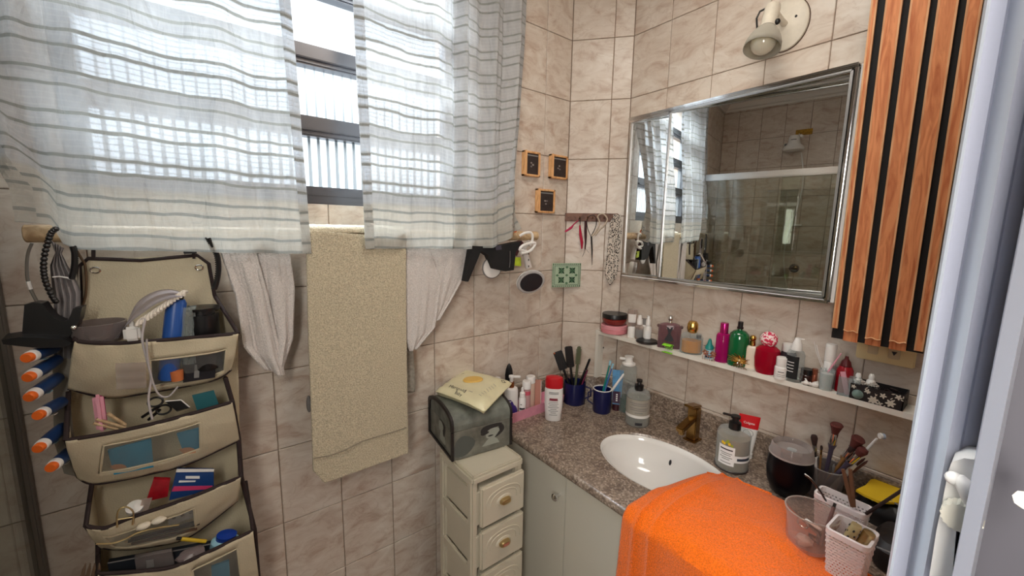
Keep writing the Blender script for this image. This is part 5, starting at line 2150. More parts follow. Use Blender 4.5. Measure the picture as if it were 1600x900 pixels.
# white little bottles
for k, (px, w_, ht, lab, kind) in enumerate(((986, 14, 44, 'tall white lotion bottle nearest the stacked jars on the shelf', 'inv'), (998, 13, 38, 'small white spray bottle between two white bottles on the shelf', 'spray'), (1011, 11, 40, 'slim white bottle right of the small white spray on the shelf', 'slim'))):
    b = sh_base(px, 515, 1.413 + .006 * k)
    t, H_, R_ = place('mini_bottle', lab, 'bottle', b, None, w_, group='small white bottles on the shelf')
    H_ = ht * mpp(b)
    if kind == 'inv':
        turn(t, 'cap', [(.001, 0), (.75, 0), (.8, .04), (.8, .36), (.6, .4)], H_, R_, WHITE, sy=.7)
        turn(t, 'body', [(.6, .4), (.9, .46), (1.05, .9), (1.0, 1), (.001, 1)], H_, R_, FROST, sy=.6)
        band(t, R_ * .97, H_ * .55, H_ * .85, .9, WHITE, sy=.66, r2=R_ * 1.03)
    else:
        turn(t, 'body', [(.001, 0), (.95, 0), (1, .04), (1, .52), (.55, .6)], H_, R_, FROST if kind == 'spray' else WHITE)
        turn(t, 'cap', [(.55, .6), (.66, .61), (.6, .82), (.42, .86), (.42, .98), (.001, 1)], H_, R_, WHITE)
        band(t, R_, H_ * .08, H_ * .42, 1.0, INKG if kind == 'spray' else INKW)
b = sh_base(1005, 513, 1.442)
t, H_, R_ = place('grey_cap_bottle', 'pale bottle with square grey cap behind the small white bottles', 'bottle', b, None, 12)
H_ = .082
turn(t, 'body', [(.001, 0), (1, 0), (1, .7), (.8, .74)], H_, R_, WHITE, n=5)
turn(t, 'cap', [(.9, .74), (1, .76), (1, 1), (.001, 1)], H_, R_, GREYP, n=5)

b = sh_base(1011, 525, 1.400)
t, H_, R_ = place('round_compact', 'dark round compact case lying flat on the shelf', 'compact', b, None, 34)
turn(t, 'base', [(.001, 0), (.95, 0), (1, .2), (1, .5), (.95, .55), (.001, .55)], .010, R_, mat('dark_grey_compact', (64, 58, 56), .35))
turn(t, 'lid', [(.93, .55), (.97, .7), (.9, .95), (.001, 1)], .010, R_, BLACK)

# perfume with black dress print and silver ball
b = sh_base(1044.5, 530, 1.412)
t, H_, R_ = place('perfume_bottle', 'dusky mauve perfume bottle with silver ball stopper and black dress print', 'perfume', b, None, 33)
H_ = 50 * mpp(b)
turn(t, 'glass', [(.001, 0), (1, 0), (1.02, .04), (1.0, .62), (.85, .72), (.5, .76), (.18, .78)], H_, R_, clear('mauve_glass', (176, 136, 142), .40, gloss=.3), n=5, sy=.55)
turn(t, 'dark_base', [(.001, .01), (.93, .01), (.93, .20), (.001, .22)], H_, R_, mat('dark_plum', (34, 18, 34), .15), n=5, sy=.46)
turn(t, 'neck', [(.18, .76), (.22, .78), (.2, .84), (.001, .84)], H_, R_, CHROME)
MB().sphere((0, 0, H_ * .92), H_ * .085, 18).obj('ball_stopper', CHROME, t)
dress = [(-.10, .66), (-.30, .69), (-.16, .56), (-.09, .48), (-.42, .27), (0, .22), (.42, .27), (.09, .48), (.16, .56), (.30, .69), (.10, .66), (0, .60)]
m = MB()
yy = -R_ * .62
m.add([(x * R_, yy, z * H_) for x, z in dress] + [(0, yy, .45 * H_)], [(i, (i + 1) % 12, 12) for i in range(12)])
m.obj('dress_print', INK, t, smooth=False)
for s in (-1, 1):
    MB().sphere((s * R_ * 1.0, 0, H_ * .66), R_ * .16, 12).obj('shoulder_knob', clear('mauve_knob%d' % s, (150, 120, 118), .6), t)

# ribbed amber bottle with gold cap
b = sh_base(1079, 541, 1.414)
t, H_, R_ = place('perfume_bottle', 'ribbed clear perfume bottle with amber liquid and gold rosette cap', 'perfume', b, None, 32)
H_ = 51 * mpp(b)
m = MB()
seg = 48
vs = []
pr = [(.001, 0), (.95, 0), (1, .05), (.98, .5), (.80, .60), (.45, .64), (.3, .65)]
for r, z in pr:
    for k in range(seg):
        a = 2 * PI * k / seg
        q_ = r * R_ * (1 + (.045 * (1 if k % 4 < 2 else -1) if .5 < r else 0))
        vs.append((q_ * math.cos(a), q_ * .8 * math.sin(a), z * H_))
m.add(vs, [(j * seg + k, j * seg + (k + 1) % seg, (j + 1) * seg + (k + 1) % seg, (j + 1) * seg + k) for j in range(len(pr) - 1) for k in range(seg)])
m.obj('ribbed_glass', CLEARG, t)
turn(t, 'amber_liquid', [(.001, .04), (.86, .04), (.88, .40), (.001, .40)], H_, R_, mat('amber', (196, 130, 50), .15), sy=.78)
turn(t, 'cap', [(.30, .63), (.42, .66), (.50, .76), (.48, .90), (.35, .98), (.001, 1)], H_, R_, GOLD, n=2.6)
MB().tube([(R_ * .45 * math.cos(a), R_ * .45 * math.sin(a), H_ * .82) for a in [2 * PI * k / 24 for k in range(24)]], .0022, 6, closed=True).obj('rosette', PALEGOLD, t)
b = sh_base(1090, 530, 1.445)
t, H_, R_ = place('glass_stopper_vial', 'small clear vial behind the gold-capped perfume', 'vial', b, None, 12)
turn(t, 'glass', [(.001, 0), (1, 0), (1, .8), (.5, .9), (.5, 1), (.001, 1)], .06, R_, CLEARG)
turn(t, 'cap', [(.5, .86), (.6, .88), (.6, 1.1), (.001, 1.12)], .06, R_, BLACK)

b = sh_base(1107, 541, 1.405)
t, H_, R_ = place('eye_drop_bottle', 'tiny eye drop bottle with teal pointed cap on the shelf', 'dropper bottle', b, None, 12)
H_ = 31 * mpp(b)
turn(t, 'body', [(.001, 0), (1, 0), (1, .42), (.7, .5)], H_, R_, LBLUE, sy=.8)
turn(t, 'cap', [(.85, .46), (1.05, .5), (1.0, .62), (.6, .72), (.4, .92), (.2, 1), (.001, 1)], H_, R_, TEAL)
band(t, R_, H_ * .06, H_ * .2, 1.1, mat('dark_teal_band', (16, 60, 90), .4), sy=.82)

b = sh_base(1127, 550, 1.410)
t, H_, R_ = place('body_spray', 'magenta glass bottle with cylindrical cap beside the green bottle', 'bottle', b, None, 20)
H_ = 61 * mpp(b)
turn(t, 'glass', [(.001, 0), (1.0, 0), (1.03, .03), (1.0, .66), (.85, .72), (.5, .74)], H_, R_, clear('magenta_glass_thin', (206, 30, 130), .62, gloss=.25))
turn(t, 'liquid', [(.001, .02), (.86, .02), (.86, .62), (.001, .62)], H_, R_, clear('magenta_liquid', (200, 70, 140), .55))
turn(t, 'cap', [(.5, .73), (.58, .74), (.58, .985), (.54, 1), (.001, 1)], H_, R_, mat('magenta_metal', (190, 40, 120), .2, metal=.7))

b = sh_base(1151, 551, 1.418)
t, H_, R_ = place('green_lotion_bottle', 'round-shouldered dark green glass bottle with black cap', 'bottle', b, None, 28)
H_ = 68 * mpp(b)
turn(t, 'glass', [(.001, 0), (.98, 0), (1.02, .03), (1.0, .62), (.92, .72), (.6, .79), (.25, .81), (.22, .84)], H_, R_, GREENG, n=2.3)
turn(t, 'cap', [(.22, .83), (.32, .84), (.32, .88), (.26, .885), (.26, 1), (.001, 1)], H_, R_, BLACK)

b = sh_base(1172, 557, 1.424)
t, H_, R_ = place('cream_perfume', 'slim cream square perfume bottle with gold ball cap', 'perfume', b, None, 17)
H_ = 52 * mpp(b)
turn(t, 'body', [(.001, 0), (1, 0), (1, .60), (.9, .66), (.4, .68)], H_, R_, mat('cream_glass', (220, 206, 186), .25), n=6, sy=.7)
turn(t, 'collar', [(.35, .67), (.5, .68), (.45, .82), (.001, .82)], H_, R_, GOLD)
MB().sphere((0, 0, H_ * .9), H_ * .09, 14).obj('ball_cap', GOLD, t)

b = sh_base(1196, 568, 1.415)
t, H_, R_ = place('red_perfume', 'round red perfume bottle with red and white patterned ball cap', 'perfume', b, None, 34)
H_ = 66 * mpp(b)
turn(t, 'glass', [(.001, 0), (.80, 0), (.95, .12), (1.02, .35), (.95, .56), (.6, .64), (.3, .66)], H_, R_, clear('red_glass', (196, 16, 50), .7, gloss=.25))
turn(t, 'liquid', [(.001, .03), (.7, .03), (.88, .14), (.93, .35), (.86, .5), (.001, .52)], H_, R_, mat('red_liquid', (150, 10, 40), .15))
bm_, nt, bb = _nt('red_white_mosaic')
vo = nt.nodes.new('ShaderNodeTexVoronoi')
vo.inputs['Scale'].default_value = 190
tcx = nt.nodes.new('ShaderNodeTexCoord')
nt.links.new(tcx.outputs['Object'], vo.inputs['Vector'])
rr = nt.nodes.new('ShaderNodeValToRGB')
rr.color_ramp.interpolation = 'CONSTANT'
rr.color_ramp.elements[0].color = rgb((206, 40, 80))
rr.color_ramp.elements[1].position = .55
rr.color_ramp.elements[1].color = rgb((238, 214, 210))
sc_ = nt.nodes.new('ShaderNodeSeparateColor')
nt.links.new(vo.outputs['Color'], sc_.inputs[0])
nt.links.new(sc_.outputs[0], rr.inputs[0])
nt.links.new(rr.outputs[0], bb.inputs['Base Color'])
MB().sphere((0, 0, H_ * .80), H_ * .185, 20).obj('ball_cap', bm_, t)

b = sh_base(1228, 566, 1.440)
t, H_, R_ = place('dark_jar', 'dark see-through pill jar with white cap behind the spray bottle', 'jar', b, None, 21)
H_ = 50 * mpp(b)
turn(t, 'body', [(.001, 0), (.97, 0), (1, .05), (1, .68), (.85, .76)], H_, R_, clear('dark_smoke', (70, 64, 70), .75))
turn(t, 'cap', [(.8, .76), (.85, .78), (.85, 1), (.001, 1)], H_, R_, WHITE)

b = sh_base(1219, 578, 1.392)
t, H_, R_ = place('small_bottle', 'small white bottle with square white cap in front of the dark jar', 'bottle', b, None, 18)
H_ = 34 * mpp(b)
turn(t, 'body', [(.001, 0), (.97, 0), (1, .03), (1, .54), (.85, .58)], H_, R_, WHITE)
turn(t, 'cap', [(.82, .58), (.86, .6), (.86, .98), (.8, 1), (.001, 1)], H_, R_, WHITE)
band(t, R_, H_ * .34, H_ * .37, .45, INK, name='print_line')
for z in (.14, .22):
    band(t, R_, H_ * z, H_ * (z + .02), .6, INKG)

b = sh_base(1239, 586, 1.405)
t, H_, R_ = place('spray_bottle', 'clear spray bottle with black label and white nozzle cap', 'spray bottle', b, None, 24)
H_ = 68 * mpp(b)
turn(t, 'body', [(.001, 0), (.95, 0), (1, .03), (1, .62), (.8, .70), (.45, .72)], H_, R_, CLEARG)
band(t, R_, H_ * .08, H_ * .60, .95, BLACKM, a0=-.55)
for k in range(4):
    band(t, R_, H_ * (.24 + .07 * k), H_ * (.255 + .07 * k), .4, INKW, a0=-.5, eps=.0008)
turn(t, 'nozzle', [(.45, .71), (.6, .72), (.55, .86), (.35, .96), (.3, 1), (.001, 1)], H_, R_, WHITE)
MB().tube([(0, 0, H_ * .98), (R_ * .7, 0, H_ * .985)], .0018, 6).obj('spout', WHITE, t)

for px, py, w_, hh, lab, mm_, x_ in ((1259, 583, 17, 21, 'small dark brown glass jar right of the spray bottle', mat('brown_glass', (52, 26, 22), .2), 1.422), (1271, 585, 8, 24, 'slim copper-coloured lipstick beside the small brown jar', mat('copper', (176, 104, 80), .25, metal=.7), 1.424)):
    b = sh_base(px, py, x_)
    t, H_, R_ = place('mini_jar' if w_ > 10 else 'lipstick', lab, 'jar' if w_ > 10 else 'lipstick', b, None, w_)
    H_ = hh * mpp(b)
    turn(t, 'body', [(.001, 0), (1, 0), (1, .55), (.9, .6)], H_, R_, mm_)
    turn(t, 'cap', [(.92, .6), (.95, .62), (.95, 1), (.001, 1)], H_, R_, BLACK if w_ > 10 else mm_)

b = sh_base(1266, 594, 1.392)
t, H_, R_ = place('cotton_bow', 'white bow-shaped cotton clump at the front edge of the shelf', 'cotton', b, None, 28)
m = MB()
for cx_, sz_ in ((-.011, 1.0), (.010, 1.1), (0, .7)):
    m.sphere((cx_, 0, .007), .0085 * sz_, 14, sz=.8)
for v in m.v:
    s = 1 + .35 * noise.noise(v * 160)
    v.x *= s
    v.z = max(0, v.z * s)
m.obj('cotton', mat('cotton_bow_white', (226, 220, 214), .95), t)
MB().tube([(-.006, 0, .006), (-.014, .002, .02)], .0022, 8).obj('swab', WHITE, t)

b = sh_base(1289, 594, 1.400)
t, H_, R_ = place('swab_cup', 'clear cup holding a white tube with swabs and a pink stick', 'cup', b, None, 20)
H_ = 32 * mpp(b)
cup = turn(t, 'cup', [(.75, 0), (.8, .02), (1, 1), (.97, 1), (.77, .05)], H_, R_, CLEARP, cap=False)
turn(t, 'lining', [(.001, .03), (.70, .03), (.8, .8), (.001, .8)], H_, R_, WHITE)
pk = thing('pink_nail_stick', 'thin pink stick leaning out of the clear swab cup', 'nail tool')
a0_ = b + Vector((0, 0, H_ * .82))
dv = (aB(b, 1314, 541) - aB(b, 1292, 572))
MB().tube([a0_ + dv * .02, a0_ + dv * .5, a0_ + dv * 1.0], [.0022, .0024, .0016], 8).obj('stick', PINK, pk)
for k, (x_, y_) in enumerate(((1276, 539), (1272, 534))):
    sbn = thing('cotton_swab', ('shorter' if k == 0 else 'longer') + ' bent white wire loop rising from the clear swab cup', 'swab')
    e_ = aB(b, x_, y_)
    s0_ = b + Vector((0, 0, H_ * .82)) + Vector((0, .004 + .004 * k, 0))
    MB().tube([s0_, s0_.lerp(e_, .6) + Vector((0, .004, .004)), e_], .0009, 6).obj('wire', WHITE, sbn)
b = sh_base(1291, 586, 1.430)
t, H_, R_ = place('white_tube_bottle', 'tall plain white cylinder bottle behind the clear swab cup', 'bottle', b, None, 14)
H_ = 68 * mpp(b)
turn(t, 'body', [(.001, 0), (1, 0), (1, .58), (.9, .6)], H_, R_, WHITE)
turn(t, 'cap', [(.94, .6), (1.02, .61), (1.02, .98), (.96, 1), (.001, 1)], H_, R_, WHITE)
b = sh_base(1303, 592, 1.432)
t, H_, R_ = place('grey_box', 'small smoky clear box between the white cylinder and red dropper', 'box', b, None, 14)
MB().box((-R_, -R_ * .8, 0), (R_, R_ * .8, .068), .0015).obj('box', SMOKE, t)

b = sh_base(1316, 598, 1.422)
t, H_, R_ = place('red_dropper_bottle', 'dark red bottle with pointed dropper cap below the wood panel', 'bottle', b, None, 21)
H_ = 57 * mpp(b)
turn(t, 'body', [(.001, 0), (.95, 0), (1, .03), (1, .62), (.75, .72)], H_, R_, mat('deep_red_bottle', (150, 12, 28), .2))
turn(t, 'dropper', [(.6, .71), (.7, .73), (.55, .85), (.25, .92), (.18, 1), (.001, 1)], H_, R_, mat('dropper_dark_red', (84, 10, 16), .35))
b = sh_base(1324, 603, 1.397)
t, H_, R_ = place('clear_box', 'small clear plastic box with a pink sachet in front of the red dropper', 'box', b, None, 26)
hh = 30 * mpp(b)
m = MB()
for lo, hi in (((-R_, -.013, 0), (R_, -.012, hh)), ((-R_, .012, 0), (R_, .013, hh)), ((-R_, -.013, 0), (-R_ + .001, .013, hh)), ((R_ - .001, -.013, 0), (R_, .013, hh)), ((-R_, -.013, 0), (R_, .013, .001))):
    m.box(lo, hi)
m.obj('walls', CLEARP, t, smooth=False)
MB().prism([(-.006, -.001), (.005, -.001), (.006, .001), (-.005, .001)], .002, hh * 1.25, M=Matrix.Rotation(-.25, 4, 'Y')).obj('sachet', PINK, t, smooth=False)
for k, (px, py, hh_, lab) in enumerate(((1337, 600, 36, 'left white dropper bottle behind the small glass ball jar'), (1357, 606, 40, 'right white dropper bottle between the other dropper and the floral box'))):
    b = sh_base(px, py, 1.418)
    t, H_, R_ = place('white_dropper_bottle', lab, 'dropper bottle', b, None, 18, group='white dropper bottles')
    H_ = hh_ * mpp(b)
    turn(t, 'body', [(.001, 0), (.95, 0), (1, .04), (1, .45), (.6, .55)], H_, R_, WHITE)
    turn(t, 'cap', [(.5, .55), (.66, .57), (.62, .72), (.4, .78), (.42, .9), (.25, 1), (.001, 1)], H_, R_, WHITE)
b = sh_base(1340, 612, 1.391)
t, H_, R_ = place('glass_ball_jar', 'small frosted greenish glass ball jar beside the floral box', 'jar', b, None, 20)
MB().sphere((0, 0, R_ * .86), R_ * .86, 18).obj('glass', clear('pale_teal_glass', (176, 206, 200), .5, gloss=.3), t)
MB().lathe([(R_ * .5, R_ * 1.55), (R_ * .55, R_ * 1.72), (R_ * .45, R_ * 1.72)], 16, cap=False).obj('rim', CLEARG, t)

# floral box
ya_, yb_ = .262, .155
t = thing('floral_box', 'open black box with white floral pattern at the right end of the shelf', 'box', (1.416, (ya_ + yb_) / 2, ZS))
hx_, hy_, hz_ = .033, (ya_ - yb_) / 2, .042
m = MB()
m.box((-hx_, -hy_, 0), (-hx_ + .002, hy_, hz_))
m.box((hx_ - .002, -hy_, 0), (hx_, hy_, hz_))
m.box((-hx_, -hy_, 0), (hx_, -hy_ + .002, hz_))
m.box((-hx_, hy_ - .002, 0), (hx_, hy_, hz_))
m.box((-hx_, -hy_, 0), (hx_, hy_, .002))
m.obj('box', mat('box_black', (22, 18, 20), .6), t, smooth=False)
FLW = mat('flower_print_white', (206, 200, 186), .6)
m = MB()


def petal_shape(cx_, cz_, a_, L_, w__, onx=True):
    ca_, sa_ = math.cos(a_), math.sin(a_)
    q4 = [(0, 0), (L_ * .4, w__), (L_ * .8, w__ * .7), (L_, 0), (L_ * .8, -w__ * .7), (L_ * .4, -w__)]
    vv = []
    for x, y in q4:
        u_, v_ = cx_ + x * ca_ - y * sa_, cz_ + x * sa_ + y * ca_
        if onx:
            vv.append((-hx_ - .0004, max(-hy_, min(hy_, u_)), max(.001, min(hz_, v_))))
        else:
            vv.append((max(-hx_, min(hx_, u_)), hy_ + .0004, max(.001, min(hz_, v_))))
    m.add(vv, [(0, 1, 2, 3, 4, 5)])


rnd = random.Random(3)
for cx_, cz_, L_, n_ in ((.038, .015, .008, 6), (.018, .030, .0075, 5), (.004, .010, .012, 7), (-.014, .028, .008, 5), (-.030, .013, .011, 6), (-.043, .034, .008, 5), (.047, .034, .006, 5), (-.010, .005, .007, 4)):
    for p_ in range(n_):
        petal_shape(cx_, cz_, 2 * PI * p_ / n_ + cx_ * 40, L_, L_ * .26)
for _ in range(14):
    petal_shape(rnd.uniform(-hy_, hy_), rnd.uniform(.004, hz_ - .004), rnd.uniform(0, 6), .008, .0014)
m.obj('flower_print', FLW, t, smooth=False)
for k, (dx_, dy_) in enumerate(((-.010, .036), (-.006, .012))):
    cl = thing('crystal_rosette', ('left' if k == 0 else 'right') + ' sparkling crystal rosette lying in the floral box', 'brooch', (1.416 + dx_, (ya_ + yb_) / 2 + dy_, ZS + hz_ - .004))
    m = MB()
    for j in range(12):
        a_ = 2 * PI * j / 12
        for rr_, zz in ((.010, .004), (.006, .008)):
            m.sphere((rr_ * math.cos(a_ + rr_ * 90), rr_ * math.sin(a_ + rr_ * 90), zz), .0028, 6)
    m.sphere((0, 0, .010), .0035, 8)
    m.obj('crystals', mat('crystal%d' % k, (214, 206, 198), .12, metal=.3, spec=.9), cl)
    MB().lathe([(.001, 0), (.011, 0), (.011, .003), (.001, .003)], 16).obj('setting', CHROME, cl)
cl = thing('dark_hair_clips', 'bundle of small dark hair clips filling the floral box', 'hair clips', (1.416, (ya_ + yb_) / 2 - .02, ZS + .004))
m = MB()
for _ in range(26):
    x_, y_ = rnd.uniform(-.024, .024), rnd.uniform(-.028, .06)
    a_ = rnd.uniform(0, PI)
    m.box((-.010, -.002, 0), (.010, .002, .003), 0, M=Matrix.Translation((x_, y_, rnd.uniform(.004, .034))) @ Matrix.Rotation(a_, 4, 'Z') @ Matrix.Rotation(rnd.uniform(-.4, .4), 4, 'Y'))
m.obj('clips', mat('clip_dark', (40, 28, 28), .35), cl, kind='stuff')

# clips on the shelf edge
c = aX(1044, 543, XSF - .004)
t = thing('lime_hair_clip', 'lime green hair clip gripping the front edge of the shelf', 'hair clip', c)
for s in (1, -1):
    m = MB()
    pts5 = [(.000, -.016), (.004, .016)]
    m.grid(8, 6, lambda u, v, s=s: Vector((-.012 + .018 * v - .004 * math.cos(PI * v), -.017 + .034 * u, s * (.004 + .010 * math.sin(PI * (.15 + .7 * v))) - .004 + (.003 if s > 0 else -.004))))
    o = m.obj('jaw', LIME, t)
    o.modifiers.new('s', 'SOLIDIFY').thickness = .002
MB().lathe([(.001, -.015), (.003, -.015), (.003, .015), (.001, .015)], 10, M=Matrix.Rotation(PI / 2, 4, 'X')).obj('spring', CHROME, t)
for k in range(4):
    MB().box((.004, -.014 + k * .008, -.012), (.008, -.010 + k * .008, .008), .001).obj('tooth', LIME, t)

c = aX(1108, 556, XSF - .006)
t = thing('rose_gold_clip', 'rose gold claw clip with two flowers on the shelf edge', 'hair clip', c)
for cy_ in (.013, -.013):
    m = MB()
    for p_ in range(5):
        a_ = 2 * PI * p_ / 5
        m.sphere((0, cy_ + .0075 * math.cos(a_), .010 + .006 * math.sin(a_)), .005, 10, sz=.6)
    m.sphere((-.003, cy_, .010), .0028, 8)
    m.obj('flower', ROSEGOLD, t)
MB().tube([(0, .02, .002), (0, 0, -.002), (0, -.02, .002)], .0015, 8).obj('bar', ROSEGOLD, t)
for k in range(6):
    y_ = .02 - k * .008
    MB().tube([(0, y_, .002), (-.006, y_, -.008), (-.002, y_, -.017)], .0009, 6).obj('tooth', ROSEGOLD, t)
c = aX(1156, 565, XSF - .010)
t = thing('sunburst_clip', 'gold sunburst hair claw clipped on the shelf edge below the green bottle', 'hair clip', c)
for k in range(16):
    a_ = 2 * PI * k / 16
    L_ = .037 if k % 2 else .030
    tip = Vector((-.014, L_ * math.cos(a_), .004 + L_ * .52 * math.sin(a_) + .006))
    MB().tube([Vector((-.002, .005 * math.cos(a_), .004 + .003 * math.sin(a_))), Vector((0, .5 * L_ * math.cos(a_), .004 + .3 * L_ * math.sin(a_))), tip], [.0014, .0022, .0006], 6).obj('ray', GOLD, t)
MB().sphere((-.004, 0, .004), .005, 12).obj('centre', PALEGOLD, t)
for s in (-1, 1):
    MB().tube(smooth_pts([Vector(p) for p in ((0, s * .004, -.002), (-.006, s * .005, -.008), (-.002, s * .004, -.013), (.004, s * .004, -.012))], 12), .0016, 8).obj('spring_loop', CHROME, t)
for k in range(7):
    y_ = -.022 + k * .0073
    MB().tube([(.0, y_ * .4, -.010), (-.004, y_ * .8, -.017), (-.002, y_ * 1.1, -.021)], .0011, 6).obj('tooth', mat('dark_gold_tooth', (120, 92, 50), .3, metal=.8), t)

# ================================================================== TOWER, CHEST, WIPES
ZTW = 0.86
fl = aZ(738, 745, ZTW)
fr_ = aZ(820, 714, ZTW)
tx0, tx1 = fl.x - .003, min(fr_.x, XD - .012)
ty0 = (fl.y + fr_.y) / 2
ty1 = ty0 + .215
t = thing('drawer_tower', 'cream plastic drawer tower with gold cup handles beside the vanity cabinet', 'drawer unit')
m = MB()
m.box((tx0, ty0, ZTW - .03), (tx1, ty1, ZTW - .006), .006)
m.box((tx0 + .004, ty0 + .004, ZTW - .008), (tx1 - .004, ty1 - .004, ZTW - .004), .002)
m.obj('top', CREAMP, t)
m = MB()
for lo, hi in (((tx0 + .004, ty0 + .004), (tx1 - .004, ty0 + .012)), ((tx0 + .004, ty1 - .012), (tx1 - .004, ty1 - .004)), ((tx0 + .004, ty0 + .004), (tx0 + .012, ty1 - .004)), ((tx1 - .012, ty0 + .004), (tx1 - .004, ty1 - .004))):
    m.box((lo[0], lo[1], ZTW - .007), (hi[0], hi[1], ZTW), .003)
m.obj('raised_rim', CREAMP, t)
pw = .026
for x0_, x1_ in ((tx0, tx0 + pw), (tx1 - pw, tx1)):
    for y0_, y1_ in ((ty0 + .006, ty0 + .034), (ty1 - .03, ty1)):
        MB().box((x0_, y0_, 0.0), (x1_, y1_, ZTW - .02), .006).obj('post', CREAMP, t)
dz_ = .1485
d0 = ZTW - .036
for k in range(6):
    zz = d0 - k * dz_
    for x0_, x1_ in ((tx0 + .002, tx0 + .012), (tx1 - .012, tx1 - .002)):
        MB().box((x0_, ty0 + .02, zz - .018 if k else zz - .004), (x1_, ty1 - .01, zz + .014), .002).obj('side_rail', CREAMP, t)
for k in range(5):
    z1_ = d0 - k * dz_ - .004
    z0_ = z1_ - dz_ + .012
    if z0_ < .03:
        z0_ = .03
    if z1_ < .1:
        break
    dr = thing('x', 'x', 'x') if False else None
    m = MB()
    ya2 = ty0 - .014
    m.box((tx0 + .024, ya2, z0_), (tx1 - .004, ty0 + .004, z1_), .006)
    drw = m.obj('drawer', CREAMP, t)
    MB().box((tx0 + .014, ty0 + .004, z0_ + .004), (tx1 - .014, ty1 - .02, z1_ - .02), .003).obj('tray', CREAMP, drw)
    cxm, czm = (tx0 + .024 + tx1 - .004) / 2, (z0_ + z1_) / 2
    hw_, hh_ = (tx1 - tx0 - .028) / 2, (z1_ - z0_) / 2
    # arched relief lines on the drawer front
    for s, rad in ((.78, .0022), (.60, .002)):
        path = []
        for a_ in range(0, 25):
            an = PI * (1 - a_ / 24)
            path.append((cxm + hw_ * s * math.cos(an), ya2 - .0003, czm - hh_ * .1 + hh_ * (s - .02) * (abs(math.sin(an)) ** .55)))
        MB().tube(path, rad, 6).obj('relief_arch', CREAMP, drw)
    MB().lathe([(.001, 0), (.030, 0), (.027, .003), (.020, .0045), (.001, .002)], 28, sy=.62, M=Matrix.Translation((cxm, ya2 + .0005, czm)) @ Matrix.Rotation(PI / 2, 4, 'X')).obj('handle_boss', CREAMP, drw)
    MB().lathe([(.001, 0), (.020, 0), (.0195, .008), (.016, .014), (.001, .0155)], 28, sy=.5, n=3.2, M=Matrix.Translation((cxm, ya2 - .002, czm)) @ Matrix.Rotation(PI / 2, 4, 'X')).obj('cup_handle', PALEGOLD, drw)
    MB().box((cxm - .011, ya2 - .0182, czm - .004), (cxm + .011, ya2 - .0165, czm + .004), .0006).obj('handle_label', (PALEGOLD, mat('pinkish_label', (196, 120, 100), .4), PALEGOLD, PALEGOLD, PALEGOLD)[k], drw)

ZC0 = ZTW + .0005
A_, B_, D_ = aZ(706, 722, ZC0), aZ(800, 694, ZC0), aZ(663, 677, ZC0)
wv_ = (B_ - A_)
wv_.z = 0
Wc = wv_.length
rzc = math.atan2(wv_.y, wv_.x)
Dc = .225
t = thing('keepsake_chest', 'dome-lidded keepsake chest covered in grey vintage prints on the drawer tower', 'chest', A_, rz=rzc)
hB = aB(A_, 712, 678).z - ZC0
hT = hB + .035
PRINT = mat('grey_green_decoupage', (116, 116, 106), .5, vary=.45, vscale=26, bump=.1)
PRINT2 = mat('grey_green_decoupage_lid', (108, 112, 104), .5, vary=.5, vscale=22, bump=.1)
EDGE = mat('black_brown_chest_edge', (30, 24, 24), .5)
MB().box((.006, .004, 0), (Wc - .006, Dc - .004, hB)).obj('box', PRINT, t, smooth=False)
# domed lid cross-section in (y, z)
sec = [(.004, hB + .0012), (.003, hB + .018)]
for k in range(13):
    a_ = PI * k / 12
    sec.append((Dc / 2 - (Dc / 2 - .003) * math.cos(a_), hB + .018 + .046 * math.sin(a_) ** .7))
sec += [(Dc - .004, hB + .018), (Dc - .004, hB + .0012)]
m = MB()
k = len(sec)
vs = [(.006, y, z) for y, z in sec] + [(Wc - .006, y, z) for y, z in sec]
m.add(vs, [(i, i + 1, k + i + 1, k + i) for i in range(k - 1)] + [tuple(reversed(range(k))), tuple(range(k, 2 * k)), (k - 1, 0, k, 2 * k - 1)])
m.obj('lid', PRINT2, t)
for x_, nm in ((0, 'l'), (Wc - .008, 'r')):
    for part, pl_ in (('box_edge', [(0, 0), (.010, 0), (.010, hB), (0, hB)]), ('box_edge', [(Dc - .010, 0), (Dc, 0), (Dc, hB), (Dc - .010, hB)]), ('box_edge', [(.008, 0), (Dc - .008, 0), (Dc - .008, .007), (.008, .007)])):
        m = MB()
        vs = [(x_, y, z) for y, z in pl_] + [(x_ + .008, y, z) for y, z in pl_]
        m.add(vs, [(3, 2, 1, 0), (4, 5, 6, 7), (0, 1, 5, 4), (1, 2, 6, 5), (2, 3, 7, 6), (3, 0, 4, 7)])
        m.obj(part, EDGE, t, smooth=False)
    m = MB()
    ctr = Vector((0, Dc / 2, hB + .01))
    ins = [((y - Dc / 2) * .90 + Dc / 2, hB + (z - hB) * .86) for y, z in sec]
    outp = [((y - Dc / 2) * 1.03 + Dc / 2, z + .002) for y, z in sec]
    vs = [(x_ + .008 * s_, y, z) for s_ in (0, 1) for y, z in ins] + [(x_ + .008 * s_, y, z) for s_ in (0, 1) for y, z in outp]
    fs = []
    for i in range(k - 1):
        fs += [(i, i + 1, 2 * k + i + 1, 2 * k + i), (k + i, 3 * k + i, 3 * k + i + 1, k + i + 1), (2 * k + i, 2 * k + i + 1, 3 * k + i + 1, 3 * k + i), (i, k + i, k + i + 1, i + 1)]
    m.add(vs, fs)
    m.obj('lid_edge', EDGE, t)
# printed pictures: a plain figure in a dark hat (front) and one with folded hands (side)
PD = mat('print_charcoal', (44, 42, 42), .6)
PM = mat('print_mid_grey', (84, 88, 84), .6)
PLt = mat('print_light_grey', (154, 158, 148), .6)


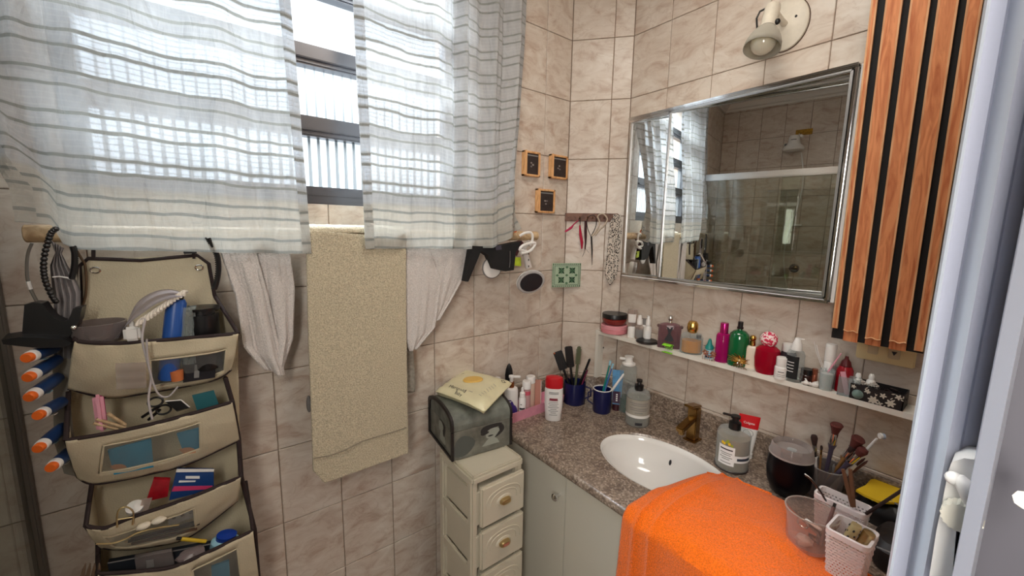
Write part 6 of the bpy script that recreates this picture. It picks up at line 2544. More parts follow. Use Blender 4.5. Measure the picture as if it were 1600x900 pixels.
def blob(par, pts2, m_, nm, side='front', e=.0006):
    m = MB()
    sm_ = []
    n_ = len(pts2)
    for i in range(n_):
        p0, p1, p2, p3 = [Vector((*pts2[(i + q_ - 1) % n_], 0)) for q_ in range(4)]
        for f in (0, .34, .67):
            sm_.append(.5 * ((2 * p1) + (p2 - p0) * f + (2 * p0 - 5 * p1 + 4 * p2 - p3) * f * f + (-p0 + 3 * p1 - 3 * p2 + p3) * f ** 3))
    if side == 'front':
        vv = [(p.x * Wc, .004 - e, p.y) for p in sm_]
    else:
        vv = [(.006 - e, Dc * (1 - p.x), p.y) for p in sm_]
    c_ = sum((Vector(v) for v in vv), Vector()) / len(vv)
    k_ = len(vv)
    m.add(vv + [c_], [(i, (i + 1) % k_, k_) for i in range(k_)])
    return m.obj(nm, m_, par, smooth=False)


s_ = hB / 1.0
blob(t, [(.50, .02), (.52, .28 * s_ * 1), (.60, .45 * s_), (.72, .42 * s_), (.78, .22 * s_), (.74, .02)], PLt, 'figure_print')
blob(t, [(.56, .50 * s_), (.58, .78 * s_), (.74, .80 * s_), (.80, .60 * s_), (.70, .44 * s_)], PLt, 'figure_print', e=.0008)
blob(t, [(.70, .44 * s_), (.78, .50 * s_), (.86, .66 * s_), (.84, .86 * s_), (.76, .90 * s_), (.80, .70 * s_), (.74, .55 * s_)], PD, 'figure_print', e=.0011)
blob(t, [(.46, .74 * s_), (.50, .92 * s_), (.66, .97 * s_), (.82, .93 * s_), (.78, .84 * s_), (.62, .80 * s_), (.54, .70 * s_)], PD, 'figure_print', e=.0013)
blob(t, [(.46, .70 * s_), (.50, .62 * s_), (.58, .66 * s_), (.60, .72 * s_), (.52, .76 * s_)], PD, 'figure_print', e=.0014)
blob(t, [(.58, .56 * s_), (.62, .52 * s_), (.68, .55 * s_), (.63, .58 * s_)], PD, 'figure_print', e=.0014)
blob(t, [(.05, .12 * s_), (.25, .10 * s_), (.38, .5 * s_), (.2, .8 * s_), (.06, .6 * s_)], PM, 'figure_print', e=.0003)
blob(t, [(.50, .02), (.46, .30 * s_), (.52, .62 * s_), (.62, .62 * s_), (.70, .30 * s_), (.66, .02)], PLt, 'figure_print', 'side')
blob(t, [(.48, hB * .95), (.46, hB * 1.0), (.60, hB * 1.0), (.70, hB * .9), (.66, hB * .5), (.60, hB * .55), (.62, hB * .8)], PD, 'figure_print', 'side', e=.001)
blob(t, [(.44, hB * .62), (.46, hB * .92), (.56, hB * .95), (.62, hB * .80), (.56, hB * .6)], PLt, 'figure_print', 'side', e=.0013)

# packet of wipes on the chest
cw = aZ(740, 606, ZC0 + hB + .018 + .078)
ztop = ZC0 + hB + .018 + .047
t = thing('wipes_packet', 'cream pack of wet wipes with yellow lid lying on the grey chest', 'packet')
corners = [aZ(x, y, ztop + .022) for x, y in ((680, 609), (722, 577), (800, 596), (757, 640))]
m = MB()
NU = 28


def wipe(u, v, up):
    p = corners[0].lerp(corners[1], v).lerp(corners[3].lerp(corners[2], v), u)
    e_ = min(1, 6 * min(u, 1 - u, v, 1 - v))
    dome = .032 * (e_ ** .5)
    q_ = p.copy()
    wr = .0045 * noise.noise(Vector((u * 5, v * 5, 3))) + .002 * noise.noise(Vector((u * 14, v * 14, 8)))
    droop = -.006 * (abs(u - .5) * 2) ** 2.5
    if up:
        q_.z = ztop + .020 + dome * .55 + wr + droop
    else:
        q_.z = ztop + .020 - dome * .95 + droop + .001
    return q_


m.grid(NU, NU, lambda u, v: wipe(u, v, True))
m.grid(NU, NU, lambda u, v: wipe(1 - u, v, False))
PKM = mat('cream_film', (226, 218, 180), .3, vary=.05, vscale=30)
m.obj('pouch', PKM, t)
cc = wipe(.46, .56, True)
lid = MB().lathe([(.001, 0), (.032, 0), (.033, .002), (.030, .0055), (.001, .0065)], 36, sx=1.12, sy=.85, M=Matrix.Translation(cc + Vector((0, 0, .001))) @ Matrix.Rotation(-.35, 4, 'Z')).obj('flip_lid', mat('yellow_lid', (226, 184, 92), .35), t)


def on_wipe(u0, v0, du_, dv_):
    """lettering plane on the packet: x along u, y along v"""
    def fn(x, y):
        u_, v_ = u0 + x * du_[0] + y * dv_[0], v0 + x * du_[1] + y * dv_[1]
        q_ = wipe(max(0.01, min(.99, u_)), max(.01, min(.99, v_)), True)
        q_.z += .0012
        return q_
    return fn


Lu = (corners[3] - corners[0]).length
Lv = (corners[1] - corners[0]).length
text('Marigold', .023, INK, t, fn=on_wipe(.38, .15, (1 / Lu, 0), (0, 1 / Lv)))
text('Baby', .017, INK, t, fn=on_wipe(.46, .06, (1 / Lu, 0), (0, 1 / Lv)))
for k in range(7):
    text('|', .017, INKG, t, fn=on_wipe(.80 + .008 * k, .20 + .07 * k, (.4 / Lu, 1 / Lv), (-1 / Lu, .4 / Lv)), name='leaf_print')
text('Q', .022, INK, t, fn=on_wipe(.90, .86, (0, 1 / Lv), (-1 / Lu, 0)))
for k, (u0, v0) in enumerate(((.08, .3), (.16, .72), (.72, .86), (.62, .2), (.12, .5))):
    text('~', .03, INKG, t, fn=on_wipe(u0, v0, (1 / Lu, .3 / Lv), (-.2 / Lu, 1 / Lv)), name='leaf_print')

# ================================================================== LEFT GROUP ON THE COUNTER
Z0 = ZT


def cbase(px, py, z=ZT):
    p = aZ(px, py, z)
    return Vector((p.x, p.y, z))


# pink tray
p1_, p2_ = cbase(802, 662), cbase(883, 632)
dv = (p2_ - p1_)
Lt = dv.length
t = thing('pink_tray', 'long pink plastic tray holding bottles in the corner of the worktop', 'tray', p1_, rz=math.atan2(dv.y, dv.x))
Dt, ht_ = .086, .042
m = MB()


def rrect(w0, w1, d0, d1, r, n_=5):
    out = []
    for (cx_, cy_, a0_) in ((w1 - r, d1 - r, 0), (w0 + r, d1 - r, PI / 2), (w0 + r, d0 + r, PI), (w1 - r, d0 + r, 1.5 * PI)):
        for k_ in range(n_ + 1):
            a_ = a0_ + PI / 2 * k_ / n_
            out.append((cx_ + r * math.cos(a_), cy_ + r * math.sin(a_)))
    return out


def tub(m, lo, hi, w0, w1, d0, d1, r, th, flare=0.0):
    """open rectangular container wall + floor"""
    o0 = rrect(w0 + flare, w1 - flare, d0 + flare, d1 - flare, r)
    o1 = rrect(w0, w1, d0, d1, r)
    i1 = rrect(w0 + th, w1 - th, d0 + th, d1 - th, max(.001, r - th))
    i0 = rrect(w0 + flare + th, w1 - flare - th, d0 + flare + th, d1 - flare - th, max(.001, r - th))
    k_ = len(o0)
    vs = [(x, y, lo) for x, y in o0] + [(x, y, hi) for x, y in o1] + [(x, y, hi) for x, y in i1] + [(x, y, lo + th) for x, y in i0]
    fs = []
    for a_ in range(3):
        fs += [(a_ * k_ + i, a_ * k_ + (i + 1) % k_, (a_ + 1) * k_ + (i + 1) % k_, (a_ + 1) * k_ + i) for i in range(k_)]
    fs += [tuple(reversed(range(k_))), tuple(range(3 * k_, 4 * k_))]
    return m.add(vs, fs)


tub(m, 0, ht_, -.02, Lt, 0, Dt, .012, .002, .004)
m.obj('tray', mat('pink_tray_plastic', (222, 150, 170), .5, vary=.08, vscale=30), t)
TI = ZT + .0025

PUMPW = mat('pump_white', (236, 234, 232), .3)
b = cbase(806, 640, TI + .0)
b = p1_ + Matrix.Rotation(math.atan2(dv.y, dv.x), 3, 'Z') @ Vector((.022, .043, .0025))
t, H_, R_ = place('shampoo_pump_bottle', 'white pump bottle with purple swirl label and copper collar', 'pump bottle', b, None, 28)
H_ = .178
R_ = .027
turn(t, 'body', [(.001, 0), (.97, 0), (1, .02), (1, .66), (.9, .70), (.4, .72)], H_, R_, PUMPW)
turn(t, 'collar', [(.4, .72), (.42, .72), (.42, .84), (.001, .84)], H_, R_, mat('copper_collar', (170, 104, 62), .25, metal=.9))
turn(t, 'stem', [(.2, .84), (.26, .85), (.26, .93), (.4, .94), (.4, .985), (.001, 1)], H_, R_, PUMPW)
MB().box((-.006, -.005, H_ * .94), (.036, .005, H_ * .985), .002).obj('spout', PUMPW, t)
g = MB()
g.grid(16, 8, lambda u, v: Vector((R_ * 1.01 * math.cos(-PI / 2 + (u - .5) * 1.9 * math.sin(PI * (.18 + .7 * v)) + .25), R_ * 1.01 * math.sin(-PI / 2 + (u - .5) * 1.9 * math.sin(PI * (.18 + .7 * v)) + .25), H_ * (.04 + .36 * v + .05 * math.sin(u * 5)))))
g.obj('purple_swirl', PURPLE, t)
band(t, R_, H_ * .45, H_ * .475, .35, PURPLE, name='print_line', a0=-.3)

b = p1_ + Matrix.Rotation(math.atan2(dv.y, dv.x), 3, 'Z') @ Vector((.068, .028, .0025))
t, H_, R_ = place('serum_spray', 'slim white spray bottle with dark bar on its label in the pink tray', 'spray bottle', b, None, 15)
H_, R_ = .122, .0145
turn(t, 'body', [(.001, 0), (.97, 0), (1, .03), (1, .6), (.75, .66)], H_, R_, PUMPW)
turn(t, 'nozzle', [(.7, .66), (.8, .67), (.78, .8), (.4, .84), (.36, .97), (.001, 1)], H_, R_, PUMPW)
band(t, R_, H_ * .26, H_ * .32, .8, INK)
band(t, R_, H_ * .42, H_ * .45, .25, INKG, name='print_line', a0=-.3)

b = p1_ + Matrix.Rotation(math.atan2(dv.y, dv.x), 3, 'Z') @ Vector((.103, .043, .0025))
t, H_, R_ = place('pink_bottle', 'pale pink see-through bottle with white cap in the pink tray', 'bottle', b, None, 15)
H_, R_ = .135, .0165
turn(t, 'body', [(.001, 0), (.97, 0), (1, .03), (1, .74), (.85, .76)], H_, R_, mat('pale_pink_bottle', (196, 160, 160), .35))
band(t, R_, H_ * .58, H_ * .70, 1.4, mat('rose_band', (206, 90, 110), .4))
turn(t, 'cap', [(.95, .76), (1.1, .77), (1.1, .98), (1.0, 1), (.001, 1)], H_, R_, PUMPW)
b = p1_ + Matrix.Rotation(math.atan2(dv.y, dv.x), 3, 'Z') @ Vector((.140, .060, .0025))
t, H_, R_ = place('cream_jar_bottle', 'white-capped translucent bottle standing behind the pale pink bottle', 'bottle', b, None, 18)
H_, R_ = .142, .0185
turn(t, 'body', [(.001, 0), (.97, 0), (1, .03), (1, .78), (.9, .8)], H_, R_, mat('peach_bottle', (208, 178, 160), .35))
turn(t, 'cap', [(.95, .8), (1.05, .81), (1.05, .98), (.98, 1), (.001, 1)], H_, R_, PUMPW)
b = p1_ + Matrix.Rotation(math.atan2(dv.y, dv.x), 3, 'Z') @ Vector((.008, .1155, 0))
t, H_, R_ = place('capped_bottle', 'plain white capped bottle behind the purple-label pump bottle', 'bottle', b, None, 15)
H_, R_ = .150, .0175
turn(t, 'body', [(.001, 0), (.97, 0), (1, .03), (1, .6), (.95, .62)], H_, R_, PUMPW)
turn(t, 'cap', [(.95, .62), (.98, .63), (.85, .97), (.75, 1), (.001, 1)], H_, R_, PUMPW)
b = cbase(829, 634)
b = p1_ + Matrix.Rotation(math.atan2(dv.y, dv.x), 3, 'Z') @ Vector((.058, .104, 0))
t = thing('black_hair_brush', 'black leaf-shaped brush standing upright behind the pump bottle', 'brush', b, rz=face_rz(b))
m = MB()
prb = [(.010, 0), (.012, .05), (.014, .10), (.015, .13), (.016, .155), (.0135, .178), (.008, .195), (.002, .203), (.0005, .204)]
m.lathe(prb, 24, sx=1.0, sy=.3)
m.obj('head', BLACK, t)
m = MB()
for i in range(5):
    for j in range(8):
        m.tube([(-.008 + i * .004, .003, .12 + j * .009), (-.008 + i * .004, .011, .12 + j * .009)], .0006, 4)
m.obj('bristles', BLACK, t, kind='stuff')
b = p1_ + Matrix.Rotation(math.atan2(dv.y, dv.x), 3, 'Z') @ Vector((.176, .058, .0025))
t = thing('pink_card_box', 'thin pinkish box standing in the right of the pink tray', 'box', b, rz=face_rz(b))
MB().box((-.018, -.006, 0), (.018, .006, .118), .001).obj('box', mat('salmon_box', (196, 140, 124), .5), t)
MB().box((.0155, -.0066, 0.004), (.0176, -.0058, .116)).obj('white_edge', WHITE, t)
b = p1_ + Matrix.Rotation(math.atan2(dv.y, dv.x), 3, 'Z') @ Vector((.185, .024, .006))
t = thing('white_tube_pen', 'small white tube leaning against the right end of the pink tray', 'tube', b, rot=(-.15, .62, 0))
MB().lathe([(.001, 0), (.0055, 0), (.0065, .004), (.0065, .05), (.005, .054)], 16).obj('body', PUMPW, t)
MB().lathe([(.0045, .054), (.0052, .056), (.0052, .078), (.001, .08)], 16).obj('cap', PUMPW, t)

b = cbase(864, 655)
t, H_, R_ = place('lotion_bottle', 'white oval lotion bottle with red flip cap in front of the pink tray', 'bottle', b, (858, 587), 28)
turn(t, 'body', [(.001, 0), (.80, 0), (.88, .02), (1.0, .35), (1.02, .6), (.98, .74), (.9, .745)], H_, R_, PUMPW, sy=.62, n=2.3)
turn(t, 'cap', [(.92, .745), (.96, .75), (.98, .93), (.9, .98), (.6, 1), (.001, 1)], H_, R_, RED, sy=.62, n=2.3)
rw = R_
for z_, h_ in ((.66, .55), (.63, .62)):
    band(t, rw, H_ * z_, H_ * (z_ + .012), h_, INK, name='print_line', sy=.64)
band(t, rw, H_ * .48, H_ * .535, .75, mat('maroon_label', (130, 40, 58), .5), sy=.64, sx=1.0)
for k, (z, hh) in enumerate(((.44, .5), (.40, .7), (.36, .45), (.32, .62), (.28, .35), (.24, .55), (.20, .3), (.15, .45))):
    band(t, rw * .985, H_ * z, H_ * (z + .012), hh, INKG, name='print_line', sy=.63, eps=.001)

# navy cup with brushes
b = cbase(897, 628)
t, H_, R_ = place('navy_cup', 'dark navy enamel cup full of hair brushes in the corner', 'cup', b, (897, 585), 33)
H_ = .095
m = MB().lathe([(.001, 0), (R_ * .96, 0), (R_, .004), (R_, H_), (R_ * .96, H_), (R_ * .95, .006), (.001, .005)], 32)
m.obj('cup', NAVY, t)
MB().tube([(R_ * .98, 0, H_ * .8), (R_ * 1.5, 0, H_ * .7), (R_ * 1.5, 0, H_ * .35), (R_ * .98, 0, H_ * .22)], .0035, 8).obj('handle', NAVY, t)
BZ = b.z + .008
for nm, lab, x_, y_, wd, L0, m_, tilt_ in (
        ('paddle_brush', 'black paddle brush with copper-tipped corner leaning left in the navy cup', 871, 549, .040, .085, BLACK, 0),
        ('black_comb_brush', 'longest black brush leaning back in the navy cup', 888, 541, .034, .095, BLACK, 1),
        ('green_comb', 'dull green comb standing in the navy cup', 905, 541, .016, .085, mat('olive_comb', (86, 92, 66), .5), 2),
        ('black_handle_brush', 'thin black brush handle leaning right out of the navy cup', 922, 560, .010, .06, BLACK, 3)):
    e_ = aB(b, x_, y_)
    s0_ = Vector((b.x, b.y, BZ)) + Vector((0.004 * (tilt_ - 1.5), .006 * (tilt_ - 1.5), 0))
    dr_ = (e_ - s0_)
    Ln = dr_.length
    zax = dr_.normalized()
    xax = (CR - zax * CR.dot(zax)).normalized()
    yax = zax.cross(xax)
    tt_ = thing(nm, lab, 'comb' if 'comb' == nm[-4:] else 'brush', s0_, rot=Matrix((xax, yax, zax)).transposed().to_euler())
    MB().tube([(0, 0, 0), (0, 0, Ln - L0)], .0055, 10).obj('handle', m_, tt_)
    m = MB()
    m.box((-wd / 2, -.004, Ln - L0), (wd / 2, .004, Ln), .0035)
    m.obj('head', m_, tt_)
    m = MB()
    if nm.endswith('comb'):
        for j in range(14):
            m.box((-wd / 2 - .004, -.0015, Ln - L0 + .004 + j * .005), (wd / 2 + .004, .0015, Ln - L0 + .0065 + j * .005))
        m.obj('teeth', m_, tt_, smooth=False)
    elif tilt_ < 2:
        for i in range(4):
            for j in range(9):
                m.tube([(-wd / 2 + .004 + i * (wd - .008) / 3, -.003, Ln - L0 + .006 + j * .007), (-wd / 2 + .004 + i * (wd - .008) / 3, -.012, Ln - L0 + .006 + j * .007)], .0007, 4)
        m.obj('bristles', BLACKM, tt_, kind='stuff')
    if tilt_ == 0:
        MB().sphere((-wd * .4, -.003, Ln - .004), .005, 10).obj('copper_tip', mat('copper_tip', (190, 120, 90), .3, metal=.8), tt_)
e_ = aB(b, 886, 580)
tt_ = thing('steel_nail_file', 'small grey steel file among the brushes in the navy cup', 'nail file')
MB().tube([Vector((b.x - .004, b.y - .012, BZ + .02)), e_], .0028, 6, flat=.4).obj('blade', CHROME, tt_)
e_ = aB(b, 918, 578)
tt_ = thing('pink_handle_comb', 'dark pink comb handle behind the navy cup rim', 'comb')
MB().tube([Vector((b.x + .010, b.y - .006, BZ + .01)), e_], .0035, 8).obj('handle', mat('plum_plastic', (110, 40, 70), .4), tt_)

# toothbrush mug
b = cbase(940, 642)
t, H_, R_ = place('enamel_mug', 'small navy enamel mug with white rim holding toothbrushes', 'mug', b, (938, 606), 29)
MB().lathe([(.001, 0), (R_ * .9, 0), (R_ * .95, .004), (R_ * .98, H_ * .97), (R_ * .93, H_ * .97), (R_ * .88, .005), (.001, .004)], 32).obj('body', NAVY, t)
MB().lathe([(R_ * .92, H_ * .965), (R_ * 1.0, H_ * .965), (R_ * 1.03, H_ * .985), (R_ * 1.0, H_), (R_ * .93, H_), (R_ * .92, H_ * .3), (R_ * .915, H_ * .3)], 32, cap=False).obj('white_rim', WHITE, t)
MB().tube([(-R_ * .95, 0, H_ * .85), (-R_ * 1.5, 0, H_ * .75), (-R_ * 1.5, 0, H_ * .4), (-R_ * .92, 0, H_ * .25)], .003, 8).obj('handle', NAVY, t)
for nm, lab, x_, y_, m_ in (('toothbrush', 'green and blue toothbrush standing in the enamel mug', 954, 563, TEAL), ('toothbrush', 'blue translucent toothbrush behind the green one in the mug', 958, 568, mat('blue_brush', (70, 110, 170), .3)), ('white_toothbrush', 'thick white toothbrush handle leaning right out of the mug', 975, 584, WHITE)):
    e_ = aB(b, x_, y_)
    s0_ = Vector((b.x, b.y, b.z + .008)) + (Vector((-.008, .008, 0)) if m_ is not WHITE else Vector((-.004, .012, 0)))
    tt_ = thing(nm, lab, 'toothbrush')
    r1 = .0055 if m_ is WHITE else .0035
    MB().tube([s0_, s0_.lerp(e_, .5), e_.lerp(s0_, .03), e_], [r1 * .8, r1, r1 * .8, r1 * .3] if m_ is WHITE else [.004, .0045, .0026, .0022], 10).obj('handle', m_, tt_)
    if m_ is not WHITE:
        hd_ = e_ + (e_ - s0_).normalized() * .0
        MB().box((-.005, -.004, -.022), (.005, .004, .0), .002, M=Matrix.Translation(hd_) @ (e_ - s0_).to_track_quat('Z', 'Y').to_matrix().to_4x4()).obj('head', LBLUE, tt_)

# tall clear dispenser, mouthwash and toothpaste behind
b = cbase(979, 636)
b = Vector((1.392, b.y + .01, ZT))
b = cbase(978, 641)
t, H_, R_ = place('clear_dispenser', 'tall clear pump dispenser with white top beneath the shelf', 'pump bottle', b, (977, 556), 25)
turn(t, 'body', [(.001, 0), (.97, 0), (1, .02), (1, .80), (.9, .83), (.5, .84)], H_, R_, CLEARG)
turn(t, 'pump', [(.5, .84), (.8, .85), (.8, .88), (.5, .9), (.45, .96), (.55, 1), (.001, 1)], H_, R_, WHITE)
MB().box((-R_ * 1.1, -.004, H_ * .93), (0, .004, H_ * .97), .002).obj('spout', WHITE, t)
turn(t, 'green_liquid', [(.001, .01), (.9, .01), (.9, .25), (.001, .25)], H_, R_, mat('dark_green_liquid', (10, 60, 44), .15))
b = cbase(963, 640) + Vector((.0, .002, 0))
t, H_, R_ = place('label_tube', 'blue and white tube with dark label between mug and clear pump bottle', 'tube', b, (965, 578), 17)
turn(t, 'cap', [(.001, 0), (.7, 0), (.7, .14), (.6, .15)], H_, R_, mat('maroon_cap', (60, 24, 34), .4))
m = MB()
m.add([(-R_ * .7, -.008, H_ * .15), (R_ * .7, -.008, H_ * .15), (R_ * .7, .008, H_ * .15), (-R_ * .7, .008, H_ * .15), (-R_, -.001, H_), (R_, -.001, H_), (R_, .001, H_), (-R_, .001, H_)], [(0, 3, 2, 1), (4, 5, 6, 7), (0, 1, 5, 4), (1, 2, 6, 5), (2, 3, 7, 6), (3, 0, 4, 7)])
m.obj('tube', mat('blue_white_tube', (90, 150, 196), .35, vary=.4, vscale=30), t)
MB().box((-R_ * .7, -.0105, H_ * .18), (R_ * .7, -.0075, H_ * .48), .001).obj('label', mat('dark_purple_label', (60, 30, 60), .4), t)
for k in range(4):
    MB().box((-.003, -.0114, H_ * (.24 + .05 * k)), (.004, -.0104, H_ * (.27 + .05 * k))).obj('print_mark', INKW, t)

def label_lines(t, R_, H_, zs, half, m_, a0=0.0):
    for k, (z, hf) in enumerate(zs):
        band(t, R_, H_ * z, H_ * (z + .014), half * hf, m_, name='print_line', a0=a0, eps=.0011)


b = cbase(995, 661)
t, H_, R_ = place('hand_gel_bottle', 'round clear bottle with grey label and black cap on the worktop', 'bottle', b, (992, 592), 36)
turn(t, 'body', [(.001, 0), (.95, 0), (1, .03), (1, .66), (.85, .74), (.3, .77)], H_, R_, CLEARG)
turn(t, 'contents', [(.001, .02), (.9, .02), (.94, .05), (.94, .62), (.001, .64)], H_, R_, clear('cloudy_gel', (200, 196, 184), .45))
turn(t, 'cap', [(.3, .76), (.36, .77), (.38, .88), (.2, .9), (.16, .94), (.24, .95), (.24, 1), (.001, 1)], H_, R_, BLACK)
band(t, R_, H_ * .22, H_ * .62, 1.35, mat('grey_label', (164, 158, 146), .5))
band(t, R_, H_ * .22, H_ * .28, 1.35, WHITE, eps=.0008)
label_lines(t, R_, H_, ((.54, 1), (.50, .8), (.43, 1), (.39, .9), (.33, .4)), .8, INKG, a0=.1)
band(t, R_, H_ * .06, H_ * .12, .3, INK, a0=.15)

# ================================================================== RIGHT GROUP ON THE COUNTER
b = cbase(1142, 728)
t, H_, R_ = place('liquid_soap_bottle', 'round liquid soap bottle with black pump and yellow sprig label', 'pump bottle', b, (1143, 648), 47)
turn(t, 'body', [(.001, 0), (.95, 0), (1, .02), (1, .66), (.9, .72), (.32, .74)], H_, R_, CLEARG)
turn(t, 'soap', [(.001, .02), (.90, .02), (.95, .04), (.95, .62), (.001, .63)], H_, R_, mat('greige_soap', (148, 136, 118), .3))
turn(t, 'base_ring', [(.9, 0), (1.02, .005), (1.02, .03), (.98, .04)], H_, R_, mat('dark_base', (50, 40, 38), .3), cap=False)
turn(t, 'pump', [(.3, .74), (.36, .75), (.36, .88), (.2, .9), (.18, .95), (.28, .96), (.28, 1), (.001, 1)], H_, R_, BLACK)
MB().box((-R_ * .95, -.005, H_ * .965), (0, .005, H_), .002, M=Matrix.Rotation(0.05, 4, 'Y')).obj('spout', BLACK, t)
band(t, R_, H_ * .14, H_ * .50, .50, INKW, name='label', a0=-.35, eps=.0008)
for k, (u_, z_) in enumerate(((-.36, .57), (-.2, .55), (-.05, .53), (-.5, .54), (-.28, .60), (-.62, .55))):
    band(t, R_, H_ * (z_ - .025), H_ * (z_ + .025), .07, YELLOW if k % 2 else mat('sprig_green', (150, 160, 50), .5), name='sprig_print', a0=u_, eps=.0012)
band(t, R_, H_ * .425, H_ * .45, .38, INK, name='print_line', a0=-.35, eps=.0013)
label_lines(t, R_, H_, ((.36, .9), (.325, .7), (.28, .95), (.245, .6), (.18, .8)), .4, INKG, a0=-.35)
band(t, R_, H_ * .26, H_ * .31, .45, mat('slate_band', (52, 60, 74), .4), name='band', a0=.75, eps=.0008)
band(t, R_, H_ * .22, H_ * .35, .75, INKW, name='white_band', a0=.6, eps=.0004)

b = cbase(1165, 713)
t, H_, R_ = place('toothpaste_tube', 'white toothpaste tube with red crimped end standing behind the soap bottle', 'toothpaste', b, (1167, 648), 27)
turn(t, 'cap', [(.001, 0), (.62, 0), (.66, .01), (.66, .12), (.5, .14)], H_, R_, WHITE)
rows = [(.14, .62, .55), (.4, .78, .4), (.7, .92, .2), (.98, 1.05, .03), (1.0, 1.05, .03)]
seg = 24
vs = []
for z, rx_, ry_ in rows:
    for k in range(seg):
        a_ = 2 * PI * k / seg
        vs.append((R_ * rx_ * math.cos(a_), R_ * ry_ * math.sin(a_), H_ * z))
fsA = [(j * seg + k, j * seg + (k + 1) % seg, (j + 1) * seg + (k + 1) % seg, (j + 1) * seg + k) for j in range(2) for k in range(seg)]
fsB = [(j * seg + k, j * seg + (k + 1) % seg, (j + 1) * seg + (k + 1) % seg, (j + 1) * seg + k) for j in range(2, 4) for k in range(seg)] + [tuple(range(4 * seg, 5 * seg))]
MB().add(vs, fsA).obj('tube', WHITE, t)
MB().add(vs[2 * seg:], [tuple(i - 2 * seg for i in f) for f in fsB]).obj('red_end', mat('toothpaste_red', (204, 20, 30), .35), t)


def onfront(x, y):
    z = H_ * .83 + y
    ry_ = .2 + (.03 - .2) * max(0, min(1, (z / H_ - .7) / .28))
    return Vector((x, -R_ * ry_ - .0022, z))


text('Colgate', .0105, INKW, t, fn=onfront)
MB().tube([(R_ * .5 * math.cos(a), -R_ * .36, H_ * .60 + R_ * .45 * math.sin(a)) for a in [2 * PI * k / 24 for k in range(24)]], .0008, 5, closed=True).obj('ring_print', INKG, t)

# tumbler
b = cbase(1229, 770)
b = aZ(1229, 770, ZT)
t, H_, R_ = place('black_tumbler', 'black stemless tumbler with clear lid in front of the makeup brushes', 'tumbler', b, (1229, 692), 60)
turn(t, 'body', [(.001, 0), (.55, 0), (.75, .06), (.96, .26), (1.02, .45), (1.0, .62), (.93, .80), (.90, .80), (.90, .6), (.001, .55)], H_, R_, mat('tumbler_black', (8, 7, 12), .3, spec=.15))
turn(t, 'lid', [(.91, .78), (.98, .80), (.99, .84), (.93, .88), (.9, .97), (.85, 1.0), (.8, .97), (.78, .9), (.001, .89)], H_, R_, clear('tumbler_lid', (206, 196, 192), .35, gloss=.4))
turn(t, 'lid_rim', [(.93, .79), (1.0, .795), (1.0, .82), (.94, .83)], H_, R_, clear('lid_rim', (220, 212, 206), .6), cap=False)
MB().sphere((0, -R_ * .2, H_ * .93), R_ * .22, 14, sz=.3).obj('slider', CLEARG, t)

# clear beaker with makeup brushes
b = Vector((1.372, .285, ZT))
t, H_, R_ = place('brush_beaker', 'clear smoky beaker holding makeup brushes beside the tumbler', 'beaker', b, None, 66)
H_, R_ = .098, .044
MB().lathe([(.001, 0), (R_ * .8, 0), (R_ * .86, .004), (R_ * 1.02, H_), (R_ * .98, H_), (R_ * .82, .006), (.001, .005)], 36).obj('glass', clear('smoky_glass', (200, 192, 190), .2, gloss=.3), t)
MB().tube([(R_ * 1.01 * math.cos(a), R_ * 1.01 * math.sin(a), H_) for a in [2 * PI * k / 40 for k in range(40)]], .0018, 6, closed=True).obj('rim', CLEARG, t)


def brush(name, label, x_, y_, hw, headlen, kind, hcol, fer, s0_off, hairc, r_h=.004):
    hw *= 1.22
    headlen *= 1.15
    e_ = aB(b + Vector((s0_off[0] * .5, s0_off[1] * .5, 0)), x_, y_)
    s0_ = Vector((b.x + s0_off[0], b.y + s0_off[1], b.z + .010))
    dr_ = e_ - s0_
    Ln = dr_.length
    tt_ = thing(name, label, 'makeup brush', s0_, rot=dr_.to_track_quat('Z', 'Y').to_euler())
    fl_ = headlen * 1.15
    z1_ = Ln - headlen
    z0_ = z1_ - fl_
    MB().lathe([(r_h * .5, 0), (r_h, z0_ * .5), (r_h * 1.15, z0_ * .9), (hw * .55, z0_)], 14).obj('handle', hcol, tt_)
    MB().lathe([(hw * .55, z0_), (hw * .62, z0_ + .002), (hw * .62, z1_)], 16, sy=.8 if kind != 'flat' else .5).obj('ferrule', fer, tt_)
    if kind == 'dome':
        pr_ = [(hw * .6, z1_ - .001), (hw * .85, z1_ + headlen * .35), (hw, z1_ + headlen * .65), (hw * .8, z1_ + headlen * .9), (.001, Ln)]
    elif kind == 'flare':
        pr_ = [(hw * .5, z1_ - .001), (hw * .8, z1_ + headlen * .45), (hw * 1.1, z1_ + headlen * .85), (hw * .9, z1_ + headlen * .97), (.001, Ln)]
    else:
        pr_ = [(hw * .6, z1_ - .001), (hw * .9, z1_ + headlen * .5), (hw * .7, z1_ + headlen * .85), (.001, Ln)]
    MB().lathe(pr_, 18, sy=.75 if kind != 'flat' else .35).obj('bristles', hairc, tt_)
    return tt_


HB = mat('reddish_bristle', (96, 44, 38), .9, bump=.5, bscale=500)
HD = mat('dark_bristle', (52, 30, 26), .9, bump=.5, bscale=500)
PH_ = mat('plum_handle', (74, 66, 84), .4)
WH_ = mat('wood_brush_handle', (140, 100, 56), .5)
brush('makeup_brush', 'slim makeup brush with dark head and white handle, leftmost in the beaker', 1272, 679, .0095, .026, 'dome', WHITE, CHROME, (-.002, .016), HD)
brush('makeup_brush', 'large angled makeup brush with reddish head and plum handle, tallest in the beaker', 1308, 662, .015, .026, 'flare', PH_, CHROME, (.004, .006), HB, .005)
brush('makeup_brush', 'tiny brown makeup brush just right of the leftmost brush', 1284, 696, .004, .012, 'flat', WH_, GOLD, (.008, .016), HD, .0025)
brush('makeup_brush', 'fluffy reddish makeup brush leaning back against the wall', 1343, 684, .016, .03, 'flare', WH_, CHROME, (.012, .010), HB, .004)
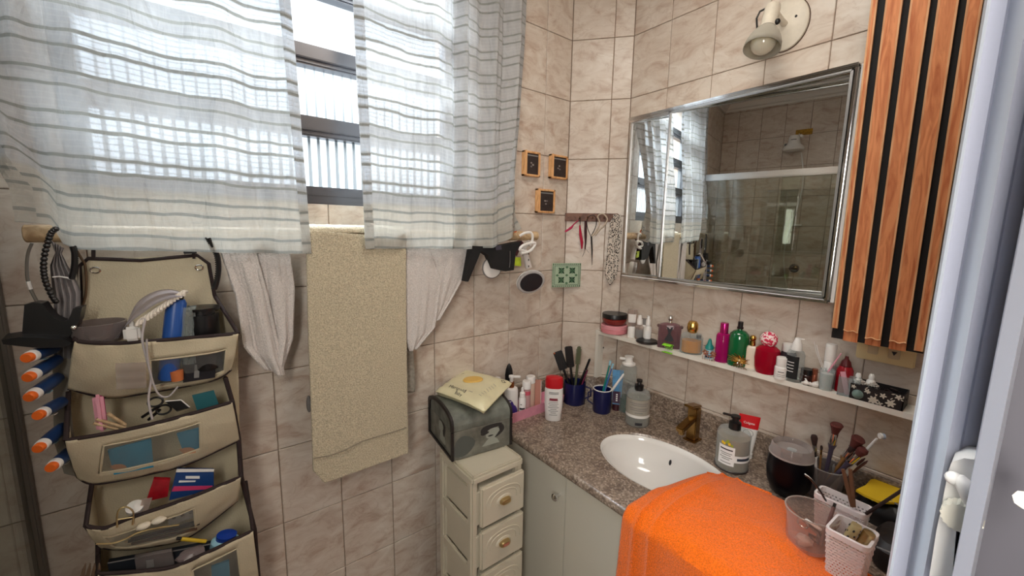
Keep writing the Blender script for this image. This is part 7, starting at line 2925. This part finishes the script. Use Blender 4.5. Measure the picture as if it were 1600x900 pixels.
brush('makeup_brush', 'round reddish makeup brush with plum handle leaning right, in front', 1352, 700, .014, .024, 'dome', PH_, CHROME, (-.012, .014), HB, .005)
brush('makeup_brush', 'small dark smudge brush between the two reddish fluffy brushes', 1333, 698, .008, .016, 'dome', WH_, CHROME, (.000, .012), HD, .0035)
for k, (x_, y_, mm_, lab) in enumerate(((1346, 712, BLACK, 'black mascara wand loop sticking out of the beaker'), (1349, 718, mat('maroon_pencil', (70, 34, 36), .4), 'maroon pencil standing at the right of the beaker'), (1353, 722, mat('brown_pencil2', (92, 52, 46), .4), 'brown pencil at the far right of the beaker'), (1336, 725, WHITE, 'short white tube with grey print in the beaker'), (1303, 728, GREYP, 'grey capped pencil low in the middle of the beaker'))):
    e_ = aB(b, x_, y_)
    s0_ = b + Vector((-.004 + .003 * k, .010 - .006 * k, .01))
    tt_ = thing('cosmetic_pencil' if k else 'mascara_wand', lab, 'pencil' if k else 'mascara')
    r_ = .0062 if k == 3 else .0032
    cyl_between('barrel', s0_, e_, r_, mm_, tt_, 10)
    cyl_between('tip', e_, e_ + (e_ - s0_).normalized() * .006, r_ * .7, GREYP if k == 3 else mm_, tt_, 10, r2=r_ * .4)
tt_ = thing('round_toothbrush', 'white round-headed toothbrush leaning right against the wall tiles', 'toothbrush')
e_ = aB(b, 1377, 678)
s0_ = b + Vector((-.002, -.004, .012))
MB().tube([s0_, s0_.lerp(e_, .7), s0_.lerp(e_, .93)], [.004, .0042, .0028], 10).obj('handle', mat('toothbrush_white', (220, 218, 216), .35), tt_)
hd_ = s0_.lerp(e_, .97)
MB().lathe([(.001, 0), (.0075, 0), (.008, .003), (.0075, .005)], 16, M=Matrix.Translation(hd_) @ Matrix.Rotation(PI / 2, 4, 'X') @ Matrix.Rotation(.7, 4, 'Y')).obj('head', WHITE, tt_)
MB().lathe([(.007, 0), (.0075, .007), (.001, .008)], 16, M=Matrix.Translation(hd_) @ Matrix.Rotation(PI / 2, 4, 'X') @ Matrix.Rotation(.7, 4, 'Y') @ Matrix.Translation((0, 0, .004))).obj('bristles', mat('pale_blue_bristle', (170, 186, 206), .8), tt_)

# dark pouch and yellow sheet at the far right
t = thing('black_cosmetic_pouch', 'black cosmetic pouch slumped against the backsplash behind the yellow sheet', 'pouch', (1.385, .150, ZT))
m = MB()
m.lathe([(.001, 0), (.045, 0), (.052, .02), (.046, .045), (.030, .060), (.012, .064), (.001, .065)], 28, sx=.95, sy=1.35, n=2.6)
for v in m.v:
    v *= 1 + .07 * noise.noise(v * 40)
    v.z = max(0, v.z)
m.obj('pouch', mat('glossy_black_cloth', (14, 12, 14), .4), t)
MB().tube([(-.04, .03, .062), (-.03, 0, .078), (-.03, -.04, .070)], .002, 6).obj('zip', GREYP, t)
MB().box((-.046, .02, .045), (-.042, .03, .049), .001).obj('zip_pull', CHROME, t)
t = thing('yellow_cloth', 'bright yellow wavy-edged sponge cloth resting on the dark bag', 'cloth')
ZY = .922
out = [(1337, 768), (1352, 761), (1360, 752), (1372, 751), (1390, 757), (1412, 760), (1412, 788), (1390, 788), (1372, 786), (1350, 776)]
vs = [aZ(x, y, ZY) for x, y in out]
k = len(vs)
m = MB()
m.add([v + Vector((0, 0, .006)) for v in vs] + vs, [tuple(reversed(range(k))), tuple(range(k, 2 * k))] + [(i, i + k, (i + 1) % k + k, (i + 1) % k) for i in range(k)])
m.obj('cloth', mat('yellow_sponge', (222, 182, 24), .8, bump=.3, bscale=300), t)
t = thing('dark_makeup_bag', 'low dark makeup bag under the yellow cloth', 'bag', (1.225, .105, ZT))
m = MB()
m.lathe([(.001, 0), (.048, 0), (.056, .015), (.056, .05), (.045, .068), (.001, .0715)], 28, sx=1.2, sy=.8, n=3)
for v in m.v:
    v *= 1 + .05 * noise.noise(v * 50)
    v.z = min(.0715, max(0, v.z))
m.obj('bag', mat('dark_brown_bag', (34, 28, 28), .6), t)
MB().tube([(-.062, .03, .052), (-.064, 0, .056), (-.062, -.03, .052)], .0022, 6).obj('zip', GREYP, t)

# ------------------------------------------------------------------ orange towel over the front of the worktop
t = thing('orange_towel', 'bright orange terry towel draped over the basin and front of the worktop', 'towel')
ZO = ZT + .004
SEC = []
NI, NJ = 90, 110


def towel_fn(u, v):
    """u: 0 left .. 1 right (towards the door); v: 0 bottom of the hanging front .. 1 far edge on the worktop"""
    yL = .600 - .02 * v
    # front hanging part (v < .45) then over the edge and across the top
    y_hi = lerp([(0, .592), (.45, .588), (.6, .580), (.75, .560), (1, .535)], v)
    y_lo = .075
    y = y_hi + (y_lo - y_hi) * u
    if v < .42:
        s = v / .42
        z = .30 + (ZO - .012 - .30) * s
        x = XF - .012 - .012 * (1 - s) - .010 * math.sin(u * 17 + 1) * (1 - s * .8)
        x += .008 * noise.noise(Vector((u * 6, v * 3, 2))) - .008 * math.exp(-((u - .085) / .012) ** 2) - .006 * math.exp(-((u - .17) / .014) ** 2)
    else:
        s = (v - .42) / .58
        xfar = lerp([(0, 1.19), (.12, 1.215), (.3, 1.225), (.42, 1.235), (.55, 1.185), (.72, 1.13), (1, 1.10)], u)
        a0 = min(1, s / .08)
        x = XF - .012 + (xfar - XF + .012) * s
        z = ZO - .012 + .016 * math.sin(a0 * PI / 2)
        # soft heap
        heap = .026 * math.exp(-((u - .30) / .23) ** 2) * math.sin(PI * min(1, max(0, (s - .02) / 1.02))) ** .7
        heap += .020 * math.exp(-((u - .12) / .10) ** 2) * math.sin(PI * min(1, s)) ** .8
        heap += .010 * math.exp(-((u - .6) / .2) ** 2) * math.sin(PI * min(1, s))
        heap += .012 * max(0, noise.noise(Vector((u * 5, s * 4, 9)))) * math.sin(PI * s)
        heap += .009 * math.exp(-((u - .085) / .012) ** 2) + .007 * math.exp(-((u - .17) / .014) ** 2)
        z += max(0, heap)
        if u < .05:
            z -= 0
    z += .0010 * noise.noise(Vector((x * 300, y * 300, z * 300)))
    x += .0010 * noise.noise(Vector((x * 310, z * 310, y * 290)))
    return Vector((x, y, z))


m = MB()
m.grid(NI, NJ, towel_fn)
o = m.obj('cloth', TOR, t)
md = o.modifiers.new('s', 'SOLIDIFY')
md.thickness = .005
md.offset = 1
hemp = [towel_fn(.085, k / 60) + Vector((-.003, 0, .003)) for k in range(61)]
MB().tube(hemp, .0018, 6).obj('hem_line', TOR, t)
hemp = [towel_fn(u_ / 30 * .36, 1.0) + Vector((0.002, 0, .004)) for u_ in range(31)]
MB().tube(hemp, .0045, 8).obj('rolled_edge', TOR, t)

# ------------------------------------------------------------------ clear tub and woven baskets
ZB = .872
rim = [aZ(x, y, .958) for x, y in ((1221, 792), (1312, 818), (1247, 777))]
cc = Vector((1.090, .243, ZB))
t = thing('clear_tub', 'round clear plastic tub of small makeup tools on the orange towel', 'tub', cc)
Rt, Ht = .050, .088
MB().lathe([(.001, 0), (Rt * .80, 0), (Rt * .88, .008), (Rt * .97, Ht * .86), (Rt * 1.03, Ht * .88), (Rt * 1.05, Ht), (Rt * 1.0, Ht), (Rt * .95, Ht * .87), (Rt * .78, .008), (.001, .003)], 44).obj('tub', clear('tub_plastic', (236, 224, 218), .12, gloss=.2), t)
MB().tube([(Rt * 1.04 * math.cos(a), Rt * 1.04 * math.sin(a), Ht) for a in [2 * PI * k / 44 for k in range(44)]], .0016, 6, closed=True).obj('rim', FROST, t)
for k, (dx_, dy_, dz_, rx_, mm_, lab, nm) in enumerate(((-.010, .012, .052, .35, CHROME, 'shiny eyelash curler lying in the clear tub', 'eyelash_curler'), (.008, -.004, .050, -.2, WHITE, 'white-edged tool beside the curler in the clear tub', 'sharpener'))):
    q_ = thing(nm, lab, 'tool', cc + Vector((dx_, dy_, dz_)), rot=(.1, .1, rx_))
    if k == 0:
        MB().tube([(.020 * math.cos(a), .010 * math.sin(a), 0) for a in [2 * PI * j / 20 for j in range(20)]], .0022, 8, closed=True).obj('loop', mm_, q_)
        MB().tube([(.015, 0, 0), (.03, -.016, -.004)], .002, 8).obj('arm', mm_, q_)
    else:
        MB().box((-.004, -.018, -.003), (.004, .018, .003), .002).obj('body', mm_, q_)
        MB().box((-.006, -.020, -.006), (-.003, .020, -.002), .001).obj('blade', BLACK, q_)
q_ = thing('cotton_pad_clump', 'crumpled white tissue at the bottom of the clear tub', 'tissue', cc + Vector((-.014, .004, .015)))
m = MB()
m.sphere((0, 0, 0), .016, 18, sz=.7)
for v in m.v:
    v *= 1 + .45 * noise.noise(v * 120)
m.obj('tissue', mat('tissue_white', (220, 208, 204), .9), q_)
q_ = thing('brown_pencil', 'brown eyebrow pencil leaning in the clear tub', 'pencil')
cyl_between('shaft', cc + Vector((-.008, -.026, .020)), cc + Vector((.022, -.034, .108)), .0038, mat('dull_brown', (104, 72, 66), .5), q_, 8)
cyl_between('tip', cc + Vector((.022, -.034, .108)), cc + Vector((.0245, -.0347, .116)), .003, BLACK, q_, 8)
q_ = thing('metal_clips', 'small dark lump of clips at the bottom of the clear tub', 'clips', cc + Vector((.012, -.012, .012)))
m = MB()
for j in range(9):
    m.box((-.010, -.002, -.002), (.010, .002, .002), 0, M=Matrix.Translation((random.uniform(-.010, .008), random.uniform(-.010, .012), random.uniform(-.004, .012))) @ Matrix.Rotation(random.uniform(0, 3), 4, 'Z') @ Matrix.Rotation(random.uniform(-.6, .6), 4, 'Y'))
m.obj('clips', mat('gunmetal', (74, 70, 72), .3, metal=.7), q_, kind='stuff')

WB = mat('white_basket_plastic', (224, 214, 212), .45)


def basket(name, label, org, rz, W_, D_, H_, nw, nd, nh):
    """open rectangular basket of interlaced strips: every wall is a lattice with small gaps"""
    t_ = thing(name, label, 'basket', org, rz=rz)
    th = .0016
    fl = .008
    def wallpos(side, p, z, o_):
        f_ = fl * (1 - z / H_)
        if side == 0:
            return (f_ + p * (W_ - 2 * f_), f_ - o_, z)
        if side == 1:
            return (f_ + p * (W_ - 2 * f_), D_ - f_ + o_, z)
        if side == 2:
            return (f_ - o_, f_ + p * (D_ - 2 * f_), z)
        return (W_ - f_ + o_, f_ + p * (D_ - 2 * f_), z)

    def piece(m_, side, p0, p1, z0_, z1_, o0_, o1_):
        vs = [wallpos(side, p, z, o_) for o_ in (o1_, o0_) for p, z in ((p0, z0_), (p1, z0_), (p1, z1_), (p0, z1_))]
        m_.add(vs, [(0, 1, 2, 3), (7, 6, 5, 4), (0, 4, 5, 1), (1, 5, 6, 2), (2, 6, 7, 3), (3, 7, 4, 0)])
    for side, (n_, L_) in enumerate(((nw, W_), (nw, W_), (nd, D_), (nd, D_))):
        m_ = MB()
        rowh = (H_ - .014) / nh
        for j in range(nh):
            z0_ = .003 + rowh * j
            g_ = rowh * .42
            for i in range(n_):
                bump_ = .0012 if (i + j) % 2 else .0002
                piece(m_, side, i / n_, (i + 1) / n_, z0_ + g_, z0_ + rowh, -.0008 + bump_, .0008 + bump_)
            off = .5 if j % 2 else 0.0
            for i in range(n_ + 1):
                p0, p1 = (i - off + .24) / n_, (i - off + .76) / n_
                p0, p1 = max(0, p0), min(1, p1)
                if p1 - p0 > .01:
                    piece(m_, side, p0, p1, z0_ - .0002, z0_ + g_ + .0002, -.0006, .0006)
        m_.obj('woven_wall', WB, t_, smooth=False, kind='stuff')
    m_ = MB()
    loop_o = rrect(-.003, W_ + .003, -.003, D_ + .003, .012)
    loop_i = rrect(.002, W_ - .002, .002, D_ - .002, .009)
    k_ = len(loop_o)
    for (z0_, z1_) in ((H_ - .013, H_),):
        vs = [(x, y, z0_) for x, y in loop_o] + [(x, y, z1_ - .001) for x, y in loop_o] + [(x, y, z1_) for x, y in loop_i] + [(x, y, z0_) for x, y in loop_i]
        fs = []
        for a_ in range(4):
            b_ = (a_ + 1) % 4
            fs += [(a_ * k_ + i, a_ * k_ + (i + 1) % k_, b_ * k_ + (i + 1) % k_, b_ * k_ + i) for i in range(k_)]
        m_.add(vs, fs)
    m_.obj('rim', WB, t_)
    MB().box((fl, fl, 0), (W_ - fl, D_ - fl, .003)).obj('base', WB, t_, smooth=False)
    return t_


zr = ZB + .003
bk_o = aZ(1356, 856, .972)
bk_a = aZ(1291.5, 823.5, .972)
vx = (bk_o - bk_a)
basket('woven_basket', 'nearest white woven basket at the bottom right on the orange towel', Vector((bk_a.x, bk_a.y, zr - .014)), math.atan2(vx.y, vx.x), vx.length, .075, .972 - zr + .014, 10, 10, 15)
bo = aZ(1352, 805, .962)
ba = aZ(1273, 769, .962)
vx = (bo - ba)
basket('woven_basket', 'farther white woven basket between the clear tub and the yellow cloth', Vector((ba.x, ba.y, ZT + .012)), math.atan2(vx.y, vx.x), vx.length, .052, .962 - ZT - .012, 13, 7, 13)
q_ = thing('patterned_lipstick', 'gold lipstick case with black leaf pattern in the nearest basket', 'lipstick', aZ(1322, 836, .955) + Vector((0, 0, -.02)))
dr_ = aB(q_.location + Vector((0, 0, 0)), 1345, 812) - q_.location
q_.rotation_euler = dr_.to_track_quat('Z', 'Y').to_euler()
MB().lathe([(.001, 0), (.0095, 0), (.0095, .052), (.0085, .054), (.001, .054)], 20, n=4).obj('case', mat('pattern_gold', (196, 176, 130), .35, metal=.5), q_)
m = MB()
for j in range(22):
    a_ = j * 2.4
    z_ = .003 + j * .0023
    m.sphere((.0096 * math.cos(a_), .0096 * math.sin(a_), z_), .0022, 6, sz=1.6)
m.obj('leaf_pattern', BLACK, q_, kind='stuff')
q_ = thing('silver_lipstick', 'pale gold metal lipstick lying beside the patterned one', 'lipstick', aZ(1342, 848, .950) + Vector((0, 0, -.016)))
dr_ = aB(q_.location, 1366, 822) - q_.location
q_.rotation_euler = dr_.to_track_quat('Z', 'Y').to_euler()
MB().lathe([(.001, 0), (.0105, 0), (.0105, .028), (.010, .03)], 24).obj('base', PALEGOLD, q_)
MB().lathe([(.010, .03), (.0108, .031), (.0108, .050), (.001, .053)], 24).obj('cap', PALEGOLD, q_)
q_ = thing('makeup_spatula', 'black curved makeup spatula with white edge in the farther basket', 'spatula')
sm = smooth_pts([aY(x, y, yy) for x, y, yy in ((1258, 742, .245), (1268, 750, .235), (1280, 765, .225), (1290, 782, .218))], 16)
MB().tube(sm, [.002] + [.0045] * 15 + [.003], 8, flat=.5).obj('handle', BLACK, q_)
MB().tube([p + Vector((-.002, 0, .003)) for p in sm], .0012, 6).obj('white_edge', WHITE, q_)
bb_ = Vector((1.165, .19, ZT + .03))
q_ = thing('wooden_tweezers', 'brown wooden tongs standing upright in the farther basket', 'tongs')
for k, dx_ in enumerate((-4, 4)):
    a, c_ = aB(bb_, 1333 + dx_ * .3, 792), aB(bb_, 1323 + dx_ * 1.4, 733)
    MB().tube([a, a.lerp(c_, .5) + Vector((0, 0, .0)), c_], [.004, .0048, .004], 8, flat=.6).obj('arm', mat('walnut%d' % k, (104, 70, 48), .5, vary=.2, vscale=60), q_)
q_ = thing('dark_pencil', 'long dark pencil leaning right from the farther basket over the yellow cloth', 'pencil')
cyl_between('shaft', aB(bb_, 1353, 803), aB(bb_, 1408, 767), .0035, mat('dark_pencil', (40, 24, 24), .4), q_, 8)
cyl_between('end_cap', aB(bb_, 1408, 767), aB(bb_, 1411, 765), .0036, BLACK, q_, 8)
